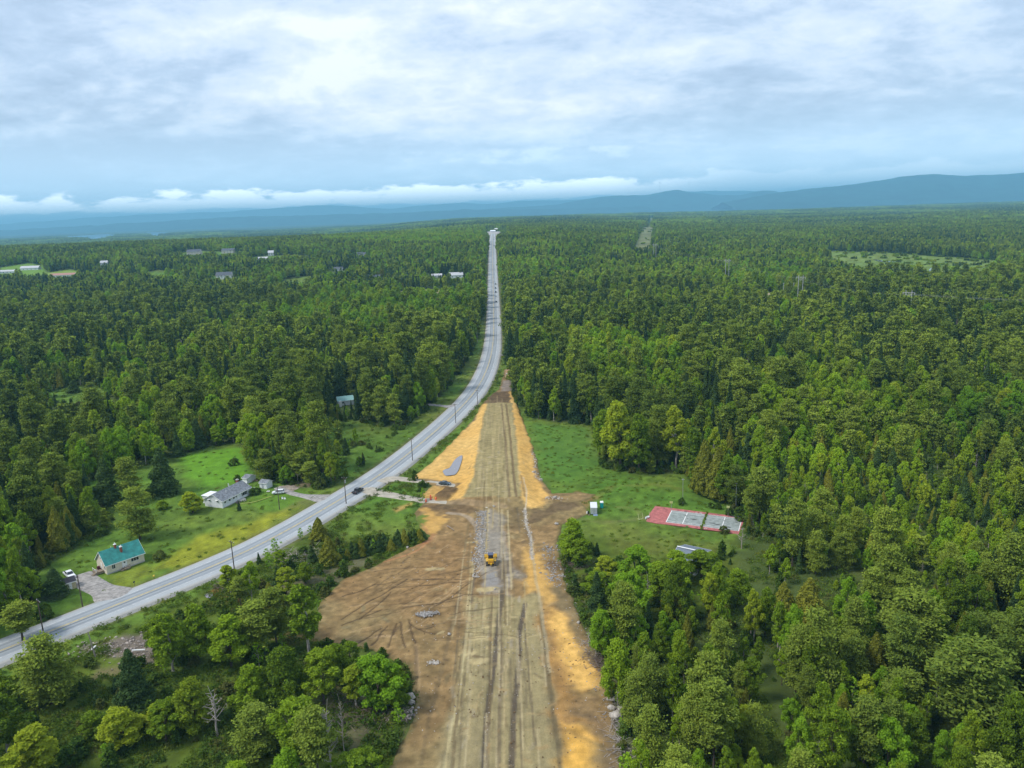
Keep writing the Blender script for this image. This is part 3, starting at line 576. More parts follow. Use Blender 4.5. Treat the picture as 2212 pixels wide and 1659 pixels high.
def build_road():
    off = np.concatenate([[-8.2, -6.9], np.linspace(-6.6, 6.6, 34), [6.9, 8.2]])
    zs = np.concatenate([[-.9, .12], .26 - .0015 * np.abs(np.linspace(-6.6, 6.6, 34)) ** 2, [.12, -.9]])
    p, s = resample(ROAD, 4)
    o = strip('road', ROAD, off, zs, asphalt(), step=4)
    me = o.data; n = len(p); S = np.repeat(s, len(off)); O = np.tile(off, n); ao = np.abs(O)
    c = np.tile(np.array((.36, .38, .39)), (n * len(off), 1))
    lane = ao < 3.7
    c[lane] = (.29, .315, .335)
    wh = np.exp(-((ao - 1.0) / .35) ** 2) + np.exp(-((ao - 2.7) / .35) ** 2)
    c *= (1 - .13 * wh * (.5 + fbm(S / 30, O * 2, 3, 3)))[:, None]
    # tar seams: long dark lines that wander beside the centre line
    for base, amp, wdt, a in ((.95, .35, .16, .6), (2.6, .5, .12, .3), (-2.4, .5, .12, .3)):
        pos = base + (fbm(S / 60, S * 0, 3, int(abs(base) * 10)) - .5) * amp * 2
        k = np.exp(-((O - pos) / wdt) ** 2) * a * (fbm(S / 25, S * 0 + base, 3, 5) > .38); c *= (1 - k)[:, None]
    sh = SS(ao, 5.2, 6.6)[:, None]; c = c * (1 - sh * .6) + np.array((.33, .30, .25)) * sh * .6
    colour_attr(me, c)
    yel = mat('yellow_paint', (.62, .45, .10), .7, .3, var=.25, scale=.6); wht = mat('white_paint', (.62, .62, .60), .7, .3, var=.25, scale=.6)
    dz = .275
    for oo, mm, nm in ((-.18, yel, 'centre_line'), (.18, yel, 'centre_line'), (-3.7, wht, 'edge_line'), (3.7, wht, 'edge_line')):
        zz_ = dz - .0015 * oo * oo + .002
        strip(nm, ROAD, [oo - .08, oo + .08], [zz_, zz_], mm, parent=o, kind=None, step=8)
    return o
build_road()
GRAV = mat('gravel', (.32, .30, .28), .95, .1, var=.2, scale=.8, bump=.5)
PAVE = mat('pale_pavement', (.40, .36, .29), .9, .2, var=.14, scale=.5, bump=.2)
def drive(name, px, w, m, w1=None, dz=.2):
    p = smooth([at(*q) for q in px], 3); p, s = resample(p, 1.5); n = len(p); w1 = w1 or w
    W = w + (w1 - w) * SS(np.linspace(0, 1, n), .55, 1) + (fbm(s / 4, s * 0, 3, 3) - .5) * .7
    t = np.gradient(p, axis=0); t /= np.linalg.norm(t, axis=1)[:, None]; nn = np.stack([t[:, 1], -t[:, 0]], 1); rows = []
    for k, z in ((-1, -.35), (-.86, 0), (-.4, .03), (0, .04), (.4, .03), (.86, 0), (1, -.35)):
        q = p + nn * (W / 2 * k)[:, None]; rows.append(np.stack([q[:, 0], q[:, 1], h(q[:, 0], q[:, 1]) + dz + z], 1))
    o = link(name, mesh_np(name, np.stack(rows, 1).reshape(-1, 3), grid_faces(n, 7)[:, ::-1], m, True)); o['kind'] = 'structure'; return o
drive('side_road', [Z5(960, 1035), Z5(720, 1012), Z5(500, 995), Z5(330, 965), Z5(220, 945), Z5(150, 925), Z5(110, 940)], 4.8, PAVE, 8.5, .23)
drive('side_road', [Z5(740, 905), Z5(640, 890), Z5(520, 875), Z5(420, 862), Z5(350, 855), Z5(290, 860), Z5(250, 880)], 4.2, PAVE, 7, .23)
drive('gravel_driveway', [Z1(515, 270), Z1(560, 310), Z1(640, 355), Z1(740, 400), Z1(790, 420)], 7.5, GRAV, 12, .2)
drive('gravel_driveway', [Z4(1640, 175), Z4(1690, 200), Z4(1760, 225), Z4(1860, 245), Z4(1960, 258), Z4(2050, 262)], 3.6, GRAV, 8, .2)
drive('gravel_driveway', [Z5(560, 375), Z5(620, 380), Z5(680, 388), Z5(740, 385)], 3.5, GRAV, 7, .2)
drive('gravel_driveway', [Z5(1020, 55), Z5(1060, 52), Z5(1120, 50)], 4., GRAV, 4, .2)
# scraped gravel parking patch by the ranch house
def patch(name, px, m, z=Z4, dz=.12, warp=.8, kind='structure', parent=None):
    pl = wp(px, z); c = pl.mean(0); n = 64; r_ = []
    P_, s_ = resample(np.vstack([pl, pl[:1]]), np.linalg.norm(np.diff(np.vstack([pl, pl[:1]]), axis=0), axis=1).sum() / n)
    P_ = P_[:-1]; d = P_ - c; j = 1 + (fbm(P_[:, 0] / 1.5, P_[:, 1] / 1.5, 3, 3) - .5) * .35 * warp
    for k, zz_ in ((0.01, 0.02), (.5, .02), (.92, 0), (1.0, -.3)):
        q = c + d * (j * k)[:, None]; q = np.vstack([q, q[:1]]); r_.append(np.stack([q[:, 0], q[:, 1], h(q[:, 0], q[:, 1]) + dz + zz_], 1))
    V = np.stack(r_, 0).reshape(-1, 3); o = link(name, mesh_np(name, V, grid_faces(4, len(P_) + 1), m, True), parent)
    if kind: o['kind'] = kind
    return o
patch('gravel_patch', [(1640, 160), (1760, 150), (1830, 170), (1790, 195), (1720, 225), (1670, 205)], mat('pale_gravel', (.30, .25, .20), .95, .1, var=.3, scale=.4))
WAT = bpy.data.materials.new('water'); WAT.use_nodes = True; _b = WAT.node_tree.nodes['Principled BSDF']
_b.inputs['Base Color'].default_value = (.10, .10, .11, 1); _b.inputs['Roughness'].default_value = .06; _b.inputs['Specular IOR Level'].default_value = .8
def water(name, px, z, dz=.1, step=None, abs_z=None, m=None):
    pl = wp(px, z); c = pl.mean(0); P_ = smooth(np.vstack([pl, pl[:1]]), 2)
    mid = h(pl[:, 0], pl[:, 1]).mean() + dz if abs_z is None else abs_z
    V = [(c[0], c[1], mid)] + [(a, b, mid) for a, b in P_[:-1]]; n = len(P_) - 1
    F_ = np.array([(0, i + 1, (i + 1) % n + 1) for i in range(n)]); me = mesh_np(name, V, F_, m or WAT)
    return tag(link(name, me), kind='structure')
MUD = bpy.data.materials.new('muddy_water'); MUD.use_nodes = True; _b = MUD.node_tree.nodes['Principled BSDF']
_b.inputs['Base Color'].default_value = (.23, .215, .22, 1); _b.inputs['Roughness'].default_value = .05; _b.inputs['Specular IOR Level'].default_value = .9
water('puddle_water', [(1400, 265), (1430, 240), (1500, 225), (1560, 110), (1640, 50), (1680, 40), (1665, 130), (1600, 310), (1500, 325), (1430, 330)], Z7, .62, m=MUD)
water('puddle_water', [(1325, 400), (1355, 385), (1385, 395), (1380, 415), (1340, 425)], Z1, .12, m=MUD)
water('creek_water', [(1595, 715), (1615, 698), (1645, 700), (1660, 715), (1640, 728), (1610, 728)], ZQ, .8)
water('creek_water', [(1230, 643), (1260, 645), (1300, 656), (1340, 660), (1420, 670), (1340, 666), (1290, 662), (1250, 653)], ZQ, .8)

# lakes: wide flat sheets far out in the lowland
LAKES = []
def lake(px0, px1, y, d0, d1):
    a0, a1 = [ray(p, y)[0] / ray(p, y)[1] for p in (px0, px1)]; n = 48; P_ = []
    for i in range(n):
        a = 2 * pi * i / n; rr = 1 + .22 * sin(3 * a + px0) + .10 * sin(7 * a); yy = (d0 + d1) / 2 + sin(a) * rr * (d1 - d0) / 2; P_.append((((a0 + a1) / 2 + cos(a) * rr * (a1 - a0) / 2) * yy, yy))
    P_ = np.array(P_); c = P_.mean(0); LAKES.append(P_); z = h(P_[:, 0], P_[:, 1]).max() + 4
    V = [(c[0], c[1], z)] + [(p[0], p[1], z) for p in P_]
    me = mesh_np('lake_water', V, np.array([(0, i + 1, (i + 1) % n + 1) for i in range(n)]), WAT); tag(link('lake_water', me), kind='structure')
lake(1640, 1815, 450, 9700, 15500); lake(150, 250, 515, 6300, 10500); lake(315, 362, 505, 7300, 11500)

# ------------------------------------------------------------------ hills and mountains
HILL = mat('wooded_hillside', (.015, .055, .045), .95, .1, var=.45, scale=.004, bump=.0)
def ridge(px, D, depth, name, seed=0, front=.0):
    az = []; hz = []
    for x_, y_ in px:
        d = ray(x_, y_); az.append(d[0] / d[1]); hz.append(CAM_H + D * d[2] / d[1])
    a = np.linspace(min(az), max(az), 260); H_ = np.interp(a, az, hz)
    k = np.exp(-np.linspace(-2, 2, 9) ** 2); H_ = np.convolve(np.pad(H_, 4, 'edge'), k / k.sum(), 'valid')
    H_ = H_ + (fbm(a * 60, a * 0 + seed, 4, seed) - .5) * D * .0022
    t = np.linspace(-1, 1, 34); rows = []
    for tt in t:
        yy = D + tt * depth; prof = (1 - abs(tt)) ** 1.15
        nz = (fbm(a * D / 900, a * 0 + yy / 900, 5, seed + 3) - .5) * 2
        z = -25 + (H_ + 25) * (prof + .22 * nz * prof * (1 - prof) * 2) * (1 if tt <= 0 else 1)
        rows.append(np.stack([a * D * (yy / D) ** .5, np.full_like(a, yy), z], 1))
    me = mesh_np(name, np.stack(rows, 0).reshape(-1, 3), grid_faces(34, 260), HILL, True); tag(link(name, me), kind='structure')
ridge([(1560, 436), (1640, 422), (1700, 413), (1760, 405), (1850, 396), (1900, 388), (1940, 381), (2010, 373), (2060, 378), (2140, 376), (2212, 371), (2420, 366), (2700, 385)], 15500, 2800, 'mountain', 3)
ridge([(850, 462), (950, 455), (1040, 452), (1100, 447), (1200, 441), (1260, 431), (1300, 424), (1340, 420), (1395, 421), (1430, 412), (1465, 409), (1500, 415), (1560, 421), (1600, 421), (1640, 411), (1670, 410), (1700, 418), (1800, 428), (1900, 430)], 19500, 2500, 'hill', 11)
ridge([(-200, 492), (0, 484), (300, 462), (450, 458), (600, 449), (700, 441), (780, 446), (850, 450), (900, 444), (960, 440), (1000, 437), (1050, 440), (1150, 431), (1230, 431), (1350, 425), (1480, 412), (1560, 411), (1620, 411), (1750, 420), (2000, 420)], 27000, 2600, 'hill', 21)
ridge([(-200, 505), (0, 497), (200, 486), (400, 474), (520, 467), (700, 464), (900, 457), (1000, 452), (1200, 450), (1400, 445)], 17000, 2200, 'hill', 31)

# ------------------------------------------------------------------ haze
_top = max(max(v.co.z for v in o.data.vertices) for o in bpy.data.objects if o.name.split('.')[0] in ('mountain', 'hill')); _top = max(_top, 690) + 15
hb = MB().box((0, 24000, -45), (90000, 62000, 45 + _top)); print('HAZE TOP', _top); hz = hb.build('haze', bpy.data.materials.new('haze')); tag(hz, kind='stuff')
nt = hz.data.materials[0].node_tree if hz.data.materials[0].use_nodes else None
hz.data.materials[0].use_nodes = True; nt = hz.data.materials[0].node_tree; nt.nodes.clear()
_o = N(nt, 'ShaderNodeOutputMaterial'); _v = N(nt, 'ShaderNodeVolumePrincipled'); nt.links.new(_v.outputs[0], _o.inputs['Volume'])
_v.inputs['Color'].default_value = (.32, .74, 1.0, 1); _v.inputs['Density'].default_value = 8e-5; _v.inputs['Anisotropy'].default_value = 0.0

# ------------------------------------------------------------------ tree models
def tris(C, size, rng, up=.35, elong=1.6, outward=None):
    n = len(C); a = rng.normal(size=(n, 3)); 
    nrm = rng.normal(size=(n, 3)); nrm[:, 2] += up * 2
    if outward is not None: nrm += outward * .9
    nrm /= np.linalg.norm(nrm, axis=1)[:, None]
    a -= nrm * (a * nrm).sum(1)[:, None]; a /= np.linalg.norm(a, axis=1)[:, None]; b = np.cross(nrm, a)
    s = size * rng.uniform(.6, 1.35, (n, 1)); 
    v0 = C + a * s * elong * .55; v1 = C - a * s * elong * .35 + b * s * .5; v2 = C - a * s * elong * .35 - b * s * .5
    V = np.stack([v0, v1, v2], 1).reshape(-1, 3); return V, np.arange(len(V)).reshape(-1, 3)
def crown_broad(rng, H, W, n, size, base=.25, lobes=9, airy=0.):
    """foliage hung in many uneven tufts on an irregular envelope, with shoots at the top"""
    zb = H * base; nl = int(lobes * 3.2); tufts = []; ls = []
    lean = rng.normal(size=2) * W * .05; tip = rng.uniform(.30, .55); ax = rng.uniform(.8, 1.15, 2); ph = rng.uniform(0, 6.3, 3)
    for i in range(nl):
        t = ((i + rng.uniform(0, 1)) / nl) ** .85                                  # 0 at the crown base, 1 at the tip
        env = (min(1, (t + .12) / tip) ** .6) * (max(0.02, (1 - t) / (1 - tip)) ** .62 if t > tip else 1)
        a = i * 2.4 + rng.uniform(-.5, .5); r_ = W / 2 * env * (1 + .22 * math.sin(2 * a + ph[0]) + .16 * math.sin(3 * a + ph[1] + t * 5)) * math.sqrt(rng.uniform(.25, 1)) * .86
        s_ = W * rng.uniform(.075, .17) * (1 - .35 * t)
        tufts.append((cos(a) * r_ * ax[0] + lean[0] * t, sin(a) * r_ * ax[1] + lean[1] * t, zb + (H - zb) * t * .96, s_, s_ * rng.uniform(.55, 1.1)))
        if i % max(1, nl // 7) == 1: ls.append(tufts[-1])
    w = np.array([q[3] ** 1.8 for q in tufts]); w /= w.sum(); P = []; O = []
    for q, k in zip(tufts, w):
        m = max(3, int(n * k)); u = rng.normal(size=(m, 3)); u /= np.linalg.norm(u, axis=1)[:, None]; u[:, 2] = np.where(u[:, 2] < -.5, -u[:, 2], u[:, 2])
        r = rng.uniform(.2 if airy else .45, 1.18, (m, 1)) ** .8 * (1 + .3 * np.sin(u[:, :1] * 7 + q[0]) * np.sin(u[:, 1:2] * 6 + q[1]))
        P.append(u * r * np.array([q[3], q[3], q[4]]) + np.array(q[:3])); O.append(u)
    P = np.concatenate(P); O = np.concatenate(O); P = P + rng.normal(size=P.shape) * size * .45
    return tris(P, size, rng, outward=O), ls
def crown_spruce(rng, H, W, n, size, base=.06, power=1.0, gap=.5, layers=22):
    L = rng.randint(0, layers, n * 2); zf = (L + rng.uniform(-.5, .5, n * 2) * gap) / layers; zf = np.clip(zf, 0, .995)
    keep = rng.rand(n * 2) < (1.05 - zf) ** .9; zf = zf[keep][:n]; L = L[keep][:n]; m = len(zf)
    a = rng.uniform(0, 2 * pi, m); nb = 7; ph = L * 2.4; a = np.round((a - ph) / (2 * pi / nb)) * (2 * pi / nb) + ph + rng.normal(size=m) * .23
    R_ = W / 2 * (1 - zf) ** power * (1 + .22 * np.sin(L * 5.3 + a * 2)); f = rng.uniform(.15, 1, m) ** .6
    z = H * (base + (1 - base) * zf) - R_ * f * .28 + .1
    P = np.stack([np.cos(a) * R_ * f, np.sin(a) * R_ * f, z], 1)
    O = np.stack([np.cos(a), np.sin(a), np.full(m, .5)], 1)
    return tris(P, size, rng, up=.5, elong=1.9, outward=O * .4)
def crown_pine(rng, H, W, n, size, base=.28):
    P = []; nl = 11
    for l in range(nl):
        zf = (l + .5) / nl; zz_ = H * (base + (1 - base) * zf); Rm = W / 2 * (math.sin(pi * min(.97, .22 + zf * .76)) ** .8) * rng.uniform(.75, 1.12)
        for b in range(5 if l < nl - 2 else 3):
            a = rng.uniform(0, 2 * pi); rr = Rm * rng.uniform(.25, .8) if l < nl - 1 else Rm * .2; m = int(n / nl / 5)
            c = np.array([cos(a) * rr, sin(a) * rr, zz_ + rr * .12]); s_ = W * rng.uniform(.11, .2)
            P.append(c + rng.normal(size=(m, 3)) * np.array([s_ * .55, s_ * .55, s_ * .17]))
    P = np.concatenate(P); return tris(P, size, rng, up=1.0, elong=1.7)
def crown_cedar(rng, H, W, n, size):
    zf = rng.beta(1.1, 1.5, n); a = rng.uniform(0, 2 * pi, n); R_ = W / 2 * (1 - zf) ** .75 * (1 + .2 * np.sin(a * 3 + zf * 12) + .1 * np.sin(a * 7 - zf * 25)) * np.minimum(1, .55 + zf * 5)
    f = rng.uniform(.72, 1.05, n); P = np.stack([np.cos(a) * R_ * f, np.sin(a) * R_ * f, H * (.04 + .96 * zf)], 1)
    O = np.stack([np.cos(a), np.sin(a), np.full(n, .3)], 1); return tris(P, size, rng, up=.2, elong=2.0, outward=O)
def trunk_mesh(rng, H, r, limbs, bend=.03, n=6, up=.72, branch=0, lob=None):
    m = MB(); pts = [(sin(k * 1.3 + r * 9) * H * bend * k / 5, cos(k * 1.7) * H * bend * k / 5, H * up * k / 5 - .4 * (k == 0)) for k in range(6)]
    m.tube(pts, [r * (1.25 if k == 0 else 1 - .16 * k) for k in range(6)], n)
    if lob:
        for l in lob[:limbs]:
            z0 = max(H * .18, l[2] - H * .22); m.tube([(0, 0, z0), (l[0] * .5, l[1] * .5, (z0 + l[2]) / 2 - .2), (l[0], l[1], l[2])], [r * .42, r * .3, r * .12], 4, False)
    else:
        for i in range(limbs):
            a = i * 2.4; z0 = H * rng.uniform(.3, .9); Lg = H * rng.uniform(.10, .26) * (1.15 - z0 / H)
            e = (cos(a) * Lg, sin(a) * Lg, z0 + Lg * rng.uniform(.2, .9)); mid = (e[0] * .5, e[1] * .5, z0 + (e[2] - z0) * .35)
            m.tube([(0, 0, z0), mid, e], [r * .35, r * .25, r * .08], 4, False)
            for q in range(branch):
                b = a + rng.uniform(-1, 1); L2 = Lg * rng.uniform(.3, .6); m.tube([mid if q % 2 else e, (mid[0] + cos(b) * L2, mid[1] + sin(b) * L2, mid[2] + L2 * rng.uniform(.3, 1))], [r * .16, r * .04], 3, False)
    return m
MODEL = {}
def model(key, kind, H, W, n, size, seed, leaf, bark, **kw):
    model_(key, kind, H, W, int(n * .7), size * 1.15, seed, leaf, bark, **kw); low = MODEL[key]['crown']
    if kind != 'dead': model_(key, kind, H, W, int(n * 3.0), size * .55, seed, leaf, bark, **kw)
    MODEL[key]['low'] = low
def model_(key, kind, H, W, n, size, seed, leaf, bark, **kw):
    rng = np.random.RandomState(seed); lob = None
    if kind == 'broad': (V, F_), lob = crown_broad(rng, H, W, n, size, **kw); tm = trunk_mesh(rng, H, H * .014 + .04, 6, lob=lob)
    elif kind == 'spruce': V, F_ = crown_spruce(rng, H, W, n, size, **kw); tm = trunk_mesh(rng, H, H * .013 + .03, 0, 0, up=.97)
    elif kind == 'pine': V, F_ = crown_pine(rng, H, W, n, size, **kw); tm = trunk_mesh(rng, H, H * .014 + .04, 9, .02, up=.95)
    elif kind == 'cedar': V, F_ = crown_cedar(rng, H, W, n, size); tm = trunk_mesh(rng, H, H * .014, 0, 0, up=.9)
    elif kind == 'dead': V = F_ = None; tm = trunk_mesh(rng, H, H * .011 + .03, 26, .03, up=1.0, branch=4)
    cme = mesh_np('crown', V, F_, leaf) if V is not None else None
    t = bpy.data.meshes.new('trunk'); t.from_pydata(tm.v, [], tm.f); t.materials.append(bark)
    MODEL[key] = dict(crown=cme, trunk=t, H=H, W=W, kind=kind)
NB = 7
for i in range(NB):
    model(('broad', i), 'broad', 12, (7.4, 6.0, 8.2, 6.6, 5.4, 7.6, 5.0)[i], 4300, .50, 10 + i, LEAF, BIRCH if i in (1, 4, 6) else BARK, base=(.2, .3, .12, .28, .34, .16, .3)[i], lobes=(11, 8, 13, 9, 7, 12, 7)[i], airy=(0, .4, 0, .2, .6, 0, .7)[i])
for i in range(2): model(('bright', i), 'broad', 11, 7.6, 4200, .50, 60 + i, LEAFB, BARK, base=.18, lobes=10)
for i in range(5): model(('spruce', i), 'spruce', 13, (5.2, 4.0, 6.2, 4.6, 7.6)[i], 3600, .48, 30 + i, SPR, BARK, power=(1, .9, .8, 1.1, .65)[i])
for i in range(4): model(('pine', i), 'pine', 14, (8.5, 7.0, 9.5, 8.0)[i], 3800, .52, 40 + i, PIN, BARK, base=(.22, .35, .12, .2)[i])
for i in range(3): model(('cedar', i), 'cedar', 9, (4.6, 3.8, 5.4)[i], 3000, .42, 50 + i, CED, BARK)
for i in range(3): model(('dead', i), 'dead', 10, 5, 0, 0, 70 + i, None, DEAD)
for i in range(3): model(('shrub', i), 'broad', 2.4, 3.4, 900, .34, 80 + i, SHR, BARK, base=.0, lobes=6)
model(('sapling', 0), 'broad', 6, 3.2, 330, .32, 90, LEAFB, BIRCH, base=.2, lobes=7, airy=1.0); model(('sapling', 1), 'spruce', 4, 2.2, 700, .32, 91, SPR, BARK); model(('sapling', 2), 'broad', 5, 3.0, 1100, .36, 92, SHR, BARK, base=.05, lobes=6, airy=.4)

# low detail models for the far forest
def joined(key, lod, parts):                     # parts: (V, F, material)
    V = []; F_ = []; mi = []; mats = []; o = 0
    for v, f, m in parts:
        V.append(v); F_.append(f + o); o += len(v)
        if m not in mats: mats.append(m)
        mi.append(np.full(len(f), mats.index(m), np.int32))
    me = mesh_np('forest_model', np.concatenate(V), np.concatenate(F_))
    for m in mats: me.materials.append(m)
    me.polygons.foreach_set('material_index', np.concatenate(mi)); return me
def tri_trunk(H, r, m, pale=False):
    n = 4; V = [(cos(k * pi / 2) * r * s, sin(k * pi / 2) * r * s, z) for z, s in ((-.4, 1.2), (H * .7, .4)) for k in range(4)]
    F_ = []
    for k in range(4): F_ += [(k, (k + 1) % 4, (k + 1) % 4 + 4), (k, (k + 1) % 4 + 4, k + 4)]
    return np.array(V, float), np.array(F_), m
def far_variant(spec, i, n, size):
    rng = np.random.RandomState(200 + i)
    if spec == 'broad': (V, F_), _ = crown_broad(rng, 12, (8.2, 6.6, 9.0)[i % 3], n, size, base=.18, lobes=8); L_ = LEAF
    elif spec == 'bright': (V, F_), _ = crown_broad(rng, 11, 8, n, size, base=.18, lobes=8); L_ = LEAFB
    elif spec == 'spruce': V, F_ = crown_spruce(rng, 13, (5, 4.2, 6)[i % 3], n, size); L_ = SPR
    elif spec == 'pine': V, F_ = crown_pine(rng, 14, (8.5, 7.5, 9)[i % 3], n, size); L_ = PIN
    elif spec == 'cedar': V, F_ = crown_cedar(rng, 9, 4.4, n, size); L_ = CED
    return V, F_, L_
SPECS = ['broad', 'broad', 'broad', 'bright', 'spruce', 'spruce', 'pine', 'pine', 'cedar']
def make_library(name, meshes):
    c = bpy.data.collections.new(name)
    for i, me in enumerate(meshes):
        c.objects.link(bpy.data.objects.new('tree_model_%s' % (chr(97 + i // 26) + chr(97 + i % 26)), me))
    return c
def near_joined(key):
    md = MODEL[key]; t = md['trunk']; V = np.array([v.co[:] for v in t.vertices]); F_ = []
    for p in t.polygons:
        q = list(p.vertices); F_ += [(q[0], q[j], q[j + 1]) for j in range(1, len(q) - 1)]
    parts = [(V, np.array(F_), t.materials[0])]
    if md['crown']:
        c = md['low']; co = np.empty(len(c.vertices) * 3, np.float32); c.vertices.foreach_get('co', co)
        parts.append((co.reshape(-1, 3), np.arange(len(c.vertices)).reshape(-1, 3), c.materials[0]))
    return joined(key, 0, parts)
NEARKEYS = [('broad', i) for i in range(NB)] + [('bright', 0), ('bright', 1)] + [('spruce', i) for i in range(5)] + [('pine', i) for i in range(4)] + [('cedar', i) for i in range(3)] + [('dead', i) for i in range(3)] + [('shrub', i) for i in range(3)] + [('sapling', i) for i in range(3)]
LIB0 = make_library('near_models', [near_joined(k) for k in NEARKEYS])
def farlib(name, n, size):
    ms = []
    for i, s_ in enumerate(SPECS):
        V, F_, L_ = far_variant(s_, i, n, size); ms.append(joined(s_, 1, [(V, F_, L_), tri_trunk(11, .2, BIRCH if i == 1 else BARK)]))
    return make_library(name, ms)
LIB1 = farlib('middle_models', 700, 1.15)
def clumplib():
    ms = []
    for i in range(6):
        rng = np.random.RandomState(400 + i); parts = []
        for k in range(9):
            s_ = SPECS[rng.randint(len(SPECS))] if i < 4 else ('broad', 'bright')[rng.rand() < .25]
            if i == 3: s_ = ('spruce', 'pine')[k % 2]
            V, F_, L_ = far_variant(s_, k, 110, 2.4); q = rng.uniform(.75, 1.25); V = V * q
            V = V + np.array([(k % 3 - 1) * 8 + rng.uniform(-3, 3), (k // 3 - 1) * 8 + rng.uniform(-3, 3), 0]); parts.append((V, F_, L_))
        ms.append(joined('c', 2, parts))
    return make_library('clump_models', ms)
LIB2 = clumplib()

def scatter(name, P, idx, scl, rz, lib, label, cat='forest'):
    me = bpy.data.meshes.new(name); me.vertices.add(len(P)); me.vertices.foreach_set('co', np.asarray(P, np.float32).ravel())
    a = me.attributes.new('pick', 'INT', 'POINT'); a.data.foreach_set('value', np.asarray(idx, np.int32))
    a = me.attributes.new('size', 'FLOAT_VECTOR', 'POINT'); a.data.foreach_set('vector', np.asarray(scl, np.float32).ravel())
    a = me.attributes.new('turn', 'FLOAT_VECTOR', 'POINT'); r = np.zeros((len(P), 3), np.float32); r[:, 2] = rz; r[:, 0] = np.random.RandomState(3).normal(size=len(P)) * .03; a.data.foreach_set('vector', r.ravel())
    o = link(name, me); g = bpy.data.node_groups.new(name, 'GeometryNodeTree')
    g.interface.new_socket('Geometry', in_out='INPUT', socket_type='NodeSocketGeometry'); g.interface.new_socket('Geometry', in_out='OUTPUT', socket_type='NodeSocketGeometry')
    gi = g.nodes.new('NodeGroupInput'); go = g.nodes.new('NodeGroupOutput'); ip = g.nodes.new('GeometryNodeInstanceOnPoints'); ci = g.nodes.new('GeometryNodeCollectionInfo')
    ci.inputs['Collection'].default_value = lib; ci.inputs['Separate Children'].default_value = True; ci.inputs['Reset Children'].default_value = True
    ip.inputs['Pick Instance'].default_value = True
    for nm, ty, sk in (('pick', 'INT', 'Instance Index'), ('size', 'FLOAT_VECTOR', 'Scale'), ('turn', 'FLOAT_VECTOR', 'Rotation')):
        na = g.nodes.new('GeometryNodeInputNamedAttribute'); na.data_type = ty; na.inputs['Name'].default_value = nm
        out = [s_ for s_ in na.outputs if s_.enabled and s_.name == 'Attribute'][0]
        g.links.new(out, ip.inputs[sk])
    g.links.new(gi.outputs[0], ip.inputs['Points']); g.links.new(ci.outputs[0], ip.inputs['Instance']); g.links.new(ip.outputs[0], go.inputs[0])
    md = o.modifiers.new('scatter', 'NODES'); md.node_group = g
    o['kind'] = 'stuff'; o['label'] = label; return o

# ------------------------------------------------------------------ where the forest stands
rs = np.random.RandomState(21)
def jitter(y0, y1, sp, wide=.80, seed=1):
    r_ = np.random.RandomState(seed); ys = np.arange(y0, y1, sp); out = []
    for i, yy in enumerate(ys):
        xm = wide * yy + 45; xs = np.arange(-xm, xm, sp) + (i % 2) * sp / 2; out.append(np.stack([xs, np.full_like(xs, yy)], 1))
    P = np.concatenate(out); return P + r_.uniform(-.46, .46, P.shape) * sp
def allowed(P, margin=0, clear=None):
    x, y = P[:, 0], P[:, 1]; ok = np.ones(len(P), bool)
    for c in (clear or CLEAR):
        b = (x > c[:, 0].min() - 1) & (x < c[:, 0].max() + 1) & (y > c[:, 1].min() - 1) & (y < c[:, 1].max() + 1)
        if b.any(): i = np.where(b)[0]; ok[i[inside(x[i], y[i], c)]] = False
    b = np.where((np.abs(x + 30) < 160))[0]; d = dline(x[b], y[b], ROAD[::3]); ok[b[d < 11.5]] = False
    return ok
REG_LOW = wp([(1480, 1040), (1560, 1010), (1700, 1000), (1850, 1010), (2100, 1080), (2300, 1180), (2300, 1290), (2000, 1230), (1800, 1180), (1650, 1150), (1600, 1090)])      # young regrowth
REG_BRIGHT = [wp([(560, 680), (700, 650), (1020, 640), (1040, 720), (900, 760), (600, 730)]), wp([(1480, 610), (1600, 590), (1760, 600), (1740, 630), (1560, 640)]), wp([(1200, 760), (1330, 740), (1480, 780), (1480, 900), (1330, 900)]), wp([(700, 500), (1050, 500), (1050, 540), (700, 530)]), wp([(1340, 1150), (1700, 1200), (1750, 1400), (1480, 1420), (1300, 1300)])]
REG_DARK = [wp([(0, 610), (560, 610), (700, 660), (560, 700), (300, 740), (0, 780)]), wp([(1080, 780), (1200, 790), (1300, 850), (1290, 915), (1130, 890)]), wp([(1800, 640), (2250, 650), (2250, 900), (1900, 880)]), wp([(0, 900), (250, 900), (240, 1150), (0, 1240)]), wp([(560, 780), (1020, 720), (980, 830), (860, 920), (700, 915), (560, 900)]),
            wp([(1800, 555), (2250, 565), (2250, 500), (1800, 510)])]
def species(P, seed=5):
    r_ = np.random.RandomState(seed); x, y = P[:, 0], P[:, 1]; u = r_.rand(len(P)); n = fbm(x / 90, y / 120, 4, 71) - .5; s = u + n * 1.1
    for g in REG_BRIGHT: s = np.where(inside(x, y, g), s * .5 - .02, s)
    s = np.where((x > 20) & (y < 420), s * .8, s)
    for g in REG_DARK: s = np.where(inside(x, y, g), s * .75 + .36, s)
    k = np.full(len(P), 'broad', dtype='<U8')
    k[s > .50] = 'pine'; k[s > .74] = 'spruce'
    v = r_.rand(len(P)); k[(v < .10) & (y < 1200)] = 'cedar'; bp = fbm(x / 70, y / 110, 3, 141) + sum(inside(x, y, g) * .12 for g in REG_BRIGHT); k[(k == 'broad') & (v > np.clip(1.22 - bp * .95, .3, .97))] = 'bright'; k[(v > .982) & (y < 900)] = 'dead'
    return k
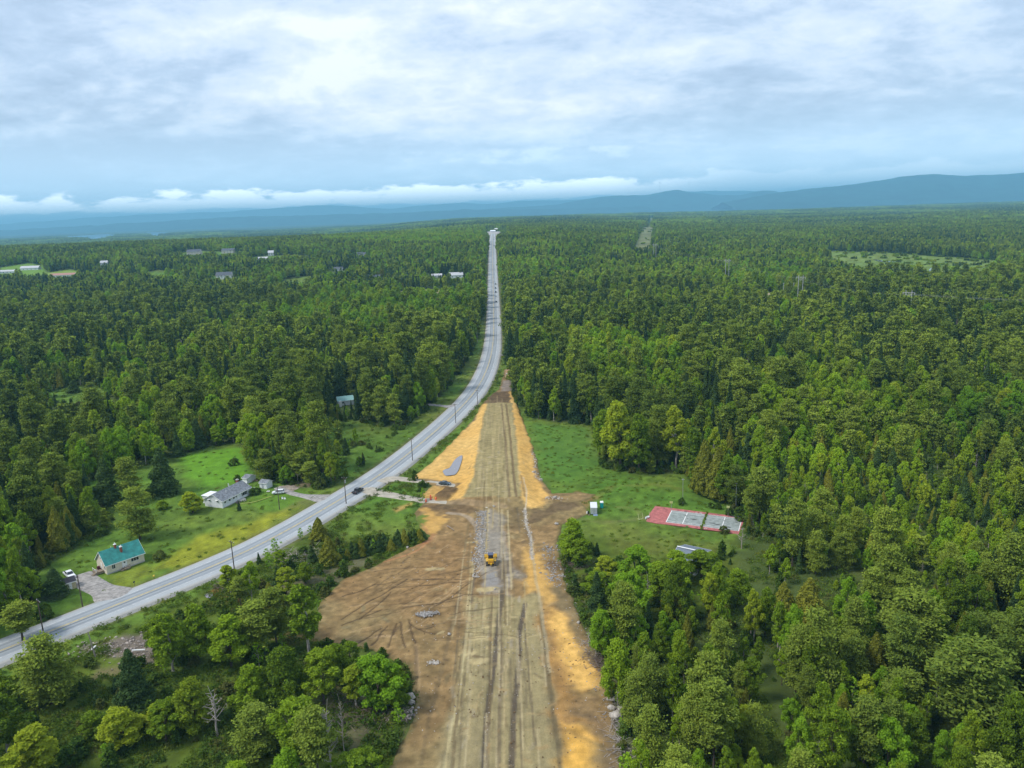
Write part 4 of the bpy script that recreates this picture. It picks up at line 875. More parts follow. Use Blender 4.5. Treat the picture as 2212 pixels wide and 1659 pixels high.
def pick(keys, k, seed):
    r_ = np.random.RandomState(seed); out = np.zeros(len(k), int)
    for s_ in set(k):
        opts = np.array([i for i, q in enumerate(keys) if (q[0] if isinstance(q, tuple) else q) == s_] or [0]); m = k == s_
        out[m] = opts[r_.randint(0, len(opts), m.sum())]
    return out
HPX = [ZF(*q) for q in ((1450, 600), (405, 585), (190, 540), (35, 562), (675, 512), (1255, 440), (1475, 432), (1755, 448), (1700, 474), (2190, 545))] + [ZM(*q) for q in ((130, 452), (745, 592), (620, 588), (215, 595), (982, 296), (1003, 285))]
VISTA = [wp([(a - 12, b - 3), (a + 12, b - 3), (a + 12, b + 26), (a - 12, b + 26)]) for a, b in (ZQ(1452, 1050), ZQ(758, 935), ZQ(683, 915), ZQ(287, 775), ZM(2030, 455))] + [wp([(720, 885), (770, 885), (775, 925), (715, 925)])] + [wp([(1636, 632), (1696, 632), (1700, 668), (1640, 668)]), wp([(1738, 655), (1770, 655), (1775, 690), (1735, 690)])] + [wp([(a - 24, b - 1), (a + 24, b - 1), (a + 26, b + 20), (a - 26, b + 20)]) for a, b in HPX] + [np.array([(p[:, 0].mean() + (q[0] - p[:, 0].mean()) * 1.05, q[1] - 70) for q in p]) for p in FARL[:10]] + [wp([(1360, 560), (1415, 560), (1425, 470), (1390, 470)]), wp([(1750, 560), (2140, 580), (2130, 612), (1990, 622), (1850, 600)])]
def vista(P):
    k = np.zeros(len(P), bool)
    for g in VISTA: k |= inside(P[:, 0], P[:, 1], g)
    return k
P0 = jitter(92, 950, 4.7, seed=2); P0 = P0[allowed(P0)]
SCRUB = [wp([(690, 920), (850, 925), (960, 862), (905, 945), (770, 1035), (705, 1040)]), wp([(1625, 1290), (1760, 1240), (1990, 1250), (2060, 1320), (1880, 1350), (1700, 1340)]), wp([(60, 870), (240, 860), (300, 900), (200, 930), (60, 920)])]
low = inside(P0[:, 0], P0[:, 1], REG_LOW); scr = np.zeros(len(P0), bool)
for g in SCRUB: scr |= inside(P0[:, 0], P0[:, 1], g)
K0 = species(P0); K0 = np.where(low & (K0 == 'pine'), 'broad', K0)
S0 = np.clip(np.random.RandomState(8).lognormal(-.10, .30, len(P0)), .42, 1.5) * (.85 + .4 * fbm(P0[:, 0] / 60, P0[:, 1] / 60, 2, 90)); S0 = np.where(low, S0 * .58, S0); S0 = np.where(scr, S0 * .42, S0); S0 = np.where((P0[:, 0] > 15) & (P0[:, 1] < 330) & ~low, S0 * .72, S0)
S0 = np.where(K0 == 'pine', S0 * 1.1, S0); S0 = np.where(vista(P0), S0 * .4, S0); SZ = np.where(low, 1.1, 1.2)
# thin the stand so that big crowns have room and gaps open between them
thin = (np.random.RandomState(9).rand(len(P0)) < np.where(scr, .35, .80)) | low
gapn = fbm(P0[:, 0] / 22, P0[:, 1] / 22, 3, 33); thin &= ~((gapn < .27) & (P0[:, 1] < 600))
P0, K0, S0, SZ = P0[thin], K0[thin], S0[thin], SZ[thin]
D0 = np.hypot(P0[:, 0], P0[:, 1])
px_, py_ = proj(np.column_stack([P0, h(P0[:, 0], P0[:, 1]) + 6]))
view = (px_ > -60) & (px_ < 2270) & (py_ < 2050)
I0 = pick(NEARKEYS, K0, 12)
solo = np.zeros(len(P0), bool)
LIMIT = dict(broad=225, bright=90, spruce=235, pine=250, cedar=150, dead=24)
for s_, lim in LIMIT.items():
    ii = np.where((K0 == s_) & view)[0]; ii = ii[np.argsort(D0[ii] / S0[ii])][:lim]; solo[ii] = True
m = ~solo
V3 = lambda s_, r_: np.stack([s_ * r_.uniform(.85, 1.15, len(s_)), s_ * r_.uniform(.85, 1.15, len(s_)), s_], 1)
r9 = np.random.RandomState(77)
scatter('woodland', np.column_stack([P0[m], h(P0[m][:, 0], P0[m][:, 1]) - .2]), I0[m], V3(S0[m], r9) * np.stack([SZ[m] ** 0 * .92, SZ[m] ** 0 * .92, SZ[m]], 1), r9.uniform(0, 6.28, m.sum()), LIB0, 'mixed green woodland of leafy trees, pines and spruces')
P1 = jitter(950, 3000, 7.6, seed=3); P1 = P1[allowed(P1)]; K1 = species(P1, 6); K1 = np.where(K1 == 'dead', 'pine', K1)
S1 = r9.uniform(.75, 1.3, len(P1)) * 1.12; S1 = np.where(vista(P1), S1 * .4, S1)
scatter('distant_forest', np.column_stack([P1, h(P1[:, 0], P1[:, 1]) - .2]), pick(SPECS, K1, 13), V3(S1, r9) * np.array([.82, .82, 1.0]), r9.uniform(0, 6.28, len(P1)), LIB1, 'distant mixed forest spreading over the rising land')
P2 = jitter(3000, 9500, 24, seed=4); P2 = P2[r9.rand(len(P2)) < .93]; P2 = P2[allowed(P2, clear=[CORR, MEADOW])]
for g in LAKES: P2 = P2[~inside(P2[:, 0], P2[:, 1], g * 1.0)]
n2_ = fbm(P2[:, 0] / 300, P2[:, 1] / 500, 3, 55); I2 = np.where(n2_ > .58, 3, np.where(n2_ < .42, 4 + (r9.rand(len(P2)) < .5), r9.randint(0, 3, len(P2))))
S2 = r9.uniform(.85, 1.25, len(P2)) * (1 + (P2[:, 1] > 6000) * .2)
scatter('far_forest', np.column_stack([P2, h(P2[:, 0], P2[:, 1]) - .3]), I2, np.stack([S2, S2, S2 * 1.05], 1), r9.uniform(0, 6.28, len(P2)), LIB2, 'far forest running to the blue horizon')

# ------------------------------------------------------------------ single trees
NAME = dict(broad='leafy_tree', bright='bright_leafy_tree', spruce='spruce_tree', pine='pine_tree', cedar='cedar_tree', dead='bare_tree', shrub='shrub', sapling='sapling')
CAT = dict(broad='leafy tree', bright='bright green tree', spruce='spruce', pine='pine', cedar='cedar', dead='bare tree', shrub='shrub', sapling='sapling')
MASTER = {}
def tree(key, x, y, s=1, sw=None, rz=None, label=None, group=None, dz=0):
    md = MODEL[key]; sw = sw or s
    r = empty(NAME[key[0]], x, y, float(h(x, y)) - .15 + dz, rz if rz is not None else random.uniform(0, 6.28)); r.scale = (sw, sw, s)
    t = bpy.data.objects.new('trunk', md['trunk']); COL.objects.link(t); t.parent = r
    if md['crown']: c = bpy.data.objects.new('crown', md['crown']); COL.objects.link(c); c.parent = r
    tag(r, label, CAT[key[0]], group); return r
def tpx(px, py, kind, Hm, Wm, label, i=None, group=None, dz=0):
    p = at(px, py); k = (kind, i if i is not None else int(px + py) % sum(1 for q in MODEL if q[0] == kind)); md = MODEL[k]
    return tree(k, p[0], p[1], Hm / md['H'], Wm / md['W'], label=label, group=group, dz=dz)

# ------------------------------------------------------------------ buildings
CREAM = mat('cream_siding', (.66, .60, .48), .7, .3, var=.06, scale=1); WHITE = mat('white_siding', (.72, .74, .76), .65, .3, var=.06, scale=1)
TEAL = mat('teal_metal_roof', (.03, .225, .20), .5, .4, var=.2, scale=.6); SHING = mat('grey_shingles', (.20, .215, .235), .9, .2, var=.25, scale=1.2)
DARKR = mat('dark_shingles', (.05, .05, .06), .9, .2, var=.2, scale=1.2); BRICK = mat('red_brick', (.28, .10, .07), .9, .1, var=.2, scale=5)
GLASS = mat('window_glass', (.03, .035, .045), .15, .6, var=.1); TRIM = mat('white_trim', (.8, .8, .78), .6, .3, var=.03)
WOOD = mat('weathered_wood', (.26, .21, .16), .9, .1, var=.25, scale=3); CONC = mat('concrete', (.42, .41, .38), .9, .1, var=.1)
FLATW = mat('white_membrane', (.75, .76, .78), .6, .3, var=.04); METAL = mat('galvanised_metal', (.45, .47, .48), .45, .5, metal=.6, var=.1)
BLACK = mat('black_plastic', (.02, .02, .022), .6, .3); TYRE = mat('tyre_rubber', (.02, .02, .02), .9, .1)
FDARK = mat('dark_shutter', (.04, .05, .05), .7, .2)
def frame_of(pa, pb, z=None):
    a = at(*(z(*pa) if z else pa)); b = at(*(z(*pb) if z else pb)); return a, b, math.atan2(b[1] - a[1], b[0] - a[0]), math.hypot(b[0] - a[0], b[1] - a[1])
def gable(name, x, y, z, rz, L_, D_, he, hr, wall, roof, over=.4, ridge_off=.5, parent_tag=None):
    """house with its front wall along +x from the origin, depth toward +y; ridge parallel to the front"""
    r = empty(name, x, y, z, rz)
    yr = D_ * ridge_off
    m = MB(); m.add([(0, 0, -.6), (L_, 0, -.6), (L_, D_, -.6), (0, D_, -.6), (0, 0, he), (L_, 0, he), (L_, D_, he), (0, D_, he), (0, yr, hr), (L_, yr, hr)],
                    [(0, 1, 5, 4), (2, 3, 7, 6), (1, 2, 6, 9, 5), (3, 0, 4, 8, 7), (4, 5, 9, 8), (6, 7, 8, 9), (3, 2, 1, 0)])
    m.build('wall', wall, r)
    t = .16; sl = (hr - he) / yr; sb = (hr - he) / (D_ - yr); o = over; rf = MB()
    for (y0, z0, y1, z1) in ((-o, he - sl * o, yr, hr), (D_ + o, he - sb * o, yr, hr)):
        q = .03; rf.add([(-o, y0, z0 + q), (L_ + o, y0, z0 + q), (L_ + o, y1, z1 + q), (-o, y1, z1 + q), (-o, y0, z0 + q + t), (L_ + o, y0, z0 + q + t), (L_ + o, y1, z1 + q + t), (-o, y1, z1 + q + t)],
                        [(3, 2, 1, 0), (4, 5, 6, 7), (0, 1, 5, 4), (1, 2, 6, 5), (2, 3, 7, 6), (3, 0, 4, 7)])
    ro = rf.build('roof', roof, r)
    for k, (y0, z0) in enumerate(((-o, he - sl * o), (D_ + o, he - sb * o))):
        MB().box((L_ / 2, y0 + (-.03 if k == 0 else .03), z0 - .04), (L_ + 2 * o, .05, .22)).build('fascia', TRIM, ro)
    for x0 in (-o - .03, L_ + o + .03):
        b = MB()
        for (y0, z0, y1, z1) in ((-o, he - sl * o, yr, hr), (D_ + o, he - sb * o, yr, hr)):
            b.add([(x0 - .025, y0, z0 - .05), (x0 + .025, y0, z0 - .05), (x0 + .025, y1, z1 - .05), (x0 - .025, y1, z1 - .05), (x0 - .025, y0, z0 + .17), (x0 + .025, y0, z0 + .17), (x0 + .025, y1, z1 + .17), (x0 - .025, y1, z1 + .17)],
                  [(3, 2, 1, 0), (4, 5, 6, 7), (0, 1, 5, 4), (1, 2, 6, 5), (2, 3, 7, 6), (3, 0, 4, 7)])
        b.build('verge_board', TRIM, ro)
    return r, ro
def window(parent, wall, x, z, w, hh, L_=0, D_=0, bars=1, fr=TRIM, shutters=False):
    """wall: 'f' front (y=0), 'l' left end (x=0), 'r' right end (x=L)"""
    def bx(mb, a, za, wa, ha, d0, d1):
        c = (d0 + d1) / 2; t = abs(d1 - d0)
        if wall == 'f': mb.box((a, -c, za), (wa, t, ha))
        elif wall == 'l': mb.box((-c, a, za), (t, wa, ha))
        else: mb.box((L_ + c, a, za), (t, wa, ha))
    f = MB(); e = .09
    for a, za, wa, ha in ((x, z - hh / 2 - e, w + 2 * e, e), (x, z + hh / 2, w + 2 * e, e), (x - w / 2 - e / 2, z - hh / 2, e, hh), (x + w / 2 + e / 2, z - hh / 2, e, hh)): bx(f, a, za, wa, ha, .005, .075)
    for b in range(1, bars + 1): bx(f, x - w / 2 + w * b / (bars + 1), z - hh / 2 + .002, .06, hh - .004, .006, .06)
    o = f.build('window', fr, parent); p = MB(); bx(p, x, z - hh / 2 + .001, w - .002, hh - .002, .004, .03); p.build('pane', GLASS, o)
    if shutters:
        for sx in (-1, 1): s_ = MB(); bx(s_, x + sx * (w / 2 + .38), z - hh / 2, .42, hh, .005, .05); s_.build('shutter', FDARK, parent)
    return o
def chimney(parent, x, y, z0, hh, w=.7, cap=TRIM, m=BRICK):
    o = MB().box((x, y, z0), (w, w, hh)).build('chimney', m, parent); MB().box((x, y, z0 + hh), (w + .18, w + .18, .12)).build('cap', cap, o)
    MB().tube([(x, y, z0 + hh + .12), (x, y, z0 + hh + .55)], .16, 8).build('flue', cap, o); return o
def pipe(parent, x, y, z0, hh, r=.07, m=TRIM, name='vent_pipe'): return MB().tube([(x, y, z0), (x, y, z0 + hh)], r, 6).build(name, m, parent)
def steps(parent, x, y, w, n, d=.28, rise=.18, name='porch_step', m=WOOD):
    for k in range(n): MB().box((x, y - d * k, 0), (w, d, rise * (n - k))).build(name, m, parent)

# house with the teal roof
a, b, rz, L_ = frame_of((1385, 818), (2062, 580), ZG)
gz = float(h(*a)) + .15; Lg = 11.5; Dg = 7.6
hs, ro = gable('house', a[0], a[1], gz, rz, Lg, Dg, 2.9, 6.3, CREAM, TEAL, .35)
tag(hs, 'cream house with bright teal metal roof and two brick chimneys beside the road', 'house')
MB().box((Lg / 2, -.03, -.55), (Lg + .1, .08, .75)).build('foundation', CONC, hs)
window(hs, 'f', 2.1, 1.75, .95, 1.3, bars=1); window(hs, 'f', 8.6, 1.9, 2.3, 1.1, bars=2); window(hs, 'l', 1.2, 1.75, .7, 1.2, bars=0); window(hs, 'l', Dg / 2, 4.3, .7, .7, bars=0)
d = MB().box((5.4, -.04, .45), (1.0, .06, 2.1)).build('door', TRIM, hs); MB().box((5.4, -.08, 1.75), (.5, .02, .45)).build('pane', GLASS, d)
MB().box((5.4, -.04, .42), (1.5, .05, 2.35)).build('door_surround', FLATW, hs)
MB().box((5.5, -.85, 0), (1.9, 1.5, .45)).build('porch', WOOD, hs)
for k in range(3): MB().box((4.35 - .28 * k, -.85, 0), (.28, 1.2, .34 - .11 * k)).build('porch_step', WOOD, hs)
for xx in (4.65, 6.35): MB().box((xx, -1.52, .45), (.08, .08, .9)).build('railing_post', WOOD, hs)
MB().box((5.5, -1.55, 1.25), (1.9, .06, .1)).build('railing', WOOD, hs); MB().box((5.5, -1.55, .85), (1.9, .05, .08)).build('railing', WOOD, hs)
pz = lambda yy: 2.9 + (6.3 - 2.9) * (yy / (Dg / 2)) if yy < Dg / 2 else 6.3 - (6.3 - 2.9) * ((yy - Dg / 2) / (Dg / 2))
chimney(ro, 4.6, 3.55, pz(3.55) - .3, 1.5, .6); chimney(ro, 5.7, 2.1, pz(2.1) - .3, 2.0, .6); pipe(ro, 3.7, 4.4, pz(4.4), 1.0)
dk = MB().box((-1.25, 3.6, 0), (2.3, 3.0, .75)).build('deck', WOOD, hs)
for yy in (2.2, 5.0): MB().box((-2.3, yy, .75), (.1, .1, .95)).build('railing_post', TRIM, hs)
MB().box((-2.34, 3.6, 1.6), (.06, 2.9, .1)).build('railing', TRIM, hs)
for k in range(4): MB().box((-2.55 - .28 * k, 2.6, 0), (.28, 1.2, .6 - .14 * k)).build('porch_step', WOOD, hs)
dr = MB().box((-.05, 3.6, .78), (.06, .95, 2.05)).build('door', TRIM, hs); MB().box((-.75, 4.4, .75), (.8, .8, .9)).build('barrel', mat('maroon', (.10, .03, .04), .7, .2), hs)
pth = at(*ZG(1150, 790)); ch = empty('lawn_chair', pth[0], pth[1], float(h(*pth)) + .1, .6); tag(ch, 'pale lawn chair left of the deck steps of the teal-roofed house', 'lawn chair')
MB().box((0, 0, .35), (.55, .55, .06)).build('seat', TRIM, ch); MB().box((0, .28, .4), (.55, .06, .6)).build('backrest', TRIM, ch)
for u in (-.24, .24):
    for v in (-.24, .24): MB().box((u, v, 0), (.06, .06, .35)).build('leg', TRIM, ch)

# little shed and pickup beside the dark tree at far left
a, b, rz, L_ = frame_of((600, 1140), (712, 1105), ZG); 
sh, ro = gable('shed', a[0] - .9, a[1], float(h(*a)) + .1, rz, 3.2, 3.2, 2.1, 3.1, mat('yellow_siding', (.55, .47, .28), .8, .2), DARKR, .25)
tag(sh, 'small yellowish shed with dark roof tucked against the dark conical spruce', 'shed'); MB().box((1.6, -.03, 0), (1.0, .05, 1.9)).build('door', TRIM, sh)

# ranch house
a, b, rz, L_ = frame_of((593, 785), (1165, 515), ZR); Lr, Dr = 15.5, 8.6
rz += R(3)
rn, ro = gable('house', a[0], a[1], float(h(*a)) + .1, rz, Lr, Dr, 2.9, 5.1, WHITE, SHING, .45)
tag(rn, 'long white ranch house with a grey shingle roof and flat white annex behind it', 'house')
MB().box((Lr / 2, -.03, -.5), (Lr + .1, .08, .7)).build('foundation', CONC, rn)
for xx in (1.4, 3.8, 6.1): window(rn, 'f', xx, 2.0, .9, .75, bars=0)
window(rn, 'f', 7.4, 2.0, .6, .6, bars=0); window(rn, 'f', 11.9, 1.75, 1.8, 1.4, bars=1, shutters=True)
window(rn, 'l', 2.4, 2.6, .8, .5, bars=0); window(rn, 'l', 6.2, 2.6, .8, .5, bars=0)
for yy in (2.4, 6.2): MB().box((-.3, yy, 2.95), (.6, 1.1, .08)).build('window_hood', TRIM, rn)
d = MB().box((8.5, -.04, .4), (.95, .06, 2.05)).build('door', TRIM, rn)
MB().box((8.9, -1.1, 0), (2.6, 1.9, .5)).build('porch', CONC, rn); 
for k in range(3): MB().box((8.9, -2.2 - .28 * k, 0), (1.3, .28, .4 - .12 * k)).build('porch_step', CONC, rn)
chimney(ro, 14.2, 4.9, 4.7, 1.3, .9, cap=CONC); pipe(ro, 5.0, 2.4, 4.0, 1.3, .09); pipe(ro, 9.9, 5.6, 4.2, 1.7, .12); pipe(ro, 10.4, 5.7, 4.2, 1.4, .06)
MB().box((4.6, Dr + 1.5, -.4), (4.6, 3.4, 3.3)).build('annex', WHITE, rn); an = MB().box((4.6, Dr + 1.6, 2.9), (5.1, 3.9, .22)).build('annex_roof', FLATW, rn)
def shed(pa, pb, D_, he, hr, roof, wallm, label, roff=.5, door=True):
    a, b, rz, L_ = frame_of(pa, pb, ZR); s_, r_ = gable('shed', a[0], a[1], float(h(*a)) + .1, rz, L_, D_, he, hr, wallm, roof, .22, roff); tag(s_, label, 'shed')
    if door: MB().box((L_ * .45, -.03, 0), (.95, .05, 1.8)).build('door', mat('grey_door', (.4, .42, .45), .7, .2), s_)
    return s_
shed((1440, 312), (1600, 332), 3.6, 2.2, 3.1, SHING, WHITE, 'white garden shed with a grey roof, right of the ranch house')
s2 = shed((1045, 188), (1150, 210), 4.6, 2.0, 2.9, SHING, WHITE, 'grey-roofed outbuilding with a rusty open side behind the ranch house', door=False)
MB().box((2.62, 2.3, .1), (.08, 3.6, 1.6)).build('rusty_panel', mat('rust', (.20, .09, .06), .9, .1, var=.3), s2, )
# clutter by the outbuilding
for i, (qx, qy, dims, m_, lab) in enumerate(((1330, 150, (2.6, 1.2, .35), WOOD, 'low stack of old boards between the two sheds'), (1120, 205, (.5, 2.2, .4), TRIM, 'white plank heap leaning at the outbuilding corner'), (1200, 185, (1.3, .7, .5), FLATW, 'pale tarp-covered bundle beside the outbuilding'),
                                         (1310, 320, (1.2, .3, .2), TRIM, 'white bench lying on the lawn left of the garden shed'))):
    p = at(*ZR(qx, qy)); m = MB()
    r_ = empty(('board_pile', 'plank_pile', 'tarp_bundle', 'bench')[i], p[0], p[1], float(h(*p)) + .12, .4 * i); tag(r_, lab, ('board pile', 'plank pile', 'tarp bundle', 'bench')[i])
    for k in range(4): MB().box(((k % 2) * .12, (k - 1.5) * dims[1] / 4, .04 * k), (dims[0] * (1 - .1 * k), dims[1] / 4.6, dims[2] * (.5 + .15 * k))).build('board', m_, r_, rz=.03 * k)
for q, lab in (((1965, 580), 'white garden chair nearest the pole on the ranch lawn'), ((2022, 585), 'white garden chair right of its twin on the ranch lawn'), ((1635, 400), 'small white ring-shaped planter left of the parked car')):
    p = at(*ZR(*q)); c_ = empty('garden_chair' if 'chair' in lab else 'planter', p[0], p[1], float(h(*p)) + .1, .5); tag(c_, lab, 'garden chair' if 'chair' in lab else 'planter')
    if 'chair' in lab:
        MB().box((0, 0, .38), (.6, .6, .06)).build('seat', TRIM, c_); MB().box((0, .3, .4), (.6, .06, .6)).build('backrest', TRIM, c_)
        for u in (-.25, .25):
            for v in (-.25, .25): MB().box((u, v, 0), (.06, .06, .38)).build('leg', TRIM, c_)
    else:
        m = MB(); m.tube([(cos(t * pi / 5) * .55, sin(t * pi / 5) * .55, .2) for t in range(11)], .14, 6); m.build('rim', TRIM, c_); MB().tube([(0, 0, 0), (0, 0, .12)], .5, 10).build('soil', WOOD, c_)
# path over the ranch lawn
pl = smooth(wp([(990, 685), (1050, 662), (1180, 660), (1350, 625), (1500, 575), (1720, 498)], ZR), 2); strip('footpath', pl, [-.28, .28], [.13, .13], mat('worn_path', (.30, .33, .09), .95, .1), step=1.0)
patch('flower_bed', [(870, 640), (900, 560), (1000, 570), (1010, 610), (960, 690), (890, 665)], mat('bare_bed', (.24, .17, .15), .95, .1, var=.3, scale=2), ZR, .14)

# barn roof showing between the trees below the court
pa = at(*Z6(1225, 835)); pb = at(*Z6(1485, 892)); rz = math.atan2(pb[1] - pa[1], pb[0] - pa[0]); 
k = .955; pa = (pa[0] * k, pa[1] * k); Lb = math.hypot(pb[0] * k - pa[0], pb[1] * k - pa[1]); ca, sa = cos(rz), sin(rz)
ox, oy = pa[0] + sa * 6, pa[1] - ca * 6
bn, ro = gable('barn', ox, oy, float(h(ox, oy)), rz, Lb, 12, 3.0, 4.6, WHITE, mat('blue_grey_roof', (.15, .18, .22), .55, .4, var=.08), .3); tag(bn, 'low barn with blue-grey roof and white ridge, half hidden below the tennis court', 'barn')
MB().box((Lb / 2, 6, 4.98), (Lb + .6, .5, .07)).build('ridge_cap', TRIM, ro)
cb = MB().box((Lb * .3, -.03, 0), (2.4, .05, 2.2)).build('door', TRIM, bn)

# house among trees left of the bend
a = at(*Z5(-20, 385)); tb = gable('house', a[0], a[1], float(h(*a)), .35, 9, 7, 2.7, 4.6, WHITE, mat('pale_teal_roof', (.25, .45, .42), .6, .3), .3)[0]; tag(tb, 'small pale-teal-roofed house half hidden in woods left of the bend', 'house'); window(tb, 'f', 3, 1.7, 1.2, 1); 
MB().box((1.0, -2.6, 0), (1.2, 1.2, 3.4)).build('porch_tower', TRIM, tb)

# distant houses in the woods
def far_house(q, L_, D_, he, hr, rz, wallm, roof, label, nwin=3, z=ZF, wing=None):
    p = at(*z(*q)); s_, r_ = gable('house', p[0] - cos(rz) * L_ / 2, p[1] - sin(rz) * L_ / 2, float(h(*p)), rz, L_, D_, he, hr, wallm, roof, .5); tag(s_, label, 'house')
    for i in range(nwin):
        window(s_, 'f', L_ * (i + .8) / (nwin + .6), he * .35 + .3, 1.5, 1.5, bars=1)
        if he > 5: window(s_, 'f', L_ * (i + .8) / (nwin + .6), he - 1.3, 1.4, 1.5, bars=1)
    if wing: MB().box((L_ + wing[0] / 2, D_ / 2, -1), (wing[0], wing[1], wing[2] + 1)).build('wing', wallm, s_); MB().box((L_ + wing[0] / 2, D_ / 2, wing[2]), (wing[0] + .8, wing[1] + .8, .9), top=(.9, .15)).build('wing_roof', roof, s_)
    return s_
BGR = mat('blue_grey_shingles', (.10, .11, .13), .8, .2); REDR = mat('faded_red_roof', (.42, .22, .19), .8, .2); LGR = mat('light_grey_roof', (.5, .5, .52), .7, .2)
far_house((1450, 600), 24, 13, 6.2, 11, .05, WHITE, BGR, 'large white two-storey house with blue-grey roof in the left woods', 4, wing=(-9, 9, 3.4))
far_house((405, 585), 40, 12, 3.4, 6.2, .18, WHITE, REDR, 'long white building with a faded red roof by the bright lawn at far left', 6)
far_house((190, 540), 34, 12, 4, 7.5, .05, WHITE, LGR, 'white farm building with a pale roof behind the tree at far left', 4)
far_house((35, 562), 30, 12, 3.4, 6.0, .1, WHITE, LGR, 'low pale-roofed building at the extreme left edge', 4)
far_house((675, 512), 13, 9, 6, 9.5, .2, WHITE, LGR, 'narrow white gabled house right of the long red-roofed building', 1)
far_house((1255, 440), 30, 12, 6.5, 11, 0, mat('tan_siding', (.5, .47, .42), .7, .2), BGR, 'broad pale house with dark dormered roof, left one of the hilltop row', 4)
far_house((1475, 432), 26, 12, 6.5, 10.5, 0, mat('tan_siding', (.5, .47, .42), .7, .2), BGR, 'dark-roofed pale house in the middle of the hilltop row', 3)
far_house((1755, 448), 11, 12, 6.5, 10.5, .1, WHITE, LGR, 'slim white gable-fronted house on the right of the hilltop row', 2)
far_house((1700, 474), 20, 9, 3, 5.5, .1, WHITE, LGR, 'low white building just in front of the slim gabled house', 3)
far_house((130, 452), 16, 10, 4.5, 8, .1, WHITE, BGR, 'lone white house amid dark trees midway between the hilltop row and the road', 2, ZM)
far_house((745, 592), 20, 10, 4.5, 8, .1, WHITE, LGR, 'white house among bushes just left of the straight road', 3, ZM)
far_house((620, 588), 15, 8, 3, 5.2, .1, WHITE, LGR, 'low white house left of the one in the roadside bushes', 2, ZM)
far_house((215, 595), 16, 8, 3, 5.2, .1, WHITE, BGR, 'low grey house half hidden left of the long clearing', 2, ZM)
far_house((2190, 545), 16, 9, 3.4, 6, .1, WHITE, BGR, 'low dark-roofed house beside the pale clearing west of the straight road', 2)
far_house((982, 296), 16, 12, 4, 7, 0, WHITE, FLATW, 'large white roadside building where the straight road ends', 2, ZM)
far_house((1003, 285), 10, 9, 5, 8, 0, WHITE, FLATW, 'smaller white building right behind the one at the road end', 1, ZM)

# ------------------------------------------------------------------ tennis court
pA, pB, pC = at(*ZC(630, 293)), at(*ZC(515, 522)), at(*ZC(2012, 457)); ux = np.array(pC) - np.array(pA); rzc = math.atan2(ux[1], ux[0]); Lc = np.hypot(*ux)
uy = np.array(pA) - np.array(pB); Wc = np.hypot(*uy); yc = math.atan2(uy[1], uy[0])
u1 = ux / Lc; u2 = uy / Wc; org_ = np.array(pB)
zc_ = float(h(*org_)) + .12
tc_ = empty('tennis_court', org_[0], org_[1], zc_, 0); tag(tc_, 'old tennis court with grey playing surface, red surround and a weedy crack across the middle', 'tennis court')
RED = mat('red_court_paint', (.42, .14, .13), .85, .2, var=.2, scale=.7); CGR = mat('grey_court_paint', (.27, .30, .28), .85, .2, var=.16, scale=.7); CWH = mat('court_line_paint', (.74, .74, .72), .8, .2, var=.08, scale=2)
def cq(a, b): p = u1 * a * Lc / 23.77 + u2 * b * Wc / 10.97; return p[0], p[1]
def cpoly(name, pts, z, m, t=.0, nm=None):
    mb = MB(); P_ = [cq(*p) for p in pts]; n = len(P_)
    mb.add([(p[0], p[1], z) for p in P_] + [(p[0], p[1], z - .2) for p in P_], [tuple(range(n)), tuple(range(n, 2 * n))[::-1]] + [(i, (i + 1) % n, (i + 1) % n + n, i + n) for i in range(n)][::-1]) if t else mb.add([(p[0], p[1], z) for p in P_], [tuple(range(n))])
    return mb.build(name, m, tc_)
cpoly('red_surround', [(-6.6, -1.4), (-3, -2.0), (2, -1.9), (7, -1.75), (12, -2.1), (18, -1.9), (21, -2.3), (24.0, -2.6), (24.3, 3), (24.6, 11), (24.5, 12.4), (18, 12.8), (11, 13.0), (4, 13.1), (-3, 13.3), (-6.4, 13.3), (-6.8, 6)], .02, RED, 1)
cpoly('playing_surface', [(0, 0), (23.77, 0), (23.77, 10.97), (0, 10.97)], .03, CGR)
def cline(x0, y0, x1, y1, w=.16, z=.04): 
    if x0 == x1: cpoly('painted_line', [(x0 - w / 2, y0), (x0 + w / 2, y0), (x0 + w / 2, y1), (x0 - w / 2, y1)], z, CWH)
    else: cpoly('painted_line', [(x0, y0 - w / 2), (x1, y0 - w / 2), (x1, y0 + w / 2), (x0, y0 + w / 2)], z, CWH)
for yy in (0, 10.97): cline(.1, yy, 23.7, yy)
for yy in (1.37, 9.6): cline(.1, yy, 23.7, yy, .12)
for i, xx in enumerate((0, 23.77)): cline(xx, -.1, xx, 11.07, .26, .048)
for xx in (5.48, 18.28): cline(xx, .3, xx, 10.7, .26, .048)
TARM = mat('tar_patch', (.055, .055, .055), .8, .2, var=.2)
def cblob(cx, cy, rx, ry, m, z=.056, seed=0, nm='crack_patch'):
    r_ = np.random.RandomState(seed); cpoly(nm, [(cx + cos(t * pi / 6) * rx * r_.uniform(.7, 1.2), cy + sin(t * pi / 6) * ry * r_.uniform(.7, 1.2)) for t in range(12)], z, m)
for i, (a_, b_, rx, ry) in enumerate(((8.4, 5.2, 1.2, .35), (5.5, 7.6, .5, .35), (6.3, 5.3, .3, .25), (14.8, 3.9, 1.2, .3), (16.4, 3.2, .9, .3), (20.2, 2.2, 1.3, .35), (18.4, 7.2, .35, .3), (22.4, 7.4, .45, .35), (21.8, 10.2, .5, .25), (-3.0, 12.3, .5, .3), (4.6, 11.5, .7, .25), (9.2, 12.2, .4, .2), (13.4, 12.0, .7, .2), (15.6, 12.3, .5, .2), (20.8, 12.2, 1.8, .5), (23.0, 12.2, 1.4, .7), (13.6, -1.4, .7, .3), (10.6, -1.2, .3, .2), (20.5, -1.4, .8, .3))): cblob(a_, b_, rx, ry, TARM, seed=i)
